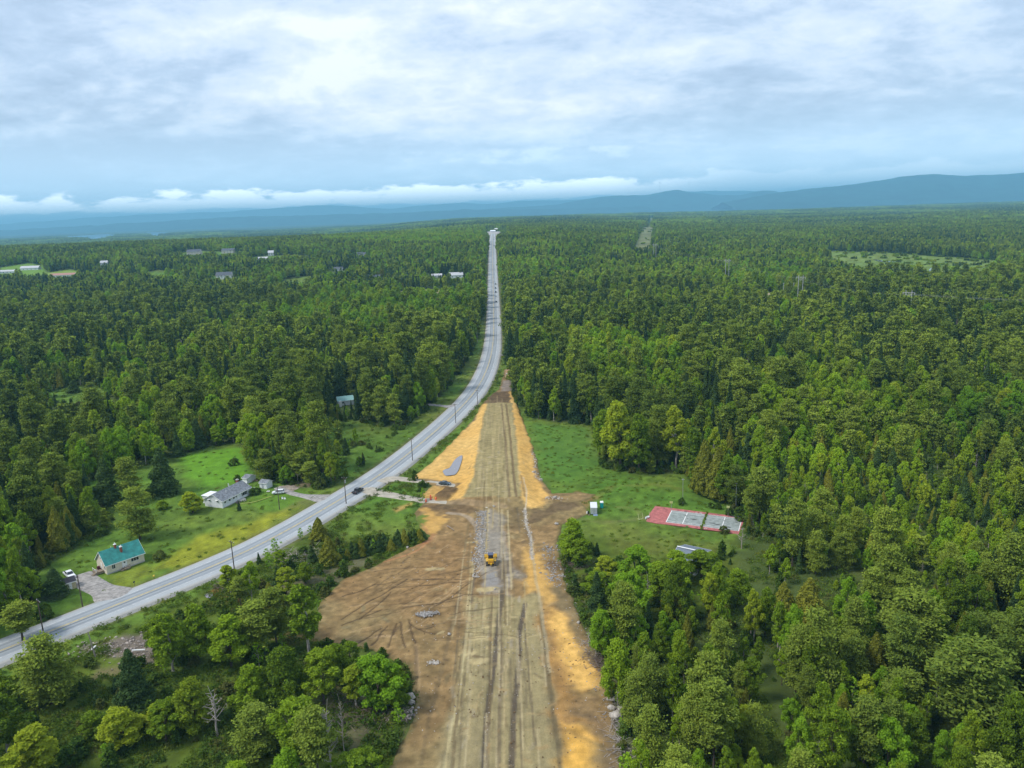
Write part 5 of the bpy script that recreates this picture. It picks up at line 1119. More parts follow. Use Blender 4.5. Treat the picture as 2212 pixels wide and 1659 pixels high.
GREYR = mat('pale_ring', (.5, .5, .48), .8, .2)
for i, (a_, b_, rr) in enumerate(((7.9, 1.0, .75), (17.1, 8.9, .75), (9.8, 11.6, .5), (18.9, 4.0, .55), (8.5, 11.5, .4), (13.4, -1.3, .65))):
    cblob(a_, b_, rr, rr * .6, GREYR, .060, 30 + i, 'ring_patch'); cblob(a_, b_, rr * .7, rr * .35, CGR if b_ > 0 else RED, .064, 60 + i, 'ring_centre')
crk = cpoly('weedy_crack', [(11.7, -2.0), (12.15, -2.0), (12.1, 3), (12.2, 8), (12.3, 12.9), (11.9, 12.9), (11.75, 8), (11.8, 3)], .052, mat('crack_soil', (.08, .11, .02), .95, .1))
wp_ = []; r_ = np.random.RandomState(5)
for _ in range(60): q = cq(12 + r_.normal() * .16, r_.uniform(-2.2, 13)); wp_.append((q[0], q[1], .05 + r_.uniform(0, .2)))
V, F_ = tris(np.repeat(np.array(wp_), 7, 0) + r_.normal(size=(420, 3)) * .14, .34, r_); ob = link('crack_weeds', mesh_np('crack_weeds', V, F_, GRS), tc_); ob['kind'] = 'stuff'
cblob(7.3, -1.6, .45, .9, mat('moss', (.09, .13, .03), .95, .1), .05, 99, 'moss_patch')
# small hoops standing at the court edge
def lamp_post(q, zf, Hm, label, arm=.9, name='light_pole', m=METAL, rr=.09):
    p = at(*zf(*q)); r_ = empty(name, p[0], p[1], float(h(*p)) + .0); MB().tube([(0, 0, -.2), (0, 0, Hm)], [rr * 1.2, rr * .8], 8).build('pole', m, r_)
    hd = MB().box((0, 0, Hm), (arm, .45, .2)).build('lamp_head', METAL, r_); tag(r_, label, 'light pole'); return r_
lamp_post((1272, 385), Z6, 9.2, 'tall light pole on the grass behind the tennis court, left of the pair', .8); lamp_post((1822, 440), Z6, 9.5, 'tall light pole at the wood edge behind the right end of the tennis court', .8)
for q, lab in (((1153, 462), 'short basketball pole at the left end of the court'), ((1742, 512), 'short basketball pole at the right end of the court')):
    p = at(*Z6(*q)); r_ = empty('basketball_hoop', p[0], p[1], float(h(*p)) + .1, rzc); tag(r_, lab, 'basketball hoop')
    MB().tube([(0, 0, -.1), (0, 0, 3.6)], .07, 8).build('pole', METAL, r_); MB().box((0, -.25, 3.0), (1.1, .06, .75)).build('backboard', mat('dull_backboard', (.45, .5, .2), .7, .2), r_)
    MB().tube([(cos(t * pi / 6) * .23, -.6 + sin(t * pi / 6) * .23, 3.05) for t in range(13)], .02, 4).build('rim', mat('orange_rim', (.5, .15, .03), .6, .3), r_)
p = at(*Z6(840, 545)); g_ = empty('goal_frame', p[0], p[1], float(h(*p)) + .05, .5); tag(g_, 'small goal frame of pale posts lying on the grass left of the court', 'goal frame')
PY = mat('pale_yellow_paint', (.6, .62, .35), .6, .3)
for xx in (-.9, .9): MB().tube([(xx, 0, 0), (xx, .5, 2.0)], .06, 6).build('post', PY, g_)
MB().tube([(-.9, 0, .06), (.9, 0, .06)], .06, 6).build('crossbar', PY, g_); MB().tube([(-.9, .8, .06), (-.9, 0, .06)], .05, 6).build('side_bar', PY, g_)
p = at(*Z6(908, 535)); b_ = empty('rowing_boat', p[0], p[1], float(h(*p)) + .1, rzc + 1.2); tag(b_, 'small white boat-shaped hull lying at the red corner of the court', 'boat')
m = MB(); ns = 9; V = []
for k in range(ns):
    t = k / (ns - 1); w = .55 * math.sin(pi * min(.97, t * .8 + .12)); xx = (t - .5) * 2.6
    V += [(xx, -w, .45), (xx, -w * .6, .08), (xx, w * .6, .08), (xx, w, .45)]
m.add(V, [(k * 4 + j, k * 4 + j + 1, k * 4 + j + 5, k * 4 + j + 4) for k in range(ns - 1) for j in range(3)]); m.build('hull', TRIM, b_); MB().box((0, 0, .3), (.25, .9, .05)).build('thwart', WOOD, b_)
p = at(*ZC(182, 385)); s_ = empty('stake', p[0], p[1], float(h(*p))); tag(s_, 'thin yellow-green stake at the left edge of the court', 'stake'); MB().tube([(0, 0, 0), (0, 0, 1.4)], .05, 6).build('shaft', PY, s_)

# ------------------------------------------------------------------ vehicles
def paint(name, col, rough=.35): return mat(name, col, rough, .6, var=.03, scale=1)
def car(name, kind, colm, x, y, z, rz, label, cat='car', group=None, detail=True):
    """x forward. kind: pickup, sedan, suv"""
    r_ = empty(name, x, y, z, rz); tag(r_, label, cat, group)
    Lc_, Wc_ = dict(pickup=(5.7, 1.98), sedan=(4.7, 1.84), suv=(4.7, 1.88))[kind]; hw = Wc_ / 2
    prof = dict(pickup=[(-.5, .45), (-.5, 1.02), (.5, 1.02), (.5, 1.10), (.965, 1.06), (1.0, .9), (1.0, .45)], sedan=[(-.5, .4), (-.5, .92), (-.3, .96), (.3, .95), (.48, .72), (.5, .6), (.5, .38)], suv=[(-.5, .42), (-.5, 1.05), (.2, 1.05), (.45, .92), (.5, .8), (.5, .42)])[kind]
    x0 = -Lc_ / 2; P = {'pickup': [(-2.82, .5), (-2.85, 1.0), (-2.8, 1.08), (.9, 1.10), (2.1, 1.06), (2.75, .98), (2.85, .8), (2.85, .5)],
                        'sedan': [(-2.3, .38), (-2.35, .8), (-2.2, .95), (-1.3, .99), (.9, .95), (1.9, .82), (2.3, .66), (2.35, .4)],
                        'suv': [(-2.3, .42), (-2.35, .95), (-2.25, 1.05), (1.1, 1.05), (2.0, .95), (2.32, .78), (2.35, .42)]}[kind]
    m = MB(); n = len(P); V = []
    for yy, s_ in ((-hw, .93), (-hw * .93, 1.0), (hw * .93, 1.0), (hw, .93)):
        for (a_, b_) in P: V.append((a_ * (.985 if abs(yy) == hw else 1), yy, .38 + (b_ - .38) * s_))
    F_ = [tuple(range(n)), tuple(range(3 * n, 4 * n))[::-1]] + [(j * n + i, (j + 1) * n + i, (j + 1) * n + (i + 1) % n, j * n + (i + 1) % n) for j in range(3) for i in range(n)]
    body = m.add(V, F_).build('body', colm, r_)
    C = {'pickup': [(-1.0, 1.05), (-.85, 1.78), (.55, 1.80), (1.25, 1.08)], 'sedan': [(-1.75, .96), (-1.0, 1.40), (.2, 1.42), (1.05, .94)], 'suv': [(-2.2, 1.03), (-1.95, 1.62), (.2, 1.66), (1.15, 1.03)]}[kind]
    def cab(ins, zt, mt, nm, par):
        V = []
        for yy in (-1, 1):
            for i, (a_, b_) in enumerate(C): V.append((a_ + ins * (1 if i < 2 else -1), yy * (hw * (.93 if b_ < 1.2 else .78) + (-ins * .3)), b_ if b_ < 1.2 else b_ * zt))
        return MB().add(V, [(0, 1, 2, 3), (7, 6, 5, 4), (0, 4, 5, 1), (1, 5, 6, 2), (2, 6, 7, 3), (3, 7, 4, 0)]).build(nm, mt, par)
    cab(0, 1.0, GLASS, 'window_glass', r_)
    tp = [c_ for c_ in C if c_[1] > 1.2]; MB().box(((tp[0][0] + tp[1][0]) / 2, 0, tp[0][1] - .02), (abs(tp[1][0] - tp[0][0]) + .1, hw * 1.6, .07), top=(.94, .92)).build('roof', colm, r_)
    if detail:
        for sy in (-1, 1):
            for i, (a_, b_) in enumerate(C[:2] and [(C[0], C[1]), (C[3], C[2])]):
                MB().tube([(a_[0], sy * hw * .92, a_[1]), (b_[0], sy * hw * .785, b_[1])], .05, 4).build('pillar', colm, r_)
            MB().box((P[-1][0] - .04, sy * hw * .72, .66), (.08, .34, .16)).build('headlight', FLATW, r_); MB().box((P[0][0] + .0, sy * hw * .8, .76), (.08, .22, .2)).build('taillight', mat('red_lens', (.4, .02, .02), .3, .5), r_)
        if kind == 'pickup': MB().box((-1.93, 0, .86), (1.6, hw * 1.6, .24)).build('load_bed', BLACK, r_)
    wx_ = dict(pickup=1.78, sedan=1.42, suv=1.42)[kind]; wr = dict(pickup=.40, sedan=.33, suv=.36)[kind]
    for sx in (-1, 1):
        for sy in (-1, 1):
            w_ = MB().tube([(sx * wx_, sy * (hw - .22), wr), (sx * wx_, sy * (hw + .02), wr)], wr, 12).build('wheel', TYRE, r_)
            if detail: MB().tube([(sx * wx_, sy * (hw + .0), wr), (sx * wx_, sy * (hw + .03), wr)], wr * .6, 10).build('rim', METAL, w_)
    return r_
def road_dir(px, py):
    p = np.array(at(px, py)); d = np.linalg.norm(ROAD - p, axis=1); i = int(np.argmin(d)); i = min(max(i, 1), len(ROAD) - 2); t = ROAD[i + 1] - ROAD[i - 1]; return math.atan2(t[1], t[0])
def on_road(px, py, off, name, kind, m, label, flip=0, **k):
    p = np.array(at(px, py)); i = int(np.argmin(np.linalg.norm(ROAD - p, axis=1))); i = min(max(i, 1), len(ROAD) - 2); t = (ROAD[i + 1] - ROAD[i - 1]); t /= np.linalg.norm(t)
    s_ = (p - ROAD[i]) @ t; q = ROAD[i] + t * s_ + np.array([t[1], -t[0]]) * off
    return car(name, kind, m, q[0], q[1], float(h(*q)) + .25, math.atan2(t[1], t[0]) + (pi if flip else 0), label, **k)
DKP = paint('black_paint', (.02, .02, .025)); DBL = paint('dark_blue_paint', (.03, .06, .08)); WHP = paint('white_car_paint', (.75, .77, .8), .35); SIL = paint('silver_paint', (.4, .42, .45)); RDP = paint('dark_red_paint', (.18, .03, .03))
on_road(767, 1064, 2.2, 'pickup_truck', 'pickup', DKP, 'black pickup truck driving on the road near the side road junction', cat='pickup truck')
p = at(*Z7(1432, 440)); car('parked_car', 'sedan', DBL, p[0], p[1], float(h(*p)) + .28, -.32, 'dark blue sedan parked at the end of the upper side road', cat='car')
p = at(*ZR(1870, 450)); car('parked_car', 'suv', WHP, p[0], p[1], float(h(*p)) + .25, pi + .12, 'white hatchback parked on the gravel beside the ranch house lawn', cat='car')
p = at(*ZG(640, 925)); p2 = at(*ZG(620, 915)); car('parked_truck', 'pickup', WHP, p[0] - 1.2, p[1] + 2.2, float(h(*p)) + .2, -.75, 'white pickup parked behind the little yellow shed', cat='pickup truck')
vs = [((996, 750), DKP, 'suv', 'dark car at the tail of the column driving away up the straight road'), ((994, 716), SIL, 'sedan', 'silver-grey car second from the tail of the column'), ((993, 687), DKP, 'pickup', 'large dark vehicle in the middle of the column'), ((992, 661), DKP, 'suv', 'dark car ahead of the large dark vehicle in the column'), ((988, 634), SIL, 'pickup', 'grey pickup leading the column on the straight road'),
      ((967, 505), WHP, 'sedan', 'pale car alone in the left lane, halfway up the straight road'), ((980, 385), DKP, 'suv', 'dark car near the top of the straight road'), ((978, 343), DKP, 'sedan', 'topmost dark car just before the road end'), ((978, 330), RDP, 'sedan', 'dark red car at the very end of the straight road')]
for q, m_, kd, lab in vs: on_road(*ZM(*q), 3.2 if q[0] != 967 else -2.4, 'car', kd, m_, lab, flip=(q[0] == 967), group='vehicles on the straight road', cat='car', detail=False)

# bulldozer seen from behind
p = at(*Z2(970, 195)); dz_ = empty('bulldozer', p[0], p[1], float(h(*p)) + .22, pi / 2 + .04); tag(dz_, 'yellow bulldozer with black cab working on the grey gravel bed', 'bulldozer')
DY = paint('machine_yellow', (.62, .36, .02), .5); TRK = mat('track_steel', (.09, .075, .06), .8, .3, var=.3, scale=4)
for sy in (-1, 1):
    t_ = MB().prism([(-2.0, .0), (-2.35, .4), (-2.1, .95), (-.9, 1.15), (1.5, .95), (1.9, .5), (1.6, .0)], sy * 1.25 - .32, sy * 1.25 + .32).build('track', TRK, dz_)
    for k in range(9): MB().box((-2.0 + .42 * k, sy * 1.25, .98 + .12 * math.exp(-((k - 3) / 2) ** 2)), (.2, .66, .1)).build('track_shoe', TRK, t_)
    MB().box((-.2, sy * 1.2, 1.12), (2.4, .7, .12)).build('fender', DY, dz_)
    MB().box((1.9, sy * .95, .45), (2.2, .2, .28)).build('blade_arm', DY, dz_)
MB().box((-1.3, 0, .6), (1.7, 1.75, 1.25), top=(.85, .9)).build('rear_body', DY, dz_, bevel=.06); MB().box((1.1, 0, .6), (2.0, 1.15, 1.2), top=(.95, .85)).build('engine_hood', DY, dz_, bevel=.06)
cb_ = MB().box((-.25, 0, 1.75), (1.5, 1.5, 1.25), top=(.92, .9)).build('cab', GLASS, dz_); MB().box((-.25, 0, 3.0), (1.9, 1.75, .14)).build('cab_roof', paint('slate_roof', (.07, .08, .13), .4), dz_, bevel=.03)
for sx in (-.68, .68):
    for sy in (-.68, .68): MB().box((-.25 + sx, sy, 1.75), (.12, .12, 1.25)).build('cab_post', BLACK, cb_)
for sy in (-1, 1): MB().box((.62, sy * .98, 2.85), (.18, .28, .22)).build('work_light', TRIM, dz_)
MB().add([(2.95, -1.95, .05), (2.95, 1.95, .05), (3.1, 1.95, 1.5), (3.1, -1.95, 1.5), (2.75, -1.95, .05), (2.75, 1.95, .05), (2.6, 1.95, .7), (2.98, 1.95, 1.5), (2.6, -1.95, .7), (2.98, -1.95, 1.5)], [(0, 1, 2, 3), (4, 8, 6, 5), (8, 9, 7, 6), (9, 3, 2, 7), (0, 4, 5, 1), (1, 5, 6, 7, 2), (0, 3, 9, 8, 4)]).build('blade', DY, dz_)
MB().box((-2.5, 0, .5), (.8, .5, .45)).build('ripper', DY, dz_); MB().tube([(-2.85, 0, .75), (-2.9, 0, -.05)], [.12, .05], 6).build('ripper_shank', TRK, dz_); MB().tube([(1.3, .2, 1.7), (1.3, .2, 2.5)], .07, 6).build('exhaust_pipe', BLACK, dz_)
MB().box((-2.12, 0, 1.0), (.1, 1.3, .5)).build('rear_panel', paint('amber_panel', (.5, .24, .02), .5), dz_)

# cargo trailer and portable toilet
p = at(*Z6(352, 500)); tr = empty('cargo_container', p[0], p[1], float(h(*p)) + .1, -.08); tag(tr, 'silver-white cargo box on a rusty base beside the teal portable toilet', 'container')
MB().box((0, 2.6, .25), (2.3, 5.4, 2.3)).build('box_body', mat('dull_aluminium', (.55, .57, .58), .5, .4, metal=.3, var=.12, scale=1), tr, bevel=.05)
ro = MB().box((0, 2.6, 2.56), (2.42, 5.5, .08)).build('box_roof', FLATW, tr)
for k in range(6): MB().box((0, .3 + k * .92, 2.64), (2.3, .07, .05)).build('roof_rib', METAL, ro)
for sx in (-.56, .56): d = MB().box((sx, -.14, .3), (1.08, .05, 2.15)).build('door', mat('door_panel', (.42, .45, .45), .5, .4, var=.1), tr); MB().tube([(sx * .3, -.2, .4), (sx * .3, -.2, 2.3)], .025, 5).build('lock_rod', METAL, d)
MB().box((0, 2.6, 0), (2.0, 5.2, .25)).build('base_frame', BLACK, tr); MB().box((.5, -.8, 0), (1.5, 1.0, .22)).build('blue_tarp', mat('blue_tarp', (.25, .33, .5), .6, .3), tr)
for k, (dx, dy, hh) in enumerate(((-1.9, .6, 1.2), (-2.3, 1.2, .8), (-1.7, -.4, .5))): 
    b_ = empty('material_bag', p[0] + dx, p[1] + dy, float(h(*p)) + .05, k); MB().box((0, 0, 0), (.6, .5, hh), top=(.8, .8)).build('sack', (BLACK, TRIM, WOOD)[k], b_, bevel=.05); tag(b_, ('dark upright bundle at the left side of the cargo box', 'white sack just left of the dark bundle by the cargo box', 'brown sack on the ground at the front left corner of the cargo box')[k], 'sack')
p = at(*Z6(433, 430)); pt = empty('portable_toilet', p[0], p[1], float(h(*p)) + .1, -.1); tag(pt, 'teal portable toilet with white roof right of the cargo box', 'portable toilet')
PT = paint('teal_plastic', (.0, .28, .28), .5); MB().box((0, 0, .1), (1.2, 1.2, 2.05)).build('cabin', PT, pt, bevel=.04); MB().box((0, 0, 2.15), (1.3, 1.3, .3), top=(.75, .8)).build('roof', TRIM, pt); dd = MB().box((0, -.62, .2), (.75, .04, 1.85)).build('door', paint('teal_door', (.0, .33, .33), .5), pt)
MB().tube([(.4, .4, 2.15), (.4, .4, 2.75)], .06, 6).build('vent_pipe', TRIM, pt); MB().box((0, 0, 0), (1.3, 1.3, .12)).build('skid', BLACK, pt)

# traffic drums
ORD = paint('safety_orange', (.75, .13, .06), .6)
for i, (q, lab) in enumerate((((1172, 680), 'orange and white traffic drum nearest the viewer on the lower side road'), ((1238, 650), 'orange and white traffic drum behind the nearest one'), ((1310, 655), 'orange traffic drum rightmost by the dark soil pile'), ((1235, 625), 'orange and white drum farthest back by the grass edge'))):
    p = at(*Z7(*q)); b_ = empty('traffic_drum', p[0], p[1], float(h(*p)) + .25); tag(b_, lab, 'traffic drum', 'traffic drums blocking the side road')
    MB().tube([(0, 0, 0), (0, 0, 1.15)], [.34, .26], 10).build('barrel', ORD, b_)
    for z in (.3, .62, .9): MB().tube([(0, 0, z), (0, 0, z + .14)], [.335 - z * .07, .325 - z * .07], 10, False).build('white_band', TRIM, b_)
    MB().tube([(0, 0, -.02), (0, 0, .06)], .45, 10).build('rubber_base', BLACK, b_)

# ------------------------------------------------------------------ utility poles and wires
POLE = mat('pole_wood', (.13, .10, .08), .9, .1, var=.25, scale=2)
def upole(q, z, Hm, label, rz=0, lean=0, cross=True, name='utility_pole', m=POLE, transformer=False):
    p = at(*(z(*q) if z else q)); r_ = empty(name, p[0], p[1], float(h(*p)), rz); r_.rotation_euler[1] = lean; tag(r_, label, 'utility pole', 'wooden utility poles along the road')
    MB().tube([(0, 0, -.4), (0, 0, Hm)], [.19, .12], 8).build('pole', m, r_)
    if cross:
        MB().box((0, .15, Hm - .6), (2.5, .12, .14)).build('crossarm', m, r_)
        for xx in (-1.1, 0, 1.1): MB().tube([(xx, .15, Hm - .46), (xx, .15, Hm - .22)], .06, 6).build('insulator', FLATW, r_)
    if transformer: MB().tube([(.4, 0, Hm - 2.3), (.4, 0, Hm - 1.3)], .25, 8).build('transformer', METAL, r_)
    return (p[0], p[1], float(h(*p)) + Hm - .35)
pd = lambda px, py: road_dir(px, py) - pi / 2
poles = [upole(Z1(290, 690), None, 11.5, 'utility pole beside the road at the lower left above the big pine', pd(95, 1350)), upole(Z1(1522, 262), None, 10.8, 'utility pole with crossarm across the road from the teal-roofed house', pd(505, 1210)),
         upole(Z5(32, 1020), None, 10.8, 'utility pole by the junction next to the black pickup', pd(745, 1070), transformer=True), upole(Z5(462, 740), None, 10.5, 'utility pole between the road and the orange slope with the puddle', pd(890, 970)),
         upole(Z5(742, 498), None, 10.5, 'utility pole beside the road where it starts to bend uphill', pd(984, 900)), upole(Z5(885, 400), None, 10.5, 'utility pole left of the dark soil at the top of the roadbed', pd(1032, 850)),
         upole((1100, 760), None, 10.5, 'utility pole at the right of the road past the excavation end', pd(1078, 750)), upole((1087, 690), None, 10.5, 'utility pole farther up the right side of the straight road', pd(1070, 690)),
         upole((1083, 640), None, 10.5, 'most distant utility pole by the right edge of the straight road', pd(1070, 640))]
upole(ZR(1895, 800), None, 9.0, 'thin service pole on the ranch house lawn in front of the white car', 0, cross=False); upole(Z1(535, 472), None, 9.5, 'thin service pole on the grass left of the gravel driveway', 0, cross=False)
upole(Z1(618, 800), None, 7.0, 'short pale leaning pole above the rubble strip', 0, lean=-.12, cross=False, m=DEAD)
upole(ZM(882, 1010), None, 9.5, 'service pole left of the straight road near its near end', 0, cross=False, m=DEAD); upole(ZM(916, 850), None, 9.5, 'pale service pole left of the straight road higher up', 0, cross=False, m=DEAD)
WIRE = mat('wire', (.03, .03, .03), .6, .2)
for i, (a, b) in enumerate(zip(poles[:-1], poles[1:])):
    m = MB(); d = np.array(b[:2]) - np.array(a[:2]); d /= np.linalg.norm(d); nrm = np.array([d[1], -d[0]])
    for o_ in (-1.1, 0, 1.1):
        pts = []
        for k in range(9): t = k / 8; s_ = 4 * t * (1 - t) * 1.3; pts.append((a[0] + (b[0] - a[0]) * t + nrm[0] * o_, a[1] + (b[1] - a[1]) * t + nrm[1] * o_, a[2] + (b[2] - a[2]) * t - s_))
        m.tube(pts, .02, 3, False)
    w_ = m.build('power_cable', WIRE); tag(w_, 'thin roadside cables %s' % ('from the lower left pole to the teal-roofed house pole', 'from the teal-roofed house pole to the junction pole', 'from the junction pole to the orange-slope pole', 'from the orange-slope pole to the bend pole', 'from the bend pole to the roadbed pole', 'from the roadbed pole to the one past the excavation', 'from the excavation pole up the straight road', 'to the most distant roadside pole')[i], 'power cable', 'cables between roadside poles'); w_['kind'] = 'thing'

# transmission H-frames across the forest at right
HFR = mat('silvered_wood', (.45, .45, .44), .8, .2, var=.1)
def hframe(q, z, Hm, label, rz, W_=4.6, dz=0):
    p = at(*z(*q)); r_ = empty('transmission_tower', p[0], p[1], float(h(*p)) + dz, rz); tag(r_, label, 'power pylon', 'H-frame power pylons crossing the forest')
    for xx in (-W_ / 2, W_ / 2): MB().tube([(xx, 0, -.5), (xx, 0, Hm)], [.34, .26], 6).build('pole', HFR, r_)
    MB().box((0, 0, Hm - 2.2), (W_ * 2.1, .35, .4)).build('crossarm', HFR, r_); MB().tube([(-W_ / 2, 0, Hm - 2.6), (0, 0, Hm - 5.5)], .16, 5).build('brace', HFR, r_); MB().tube([(W_ / 2, 0, Hm - 2.6), (0, 0, Hm - 5.5)], .16, 5).build('brace', HFR, r_)
    for xx in (-W_, 0, W_): MB().tube([(xx, 0, Hm - 2.3), (xx, 0, Hm - 3.6)], .14, 6).build('insulator', TRIM, r_)
    return np.array([p[0], p[1], float(h(*p)) + dz + Hm - 3.5]), rz
T = [hframe((1452, 1045), ZQ, 27, 'nearest right H-frame pylon, low among the pines', -.6), hframe((758, 932), ZQ, 30, 'H-frame pylon with diagonal braces standing clear by the dirt patch', -.6), hframe((287, 772), ZQ, 28, 'H-frame pylon left of the dirt patch, farther off', -.5), hframe((2030, 455), ZM, 24, 'H-frame pylon just right of the cut corridor', -.4)]
for q, lab in (((650, 910), 'single pale pole left of the braced pylon'), ((716, 908), 'single pale pole right beside the braced pylon')):
    p = at(*ZQ(*q)); r_ = empty('utility_pole', p[0], p[1], float(h(*p)) + 2); tag(r_, lab, 'utility pole'); MB().tube([(0, 0, 0), (0, 0, 17)], [.28, .2], 6).build('pole', HFR, r_); MB().box((0, 0, 16.4), (1.6, .3, .3)).build('crossarm', HFR, r_)
ex = [T[0][0] + np.array([330, -210, 0]), *[t[0] for t in T]]
for i, (a, b) in enumerate(zip(ex[:-1], ex[1:])):
    m = MB(); d = b[:2] - a[:2]; d /= np.linalg.norm(d); nrm = np.array([d[1], -d[0]])
    for o_ in (-4.6, 0, 4.6): m.tube([(a[0] + (b[0] - a[0]) * t + nrm[0] * o_, a[1] + (b[1] - a[1]) * t + nrm[1] * o_, a[2] + (b[2] - a[2]) * t - 16 * t * (1 - t)) for t in np.linspace(0, 1, 13)], .022, 3, False)
    w_ = m.build('power_cable', mat('aluminium_wire', (.45, .46, .47), .5, .4)); tag(w_, 'high-voltage cables %s' % ('running off to the right from the nearest right pylon', 'between the nearest right pylon and the braced one', 'between the braced pylon and the next one leftwards', 'between the two leftmost pylons toward the corridor')[i], 'power cable', 'cables of the forest power line')
# wind turbines on the far ridge
for i, (q, D_, lab) in enumerate((((1358, 419), 19000, 'white wind turbine standing on the bare ridge'), ((1488, 409), 19300, 'white wind turbine just right of the rounded hilltop'), ((1425, 408), 19300, 'white wind turbine left of the rounded hilltop'))):
    d = ray(*q); t = D_ / d[1]; x_, y_, z_ = d[0] * t, D_, CAM_H + d[2] * t - 25
    r_ = empty('wind_turbine', x_, y_, z_, .4 * i); tag(r_, lab, 'wind turbine', 'wind turbines on the far ridge'); TW = mat('turbine_white', (.8, .8, .8), .5, .3)
    MB().tube([(0, 0, 0), (0, 0, 175)], [4, 2.5], 8).build('tower', TW, r_); MB().box((0, 0, 174), (6, 12, 6)).build('nacelle', TW, r_)
    for k in range(3): a = k * 2 * pi / 3 + .3 + i; MB().tube([(0, -7, 177), (sin(a) * 62, -7, 177 + cos(a) * 62)], [2.2, .6], 5).build('blade', TW, r_)

# ------------------------------------------------------------------ rocks, rubble, brush
ROCK = mat('granite', (.42, .38, .33), .9, .2, var=.25, scale=1.6, bump=.4); ROCKD = mat('grey_stone', (.30, .28, .26), .9, .2, var=.3, scale=2); RUBM = mat('pale_rubble', (.36, .31, .275), .9, .2, var=.4, scale=.8)
def rock_v(r_, s_, sub=1):
    import bmesh
    b = bmesh.new(); bmesh.ops.create_icosphere(b, subdivisions=sub, radius=1); V = np.array([v.co[:] for v in b.verts]); F_ = np.array([[v.index for v in f.verts] for f in b.faces]); b.free()
    sc_ = np.array([r_.uniform(.8, 1.2), r_.uniform(.6, 1.0), r_.uniform(.5, .8)]); V = V * (1 + .22 * r_.normal(size=(len(V), 1))) * sc_ * s_; a = r_.uniform(0, 6.3); c_, n_ = cos(a), sin(a)
    return np.stack([V[:, 0] * c_ - V[:, 1] * n_, V[:, 0] * n_ + V[:, 1] * c_, V[:, 2]], 1), F_
_rr = np.random.RandomState(31); ICO = [rock_v(_rr, 1, 0) for _ in range(8)]
def boulder(q, z, size, label, i=0, mt=ROCK):
    p = at(*z(*q)); V, F_ = rock_v(np.random.RandomState(i), 1, 2); V = V * size / 2; V[:, 2] += size * .22
    o = link('boulder', mesh_np('boulder', V, F_, mt, True), None, (p[0], p[1], float(h(*p)) + .1)); tag(o, label, 'boulder'); return o
for i, (q, z, s_, lab) in enumerate((((445, 1075), Z2, 2.3, 'large pale boulder at the left edge of the dirt below the leafy clump'), ((450, 1105), Z2, 1.9, 'boulder directly in front of the large pale one at the left edge'), ((1783, 1205), Z2, 3.0, 'biggest rounded boulder along the right edge of the dirt'), ((1806, 1155), Z2, 2.1, 'boulder just behind the biggest one at the right edge'),
                                     ((1757, 1140), Z2, 1.6, 'small boulder left of the pair at the right edge'), ((1745, 1025), Z2, 2.0, 'farthest pale boulder along the right edge'), ((1755, 1085), Z2, 1.7, 'boulder between the farthest one and the pair at the right'), ((428, 95), Z2, 1.0, 'white stone at the upper rim of the brown pad'), ((700, 660), Z2, .9, 'pale stone lying alone on the brown pad'),
                                     ((1537, 588), Z2, 1.2, 'pale stone at the right wood edge beside the orange sand'), ((995, 368), Z2, .9, 'white stone in front of the bulldozer on the pale patch'), ((988, 1040), Z5, 1.3, 'pale stone lying at the crossing above the gravel bed'), ((1385, 985), Z5, 1.6, 'pale stone in the dark soil right of the crossing'), ((1250, 820), Z5, 1.7, 'pale stone in the drainage line right of the roadbed'),
                                     ((1075, 185), Z5, 2.4, 'pale stone slab at the far end of the excavation'), ((1120, 450), Z5, 1.8, 'grey stone at the right edge of the upper roadbed'), ((733, 800), Z5, 1.1, 'small dark stump rising from the puddle'), ((890, 440), Z5, 1.4, 'grey stone left of the upper roadbed'), ((1038, 405), Z5, 1.0, 'white stone at the head of the tyre tracks'), ((1395, 1155), Z5, 1.6, 'flat pale stone on the brown soil left of the near woods'))):
    boulder(q, z, s_, lab, i)
def stones(name, label, pts, z, n, width, s0, s1, m, seed=1, dz=.25, kind='stuff'):
    r_ = np.random.RandomState(seed); L_ = smooth(wp(pts, z), 1); seg = r_.randint(0, len(L_) - 1, n); t = r_.rand(n)[:, None]; P_ = L_[seg] * (1 - t) + L_[seg + 1] * t + r_.normal(size=(n, 2)) * width / 2.2
    Vs = []; Fs = []; o = 0
    for k in range(n):
        V, F_ = ICO[r_.randint(8)]; s_ = s0 + (s1 - s0) * r_.rand() ** 2.2; Vs.append(V * s_ / 2 + np.array([P_[k, 0], P_[k, 1], float(0)])); Fs.append(F_ + o); o += len(V)
    hz_ = np.repeat(h(P_[:, 0], P_[:, 1]), [len(v) for v in Vs]); V = np.concatenate(Vs); V[:, 2] += hz_ + dz
    o_ = link(name, mesh_np(name, V, np.concatenate(Fs), m)); o_['kind'] = kind; o_['label'] = label; return o_
stones('rock_line', 'line of blasted rocks left of the bulldozer', [(915, 1075), (905, 1150), (905, 1230), (895, 1320), (890, 1400)], Z5, 420, 2.4, .3, 1.1, ROCKD, 1); stones('rock_line', 'scatter of rocks running past the bulldozer', [(890, 20), (905, 120), (890, 200), (870, 290)], Z2, 200, 1.6, .25, .8, ROCK, 2)
stones('rock_line', 'grey rocks along the right of the orange sand', [(1340, 90), (1350, 200), (1380, 270), (1400, 330)], Z2, 300, 4.0, .25, .9, ROCKD, 3); stones('gravel_stones', 'fine stones in the left dark rut', [(1040, 390), (1015, 620), (990, 840), (955, 1120), (930, 1350), (925, 1600)], Z2, 160, 1.3, .08, .26, ROCK, 4, .10)
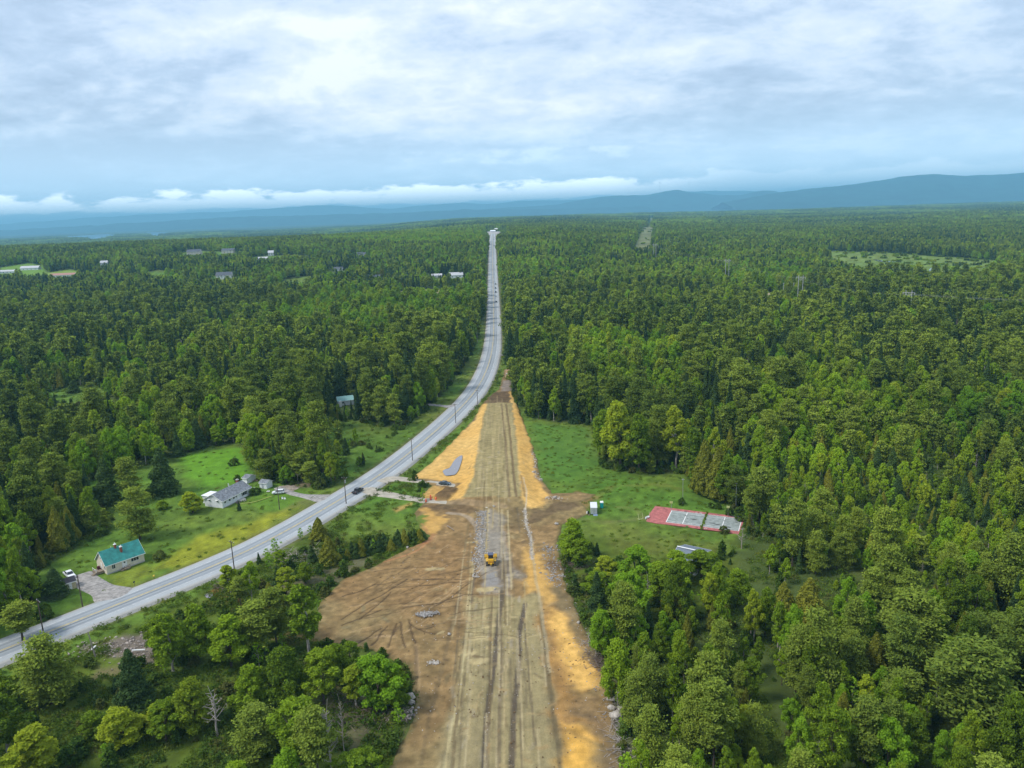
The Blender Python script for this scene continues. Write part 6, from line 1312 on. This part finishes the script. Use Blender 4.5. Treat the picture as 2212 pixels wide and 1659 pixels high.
stones('gravel_stones', 'fine stones in the right dark rut', [(1190, 470), (1160, 640), (1145, 900), (1125, 1150), (1100, 1600)], Z2, 160, 1.3, .08, .26, ROCK, 5, .10); stones('stray_stones', 'stray stones over the bare soil', [(500, 100), (700, 400), (520, 800), (600, 1300), (900, 900), (1100, 600), (1400, 700), (1560, 900), (1500, 1400)], Z2, 420, 14, .12, .45, ROCK, 6, .24); stones('soil_clods', 'dark clods of soil over the bare ground', [(100, 350), (500, 200), (700, 400), (520, 800), (600, 1300), (1400, 700), (1560, 900), (1500, 1400)], Z2, 900, 15, .15, .6, mat('clod', (.16, .105, .055), .95, .1, var=.2), 16, .2)
stones('rubble_pile', 'small grey rubble pile on the brown pad', [(510, 540), (545, 532), (600, 530)], Z2, 260, 1.6, .2, .7, ROCKD, 7, .6); stones('rubble_pile', 'little pale stone heap on the brown pad', [(570, 845), (630, 845)], Z2, 90, 1.0, .2, .6, ROCK, 8, .4)
stones('rubble_strip', 'strip of pale broken concrete and rubble below the road at left', [(530, 760), (620, 740), (740, 720), (820, 760), (900, 790), (960, 840), (860, 700), (960, 660)], Z1, 420, 5.0, .2, .85, RUBM, 9, .15); stones('rubble_pile', 'pinkish rubble below the boulder pair at left', [(340, 1190), (390, 1160), (440, 1150), (400, 1210)], Z2, 240, 2.2, .2, .8, RUBM, 10, .3)
stones('rubble_pile', 'stones by the diagonal plank beside the crossing', [(1340, 985), (1385, 975), (1420, 990)], Z5, 60, 2, .3, .9, ROCK, 12)
stones('drain_stones', 'pale stones in the trench right of the roadbed', [(1190, 1060), (1200, 1160), (1228, 1230), (1235, 1380)], Z5, 160, 1.2, .2, .6, ROCK, 13); stones('drain_stones', 'pale stones along the slope foot', [(1235, 690), (1255, 760), (1250, 830), (1290, 870)], Z5, 110, 1.4, .25, .9, ROCK, 14)
stones('rubble_pile', 'scattered stones along the right wood edge', [(1500, 450), (1590, 700), (1650, 850), (1720, 1020), (1760, 1250), (1790, 1450)], Z2, 260, 3, .12, .5, ROCKD, 15)
def brush(q, z, n, rx, ry, hh, label, m=DRY, seed=1, L0=1.2):
    p = at(*z(*q)); r_ = np.random.RandomState(seed); mb = MB()
    for _ in range(n):
        a = r_.uniform(0, pi); c_ = np.array([r_.normal() * rx, r_.normal() * ry, abs(r_.normal()) * hh]); l = r_.uniform(.5, 1.5) * L0; e = np.array([cos(a) * l, sin(a) * l, r_.normal() * .3])
        mb.tube([tuple(c_ - e), tuple(c_ + e)], [r_.uniform(.03, .10), .02], 3, False)
    o = mb.build('brush_pile', m, None, (p[0], p[1], float(h(*p)) + .2)); o['kind'] = 'stuff'; o['label'] = label; return o
for i, (q, z, n, rx, ry, hh, lab) in enumerate((((1500, 340), Z1, 120, 2.5, 1.3, .5, 'grey brush pile above the red cut'), ((1940, 150), Z1, 260, 4.5, 3, .5, 'cut branches scattered between the saplings by the olive cedar'), ((1700, 830), Z2, 240, 2.2, 3.0, .7, 'purple-grey brush pile at the right wood edge'), ((1680, 720), Z2, 120, 2.5, 2.0, .4, 'dry twigs beside the brush pile at right'),
                                               ((1480, 215), Z2, 120, 3.5, 1.5, .3, 'fallen sticks near the blue barrel'), ((1790, 1330), Z2, 120, 1.2, 5.0, .3, 'dry slash along the lower right wood edge'), ((180, 1150), Z2, 200, 5, 4, .4, 'dry slash beneath the leafy clump at left'), ((600, 180), ZL, 1, .1, .1, .1, 'stick in the far meadow'), ((1800, 380), zz(2560, 2000, 1.728), 140, 3, 1.5, .5, 'pale brush pile in the small clearing at right'), ((500, 600), ZL, 1, .1, .1, .1, 'stick by the field'))):
    if n > 1: brush(q, z, n, rx, ry, hh, lab, (DRY, DEAD)[i % 2], i)
pk = at(*Z7(1510, 1050)); lg = MB().tube([(-2.3, 0, .35), (0, .02, .5), (2.3, 0, .35)], [.22, .2, .16], 8).build('log', WOOD, None, (pk[0], pk[1], float(h(*pk)) + .1), -1.0); tag(lg, 'long log lying diagonally on the brown soil below the sandy spoil', 'log')
pk = at(*Z2(1461, 198)); bb = empty('barrel', pk[0], pk[1], float(h(*pk)) + .2, .3); tag(bb, 'small bright blue barrel on its side at the right wood edge', 'barrel'); BLU = paint('blue_plastic', (.02, .25, .65), .4)
MB().tube([(-.55, 0, .35), (0, 0, .35), (.55, 0, .35)], [.32, .38, .32], 10).build('drum', BLU, bb); MB().tube([(.5, 0, .35), (.6, 0, .35)], .25, 8).build('lid', BLU, bb)
for q, z, Lg_, rz_, lab in (((900, 775), Z1, 1.6, .05, 'white plank lying across the rubble strip'), ((120, 1080), Z2, 2.2, .1, 'grey fallen trunk under the leafy clump left of the dirt'), ((610, 760), Z1, .9, 1.5, 'white post stub at the left of the rubble strip')):
    p = at(*z(*q)); o = MB().box((0, 0, 0), (Lg_ * 2, .3, .25)).build('plank', TRIM if 'white' in lab else DEAD, None, (p[0], p[1], float(h(*p)) + .7), rz_); tag(o, lab, 'plank')
for q, lab in ((Z1(1000, 300), 'small yellow marker post at the roadside'), (Z1(872, 340), 'dark mailbox on its post beside the gravel driveway')):
    p = at(*q); r_ = empty('marker_post' if 'yellow' in lab else 'mailbox', p[0], p[1], float(h(*p))); tag(r_, lab, 'marker post' if 'yellow' in lab else 'mailbox'); MB().tube([(0, 0, 0), (0, 0, 1.1)], .06, 6).build('post', POLE, r_)
    MB().box((0, 0, 1.1), (.35, .5, .35)).build('box' if 'mail' in lab else 'marker_head', BLACK if 'mail' in lab else paint('marker_yellow', (.7, .5, .05), .5), r_)

# ------------------------------------------------------------------ hand-placed trees and shrubs
TL = [  # base px, base py, kind, height, width, label, variant
 (235, 1088, 'spruce', 19, 10.5, 'tall dark spruce, left one of the group between the two lawns', 4), (283, 1082, 'pine', 18, 11, 'dark pine just right of the left spruce between the two lawns', 0), (355, 1068, 'spruce', 20, 12.5, 'broad very dark spruce at the left of the bright back field', 4),
 (303, 1165, 'pine', 19, 13.5, 'large dark bushy pine behind the teal-roofed house', 2), (417, 1108, 'broad', 8.5, 10.5, 'wide round leafy tree left of the ranch house', 0), (350, 1100, 'broad', 3.6, 5.5, 'small leafy bush between the dark pine and the round tree', 2), (345, 1208, 'shrub', 3.0, 4.8, 'dark round shrub right of the teal-roofed house', 0),
 (505, 1006, 'shrub', 3.6, 4.2, 'upright shrub on the bright back field', 1), (513, 1038, 'shrub', 2.6, 3.6, 'shrub behind the outbuilding', 2), (517, 1103, 'sapling', 4.2, 2.0, 'narrow dark sapling in front of the ranch house', 1), (553, 1068, 'shrub', 3.0, 5.0, 'brownish rounded shrub right of the ranch house', 1),
 (122, 1288, 'spruce', 9.5, 7.5, 'dark conical spruce beside the little yellow shed', 4), (50, 1385, 'pine', 11, 9, 'dark tree at the far left edge above the road', 1), (20, 1340, 'broad', 13, 8, 'thin leafy tree at the far left edge above the shed', 4), (95, 1335, 'shrub', 4, 6, 'loose shrub below the little yellow shed', 0),
 (70, 1300, 'broad', 11, 8, 'leafy tree left of the dark conical spruce', 5), (30, 1275, 'broad', 12, 7, 'leafy tree at the left edge with a pale trunk', 4),
 (428, 968, 'spruce', 15, 9, 'dark spruce at the back of the bright field', 4), (348, 1000, 'broad', 13, 8, 'leafy tree at the left back corner of the bright field', 1), (385, 985, 'spruce', 14, 6, 'narrow spruce at the back left of the bright field', 0), (470, 962, 'broad', 8, 7, 'round leafy tree right of the dark spruce behind the field', 3), (505, 955, 'broad', 10, 9, 'spreading pale leafy tree behind the field', 6),
 (548, 1010, 'pine', 16, 10, 'pine at the right edge of the bright field', 0), (575, 1040, 'pine', 14, 10, 'large dark pine above the garden shed', 2), (610, 1040, 'broad', 12, 7, 'leafy tree right of the garden shed', 3), (620, 1045, 'bright', 8, 6, 'bright yellow-green tree right of the garden shed', 0), (652, 1040, 'pine', 13, 9, 'pine behind the gravel patch', 1), (672, 1048, 'pine', 10, 8, 'low dark pine right of the gravel patch', 3), (690, 1055, 'shrub', 4.5, 5, 'pair of dense bushes at the driveway mouth', 0), (700, 1050, 'spruce', 6, 4.5, 'small dense spruce at the driveway mouth', 2),
 (160, 848, 'spruce', 9, 9, 'round dark spruce standing alone in the far left meadow', 4), (198, 862, 'pine', 11, 10, 'dark pine at the right of the far left meadow', 2), (190, 832, 'pine', 9, 9, 'dark pine behind the meadow', 0),
 (40, 800, 'broad', 12, 10, 'leafy tree at the far left edge beyond the meadow', 2),
 # strip between the road and the brown pad
 (713, 1218, 'cedar', 9.5, 7.0, 'olive cone-shaped cedar above the brown pad', 2), (690, 1165, 'cedar', 8, 6, 'olive cedar near the road opposite the junction grass', 0), (596, 1200, 'sapling', 6.2, 4, 'airy sapling standing out against the road', 0), (578, 1212, 'sapling', 4.5, 3, 'airy sapling left of its taller neighbour against the road', 0), (650, 1165, 'sapling', 4.2, 3, 'pale airy sapling beside the road lane', 0), (560, 1218, 'sapling', 4, 2, 'tiny pointed spruce at the road edge', 1), (672, 1158, 'sapling', 4, 2.6, 'small airy tree by the roadside above the olive cedar', 0), (610, 1235, 'broad', 7, 5, 'leafy young tree below the airy sapling', 4),
 (675, 1215, 'spruce', 6, 3.6, 'dark young spruce left of the cone-shaped cedar', 1), (500, 1290, 'broad', 10, 6.5, 'leafy tree beside the pole below the road', 6), (545, 1300, 'broad', 12, 6, 'upright leafy tree above the red cut', 1), (520, 1310, 'pine', 9, 5, 'olive pine-like tree by the grey brush pile', 1), (585, 1315, 'cedar', 8, 5, 'low olive cedar near the red cut', 2), (620, 1290, 'broad', 9, 7, 'leafy tree left of the brown pad rim', 3), (660, 1260, 'broad', 7, 6, 'low leafy tree on the brown pad rim', 0), (600, 1262, 'spruce', 6, 3.5, 'small spruce among the cut branches', 0),
 # lower left woods
 (112, 1520, 'pine', 17, 14, 'large spreading pine below the road at lower left', 2), (292, 1520, 'spruce', 14, 8.5, 'dark spruce right of the rubble strip', 4), (350, 1420, 'broad', 11, 9, 'leafy tree at the right end of the rubble strip', 3), (375, 1455, 'broad', 16, 10, 'tall leafy tree in the middle of the lower left woods', 1), (430, 1430, 'broad', 15, 11, 'full leafy tree below the red cut', 0), (500, 1440, 'broad', 14, 12, 'dense leafy tree left of the brown pad', 5),
 (560, 1420, 'pine', 15, 11, 'olive pine left of the brown pad', 1), (598, 1395, 'pine', 16, 8, 'tall olive pine by the brown pad edge', 3), (668, 1412, 'broad', 19, 10, 'tall tree with bare lower trunk standing against the brown pad', 6), (270, 1615, 'broad', 9.5, 11, 'round bright leafy tree at lower left', 0), (360, 1600, 'broad', 9, 8, 'low yellow-green tree right of the round one', 3), (345, 1580, 'broad', 7, 7, 'small light leafy tree above the dark grass', 5),
 (425, 1575, 'broad', 12, 10.5, 'wide light-green tree in the lower left woods', 2), (470, 1590, 'dead', 12, 9, 'grey bare tree in the lower left woods', 0), (545, 1540, 'broad', 12, 9, 'deep green leafy tree left of the brown pad corner', 5), (620, 1530, 'broad', 15, 11, 'big full leafy tree beside the brown pad corner', 2), (700, 1520, 'broad', 13, 10, 'leafy tree below the tall bare-trunked one', 3), (560, 1640, 'pine', 12, 10, 'dark spreading pine near the bottom edge', 0), (650, 1650, 'broad', 15, 11, 'leafy tree at the bottom left of the bare trunks', 3),
 (690, 1700, 'pine', 17, 8, 'pale sparse pine near the bottom edge', 1), (720, 1700, 'dead', 19, 7, 'tall grey dead tree near the bottom edge', 1), (745, 1640, 'dead', 15, 4, 'slim dead trunk left of the leafy clump', 2), (735, 1480, 'broad', 11, 8, 'leafy tree at the left of the clump by the dirt', 0), (770, 1530, 'broad', 11, 7, 'dark leafy tree in the clump by the dirt', 6), (820, 1535, 'bright', 13, 12, 'bright leafy tree at the dirt edge, largest of its clump', 1), (858, 1525, 'broad', 9, 8, 'leafy tree at the right end of the clump by the dirt', 5), (760, 1450, 'broad', 8, 6, 'small tree at the top of the clump by the dirt', 3),
 (20, 1640, 'broad', 15, 11, 'leafy tree in the bottom left corner', 1), (90, 1690, 'broad', 13, 10, 'leafy tree at the bottom edge right of the corner', 6), (30, 1760, 'broad', 12, 9, 'lowest leafy tree in the bottom left corner', 4), (160, 1640, 'shrub', 4, 7, 'loose bush beside the round bright tree', 1), (210, 1590, 'broad', 6, 7, 'low bush left of the round bright tree', 5), (5, 1540, 'broad', 10, 8, 'brownish tree at the left edge below the pine', 3), (630, 1720, 'bright', 10, 8, 'bright tree at the bottom edge', 0), (780, 1700, 'broad', 8, 8, 'low leafy tree at the bottom beside the dirt', 3), (520, 1730, 'broad', 8, 8, 'dark leafy tree at the bottom edge', 0), (500, 1680, 'shrub', 4, 6, 'dark bush at the bottom edge', 2), (800, 1640, 'shrub', 3, 5, 'bush by the rubble at the dirt edge', 1),
 # right edge by the crossing
 (1237, 1212, 'broad', 13.5, 11, 'dark leafy tree at the lower edge of the grass field', 0), (1255, 1222, 'broad', 9, 8, 'smaller leafy tree beside the dark one at the field edge', 5), (1310, 1262, 'broad', 8.5, 8, 'leafy tree right of the field-edge pair', 6), (1290, 1330, 'spruce', 13, 6.0, 'dark pointed spruce at the right edge of the dirt', 1), (1362, 1345, 'bright', 14, 10.5, 'vivid yellow-green topped tree near the dirt edge', 1), (1325, 1410, 'spruce', 10, 4.2, 'narrow dark spruce below the pointed one', 0), (1400, 1400, 'spruce', 13, 4.6, 'slim spruce among the leafy trees right of the dirt', 0), (1345, 1460, 'spruce', 9, 4.5, 'small spruce at the wood edge right of the orange sand', 3),
 (1372, 1262, 'bright', 12, 12, 'broad bright leafy tree below the grass field', 0), (1425, 1300, 'broad', 12, 11, 'leafy tree left of the low blue-grey roof', 2), (1345, 1320, 'broad', 11, 10, 'leafy tree below the broad bright one', 5), (1462, 1270, 'broad', 11, 11, 'dense leafy tree below the low blue-grey roof', 0), (1515, 1248, 'broad', 8.5, 11, 'leafy tree right under the blue-grey roof', 3),
 (1590, 1310, 'broad', 11, 9, 'leafy tree between the blue-grey roof and the olive twins', 2), (1290, 1290, 'broad', 8, 8, 'low leafy tree behind the dark pointed spruce', 3),
 (1340, 1012, 'broad', 29, 19, 'huge round leafy tree standing forward into the grass field', 0), (1305, 985, 'broad', 21, 13, 'leafy tree at the left of the huge round one', 2), (1380, 1020, 'broad', 25, 14, 'full leafy tree right of the huge round one', 5), (1420, 1005, 'pine', 26, 13, 'pine behind the full leafy tree', 2), (1460, 1013, 'broad', 26, 14, 'tall leafy tree at the field edge with visible trunks below', 1), (1520, 1066, 'cedar', 21, 10.5, 'tall olive cedar at the upper corner of the field', 2), (1500, 1040, 'broad', 22, 11, 'leafy tree beside the olive cedar at the field corner', 4), (1565, 1085, 'broad', 18, 10, 'leafy tree behind the right light pole', 0), (1550, 1078, 'cedar', 20, 10, 'second olive cedar right of the first', 1), (1640, 1125, 'pine', 19, 12, 'dark pine at the right end of the court', 0), (1602, 1185, 'dead', 8, 6, 'white bare tree at the lower right corner of the court', 1), (1398, 1330, 'dead', 13, 5, 'white bare tree above the vivid yellow-green one', 0),
 (1472, 1090, 'shrub', 2.6, 3, 'small bush at the back left corner of the court', 0), (1537, 1097, 'shrub', 2.2, 2.4, 'small bush behind the middle of the court', 1), (1553, 1100, 'shrub', 2.6, 2.8, 'bush right of the middle one behind the court', 2), (1575, 1112, 'shrub', 3, 3, 'bush beside the right basketball hoop', 0), (1600, 1125, 'shrub', 2.4, 4, 'low bush at the far right corner of the court', 1), (1563, 1152, 'shrub', 2.4, 4.2, 'dark bush at the near right edge of the court', 2),
 (1460, 1325, 'cedar', 12, 8, 'golden olive cedar in the right woods, left of its twin', 2), (1745, 1350, 'cedar', 13, 9, 'golden olive cedar in the right woods, right one', 1), (1690, 1350, 'cedar', 12, 8, 'golden olive cedar next to the bare grey branches', 0), (1680, 1400, 'dead', 13, 8, 'grey bare tree amid the right woods', 2),
 (1960, 1440, 'pine', 19, 17, 'big spreading pine in the lower right, upper one', 2), (1950, 1560, 'pine', 12, 10, 'smaller pine in front of the big spreading ones', 0), (2090, 1590, 'pine', 21, 18, 'big spreading pine at the lower right', 0), (2150, 1440, 'pine', 13, 9, 'pine near the right edge', 1),
]
placed = []
for (a_, b_, k_, H_, W_, lab, v_) in TL: 
    o = tpx(a_, b_, k_, H_, W_, lab, v_); placed.append((o.location.x, o.location.y, W_))
PL = np.array(placed)
# hedge of young conifers along the top of the brown pad
for i in range(26):
    t = i / 25; q = (722 + 190 * t + random.uniform(-3, 3), 1212 - 40 * t + random.uniform(-9, 4)); k = ('spruce', (0, 1, 2, 3)[i % 4])
    tpx(q[0], q[1], 'spruce' if i % 4 else 'cedar', random.uniform(3.2, 6.2), random.uniform(2.4, 4), '%s young conifer at the %s of the hedge above the brown pad' % (('dark', 'slim dark', 'small dark', 'bushy dark', 'tall dark')[i % 5] if i % 4 else 'olive', ('left end', 'left third', 'middle', 'right third', 'right end')[i * 5 // 26]), (i % 4) if i % 4 else 0, group='hedge of young conifers above the brown pad')
# forest individuals
LM = [('the tennis court', 1530, 1130), ('the cargo box', 1285, 1100), ('the bulldozer', 1060, 1215), ('the teal-roofed house', 255, 1215), ('the ranch house', 490, 1070), ('the excavation end', 1095, 800), ('the bend of the road', 1000, 880), ('the huge round tree', 1340, 1000), ('the back field', 455, 1000), ('the blue-grey roof', 1490, 1195), ('the boulder row', 1330, 1580), ('the far left meadow', 160, 850), ('the half-hidden teal cottage', 745, 870), ('the side roads', 830, 1060), ('the slash clearing', 1800, 1300), ('the spreading pine pair', 2030, 1520), ('the nearest right pylon', 1958, 700), ('the braced pylon', 1726, 640), ('the right wood track', 1640, 1500), ('the upper service poles', 1050, 720)]
LW = np.array([at(a_, b_) for _, a_, b_ in LM])
def region(px, py):
    if px > 1105:
        if py > 1250: return 'in the dense lower right woods' if px > 1650 else 'in the woods right of the dirt'
        if py > 1000: return 'in the woods right of the tennis court'
        if py > 850: return 'in the woods behind the grass field'
        return 'in the deep forest right of the road'
    if py > 1000: return 'in the woods left of the two houses'
    if py > 850: return 'in the woods behind the houses'
    return 'in the deep forest left of the road'
KW = dict(broad='green leafy tree', bright='bright lime leafy tree', spruce='dark pointed spruce', pine='spreading pine', cedar='olive cedar', dead='grey bare tree')
sol = np.where(solo)[0]; Dm = np.linalg.norm(P0[sol][:, None] - LW[None], axis=2); near = Dm.argmin(1); rank = {}
order = np.argsort(Dm.min(1)); labs = {}
ORD = ['nearest', 'second nearest', 'third nearest', 'fourth nearest', 'fifth nearest', 'sixth nearest']
for j in order:
    s_ = K0[sol[j]]; key = (s_, near[j]); n_ = rank.get(key, 0); rank[key] = n_ + 1
    if n_ < 6: labs[j] = ('%s, %s to %s' % (KW[s_], ORD[n_], LM[near[j]][0]), None)
pxs, pys = proj(np.column_stack([P0[sol], h(P0[sol][:, 0], P0[sol][:, 1])]))
for j, i in enumerate(sol):
    x_, y_ = P0[i]
    if len(PL) and (np.hypot(PL[:, 0] - x_, PL[:, 1] - y_) < PL[:, 2] * .33 + 1).any(): continue
    key = NEARKEYS[I0[i]]; lab, grp = labs.get(j, (None, None))
    if lab is None:
        q = LM[near[j]]; dx = (pxs[j] - q[1]); dy = (pys[j] - q[2]); side = ('right of' if dx > 0 else 'left of') if abs(dx) > abs(dy) * 1.2 else ('beyond' if dy < 0 else 'before')
        adj = 'tall ' if S0[i] > 1.12 else 'small ' if S0[i] < .88 else ''; dd = Dm[j].min(); far_ = 'deep in woods' if dd > 110 else 'in woods' if dd > 60 else 'at the wood edge'
        grp = '%ss %s %s %s' % (CAT[key[0]], far_, side, q[0]); lab = adj + KW[key[0]] + ' %s %s %s' % (far_, side, q[0])
    tree(key, x_, y_, S0[i] * SZ[i], S0[i] * random.uniform(.82, 1.04), label=lab, group=grp)

# ------------------------------------------------------------------ undergrowth: bushes, weeds, grass clumps
def fill(polys, sp, seed, keep=1.0, excl=True, zmargin=0):
    r_ = np.random.RandomState(seed); out = []
    for g in polys:
        xs = np.arange(g[:, 0].min(), g[:, 0].max(), sp); ys = np.arange(max(95, g[:, 1].min()), g[:, 1].max(), sp); X, Y = np.meshgrid(xs, ys); P_ = np.stack([X.ravel(), Y.ravel()], 1) + r_.uniform(-.5, .5, (X.size, 2)) * sp
        P_ = P_[inside(P_[:, 0], P_[:, 1], g)]; out.append(P_[r_.rand(len(P_)) < keep])
    P_ = np.concatenate(out); 
    if excl: P_ = P_[~inside(P_[:, 0], P_[:, 1], SITE)]; P_ = P_[dline(P_[:, 0], P_[:, 1], ROAD[::3]) > 8.3]; P_ = P_[~inside(P_[:, 0], P_[:, 1], COURT)]
    return P_
r7 = np.random.RandomState(9)
# weed clump models
def weedmesh(seed, n, H_, W_, m):
    r_ = np.random.RandomState(seed); C = np.stack([r_.normal(size=n) * W_ / 2.6, r_.normal(size=n) * W_ / 2.6, r_.uniform(.05, 1, n) ** 1.3 * H_], 1); V, F_ = tris(C, .22, r_, up=.1, elong=2.6); return joined('w', 0, [(V, F_, m)])
LIBW = make_library('weed_models', [weedmesh(1, 70, .55, 1.5, GRS), weedmesh(2, 60, .8, 1.3, SHR), weedmesh(3, 80, .4, 1.9, GRS), weedmesh(4, 50, 1.1, 1.2, SHR)])
PW = np.concatenate([fill([YARD_L, YARD_M, YARD_B, TRACK_BR, EDGE_R], 1.15, 3, .75), fill([VERGE_R], 1.6, 4, .5), fill([LAWN[0], LAWN[1], LAWN[2]], 2.4, 5, .22), fill([FIELD], 2.2, 6, .4)])
_pf = jitter(95, 330, 1.9, seed=14); _pf = _pf[allowed(_pf)]; PW = np.concatenate([PW, _pf])
nw = fbm(PW[:, 0] / 7, PW[:, 1] / 7, 3, 66); PW = PW[nw > .40]; nw = nw[nw > .40]
sw_ = r7.uniform(.5, 1.25, len(PW)) * (.5 + nw); lw_ = inside(PW[:, 0], PW[:, 1], LAWN[0]) | inside(PW[:, 0], PW[:, 1], FIELD); sw_ = np.where(lw_, sw_ * .65, sw_)
dy_ = np.hypot(PW[:, 0], PW[:, 1])
scatter('weeds', np.column_stack([PW, h(PW[:, 0], PW[:, 1]) + .0]), np.where(lw_, 2 * r7.randint(0, 2, len(PW)), r7.randint(0, 4, len(PW))), np.stack([sw_, sw_, sw_], 1), r7.uniform(0, 6.28, len(PW)), LIBW, 'low weeds and tall grass over the open ground', 'weeds')
PM = np.concatenate([fill([MEADOW], 16, 21, .3), fill([CORR], 22, 22, .22)]); sm_ = r7.uniform(.10, .28, len(PM))
scatter('marsh_scrub', np.column_stack([PM, h(PM[:, 0], PM[:, 1])]), r7.randint(0, 6, len(PM)), np.stack([sm_ * 1.6, sm_ * 1.6, sm_], 1), r7.uniform(0, 6.28, len(PM)), LIB2, 'low scrub over the far meadow and the cleared corridor', 'scrub')
# bushes along wood edges and inside rough ground (too many and too tangled to count)
EB = []
for g in (SITE, FIELD, LAWN[0], LAWN[1], LAWN[2]):
    p_, s_ = resample(np.vstack([g, g[:1]]), 2.6); EB.append(p_ + r7.normal(size=p_.shape) * 1.5)
EB = np.concatenate(EB + [fill([LEFTLOW], 4.0, 8, .40), fill([EDGE_R], 3.0, 9, .55), fill([LOWWOOD], 3.4, 10, .6)])
bad = inside(EB[:, 0], EB[:, 1], SITE) | (dline(EB[:, 0], EB[:, 1], ROAD[::3]) < 13) | inside(EB[:, 0], EB[:, 1], COURT) | (EB[:, 1] < 95) | inside(EB[:, 0], EB[:, 1], LAWN[0]) | inside(EB[:, 0], EB[:, 1], FIELD) | inside(EB[:, 0], EB[:, 1], VERGE_R)
EB = EB[~bad]; PU = P0[(P0[:, 1] < 420)] + r7.uniform(-2.5, 2.5, (int((P0[:, 1] < 420).sum()), 2)); PU = PU[allowed(PU)]; EB = np.concatenate([EB, PU])
sb_ = r7.uniform(.35, 1.15, len(EB)); si = np.array([i for i, k in enumerate(NEARKEYS) if k[0] in ('shrub', 'sapling')])
rr_ = inside(EB[:, 0], EB[:, 1], wp([Z1(480, 860), Z1(500, 700), Z1(1000, 600), Z1(1040, 860)]))
EB = EB[~rr_]; sb_ = sb_[~rr_]
scatter('undergrowth', np.column_stack([EB, h(EB[:, 0], EB[:, 1]) - .1]), si[np.where(r7.rand(len(EB)) < .75, r7.randint(0, 3, len(EB)), r7.randint(3, 6, len(EB)))], np.stack([sb_, sb_, sb_], 1), r7.uniform(0, 6.28, len(EB)), LIB0, 'tangled bushes and saplings under and beside the trees', 'undergrowth')
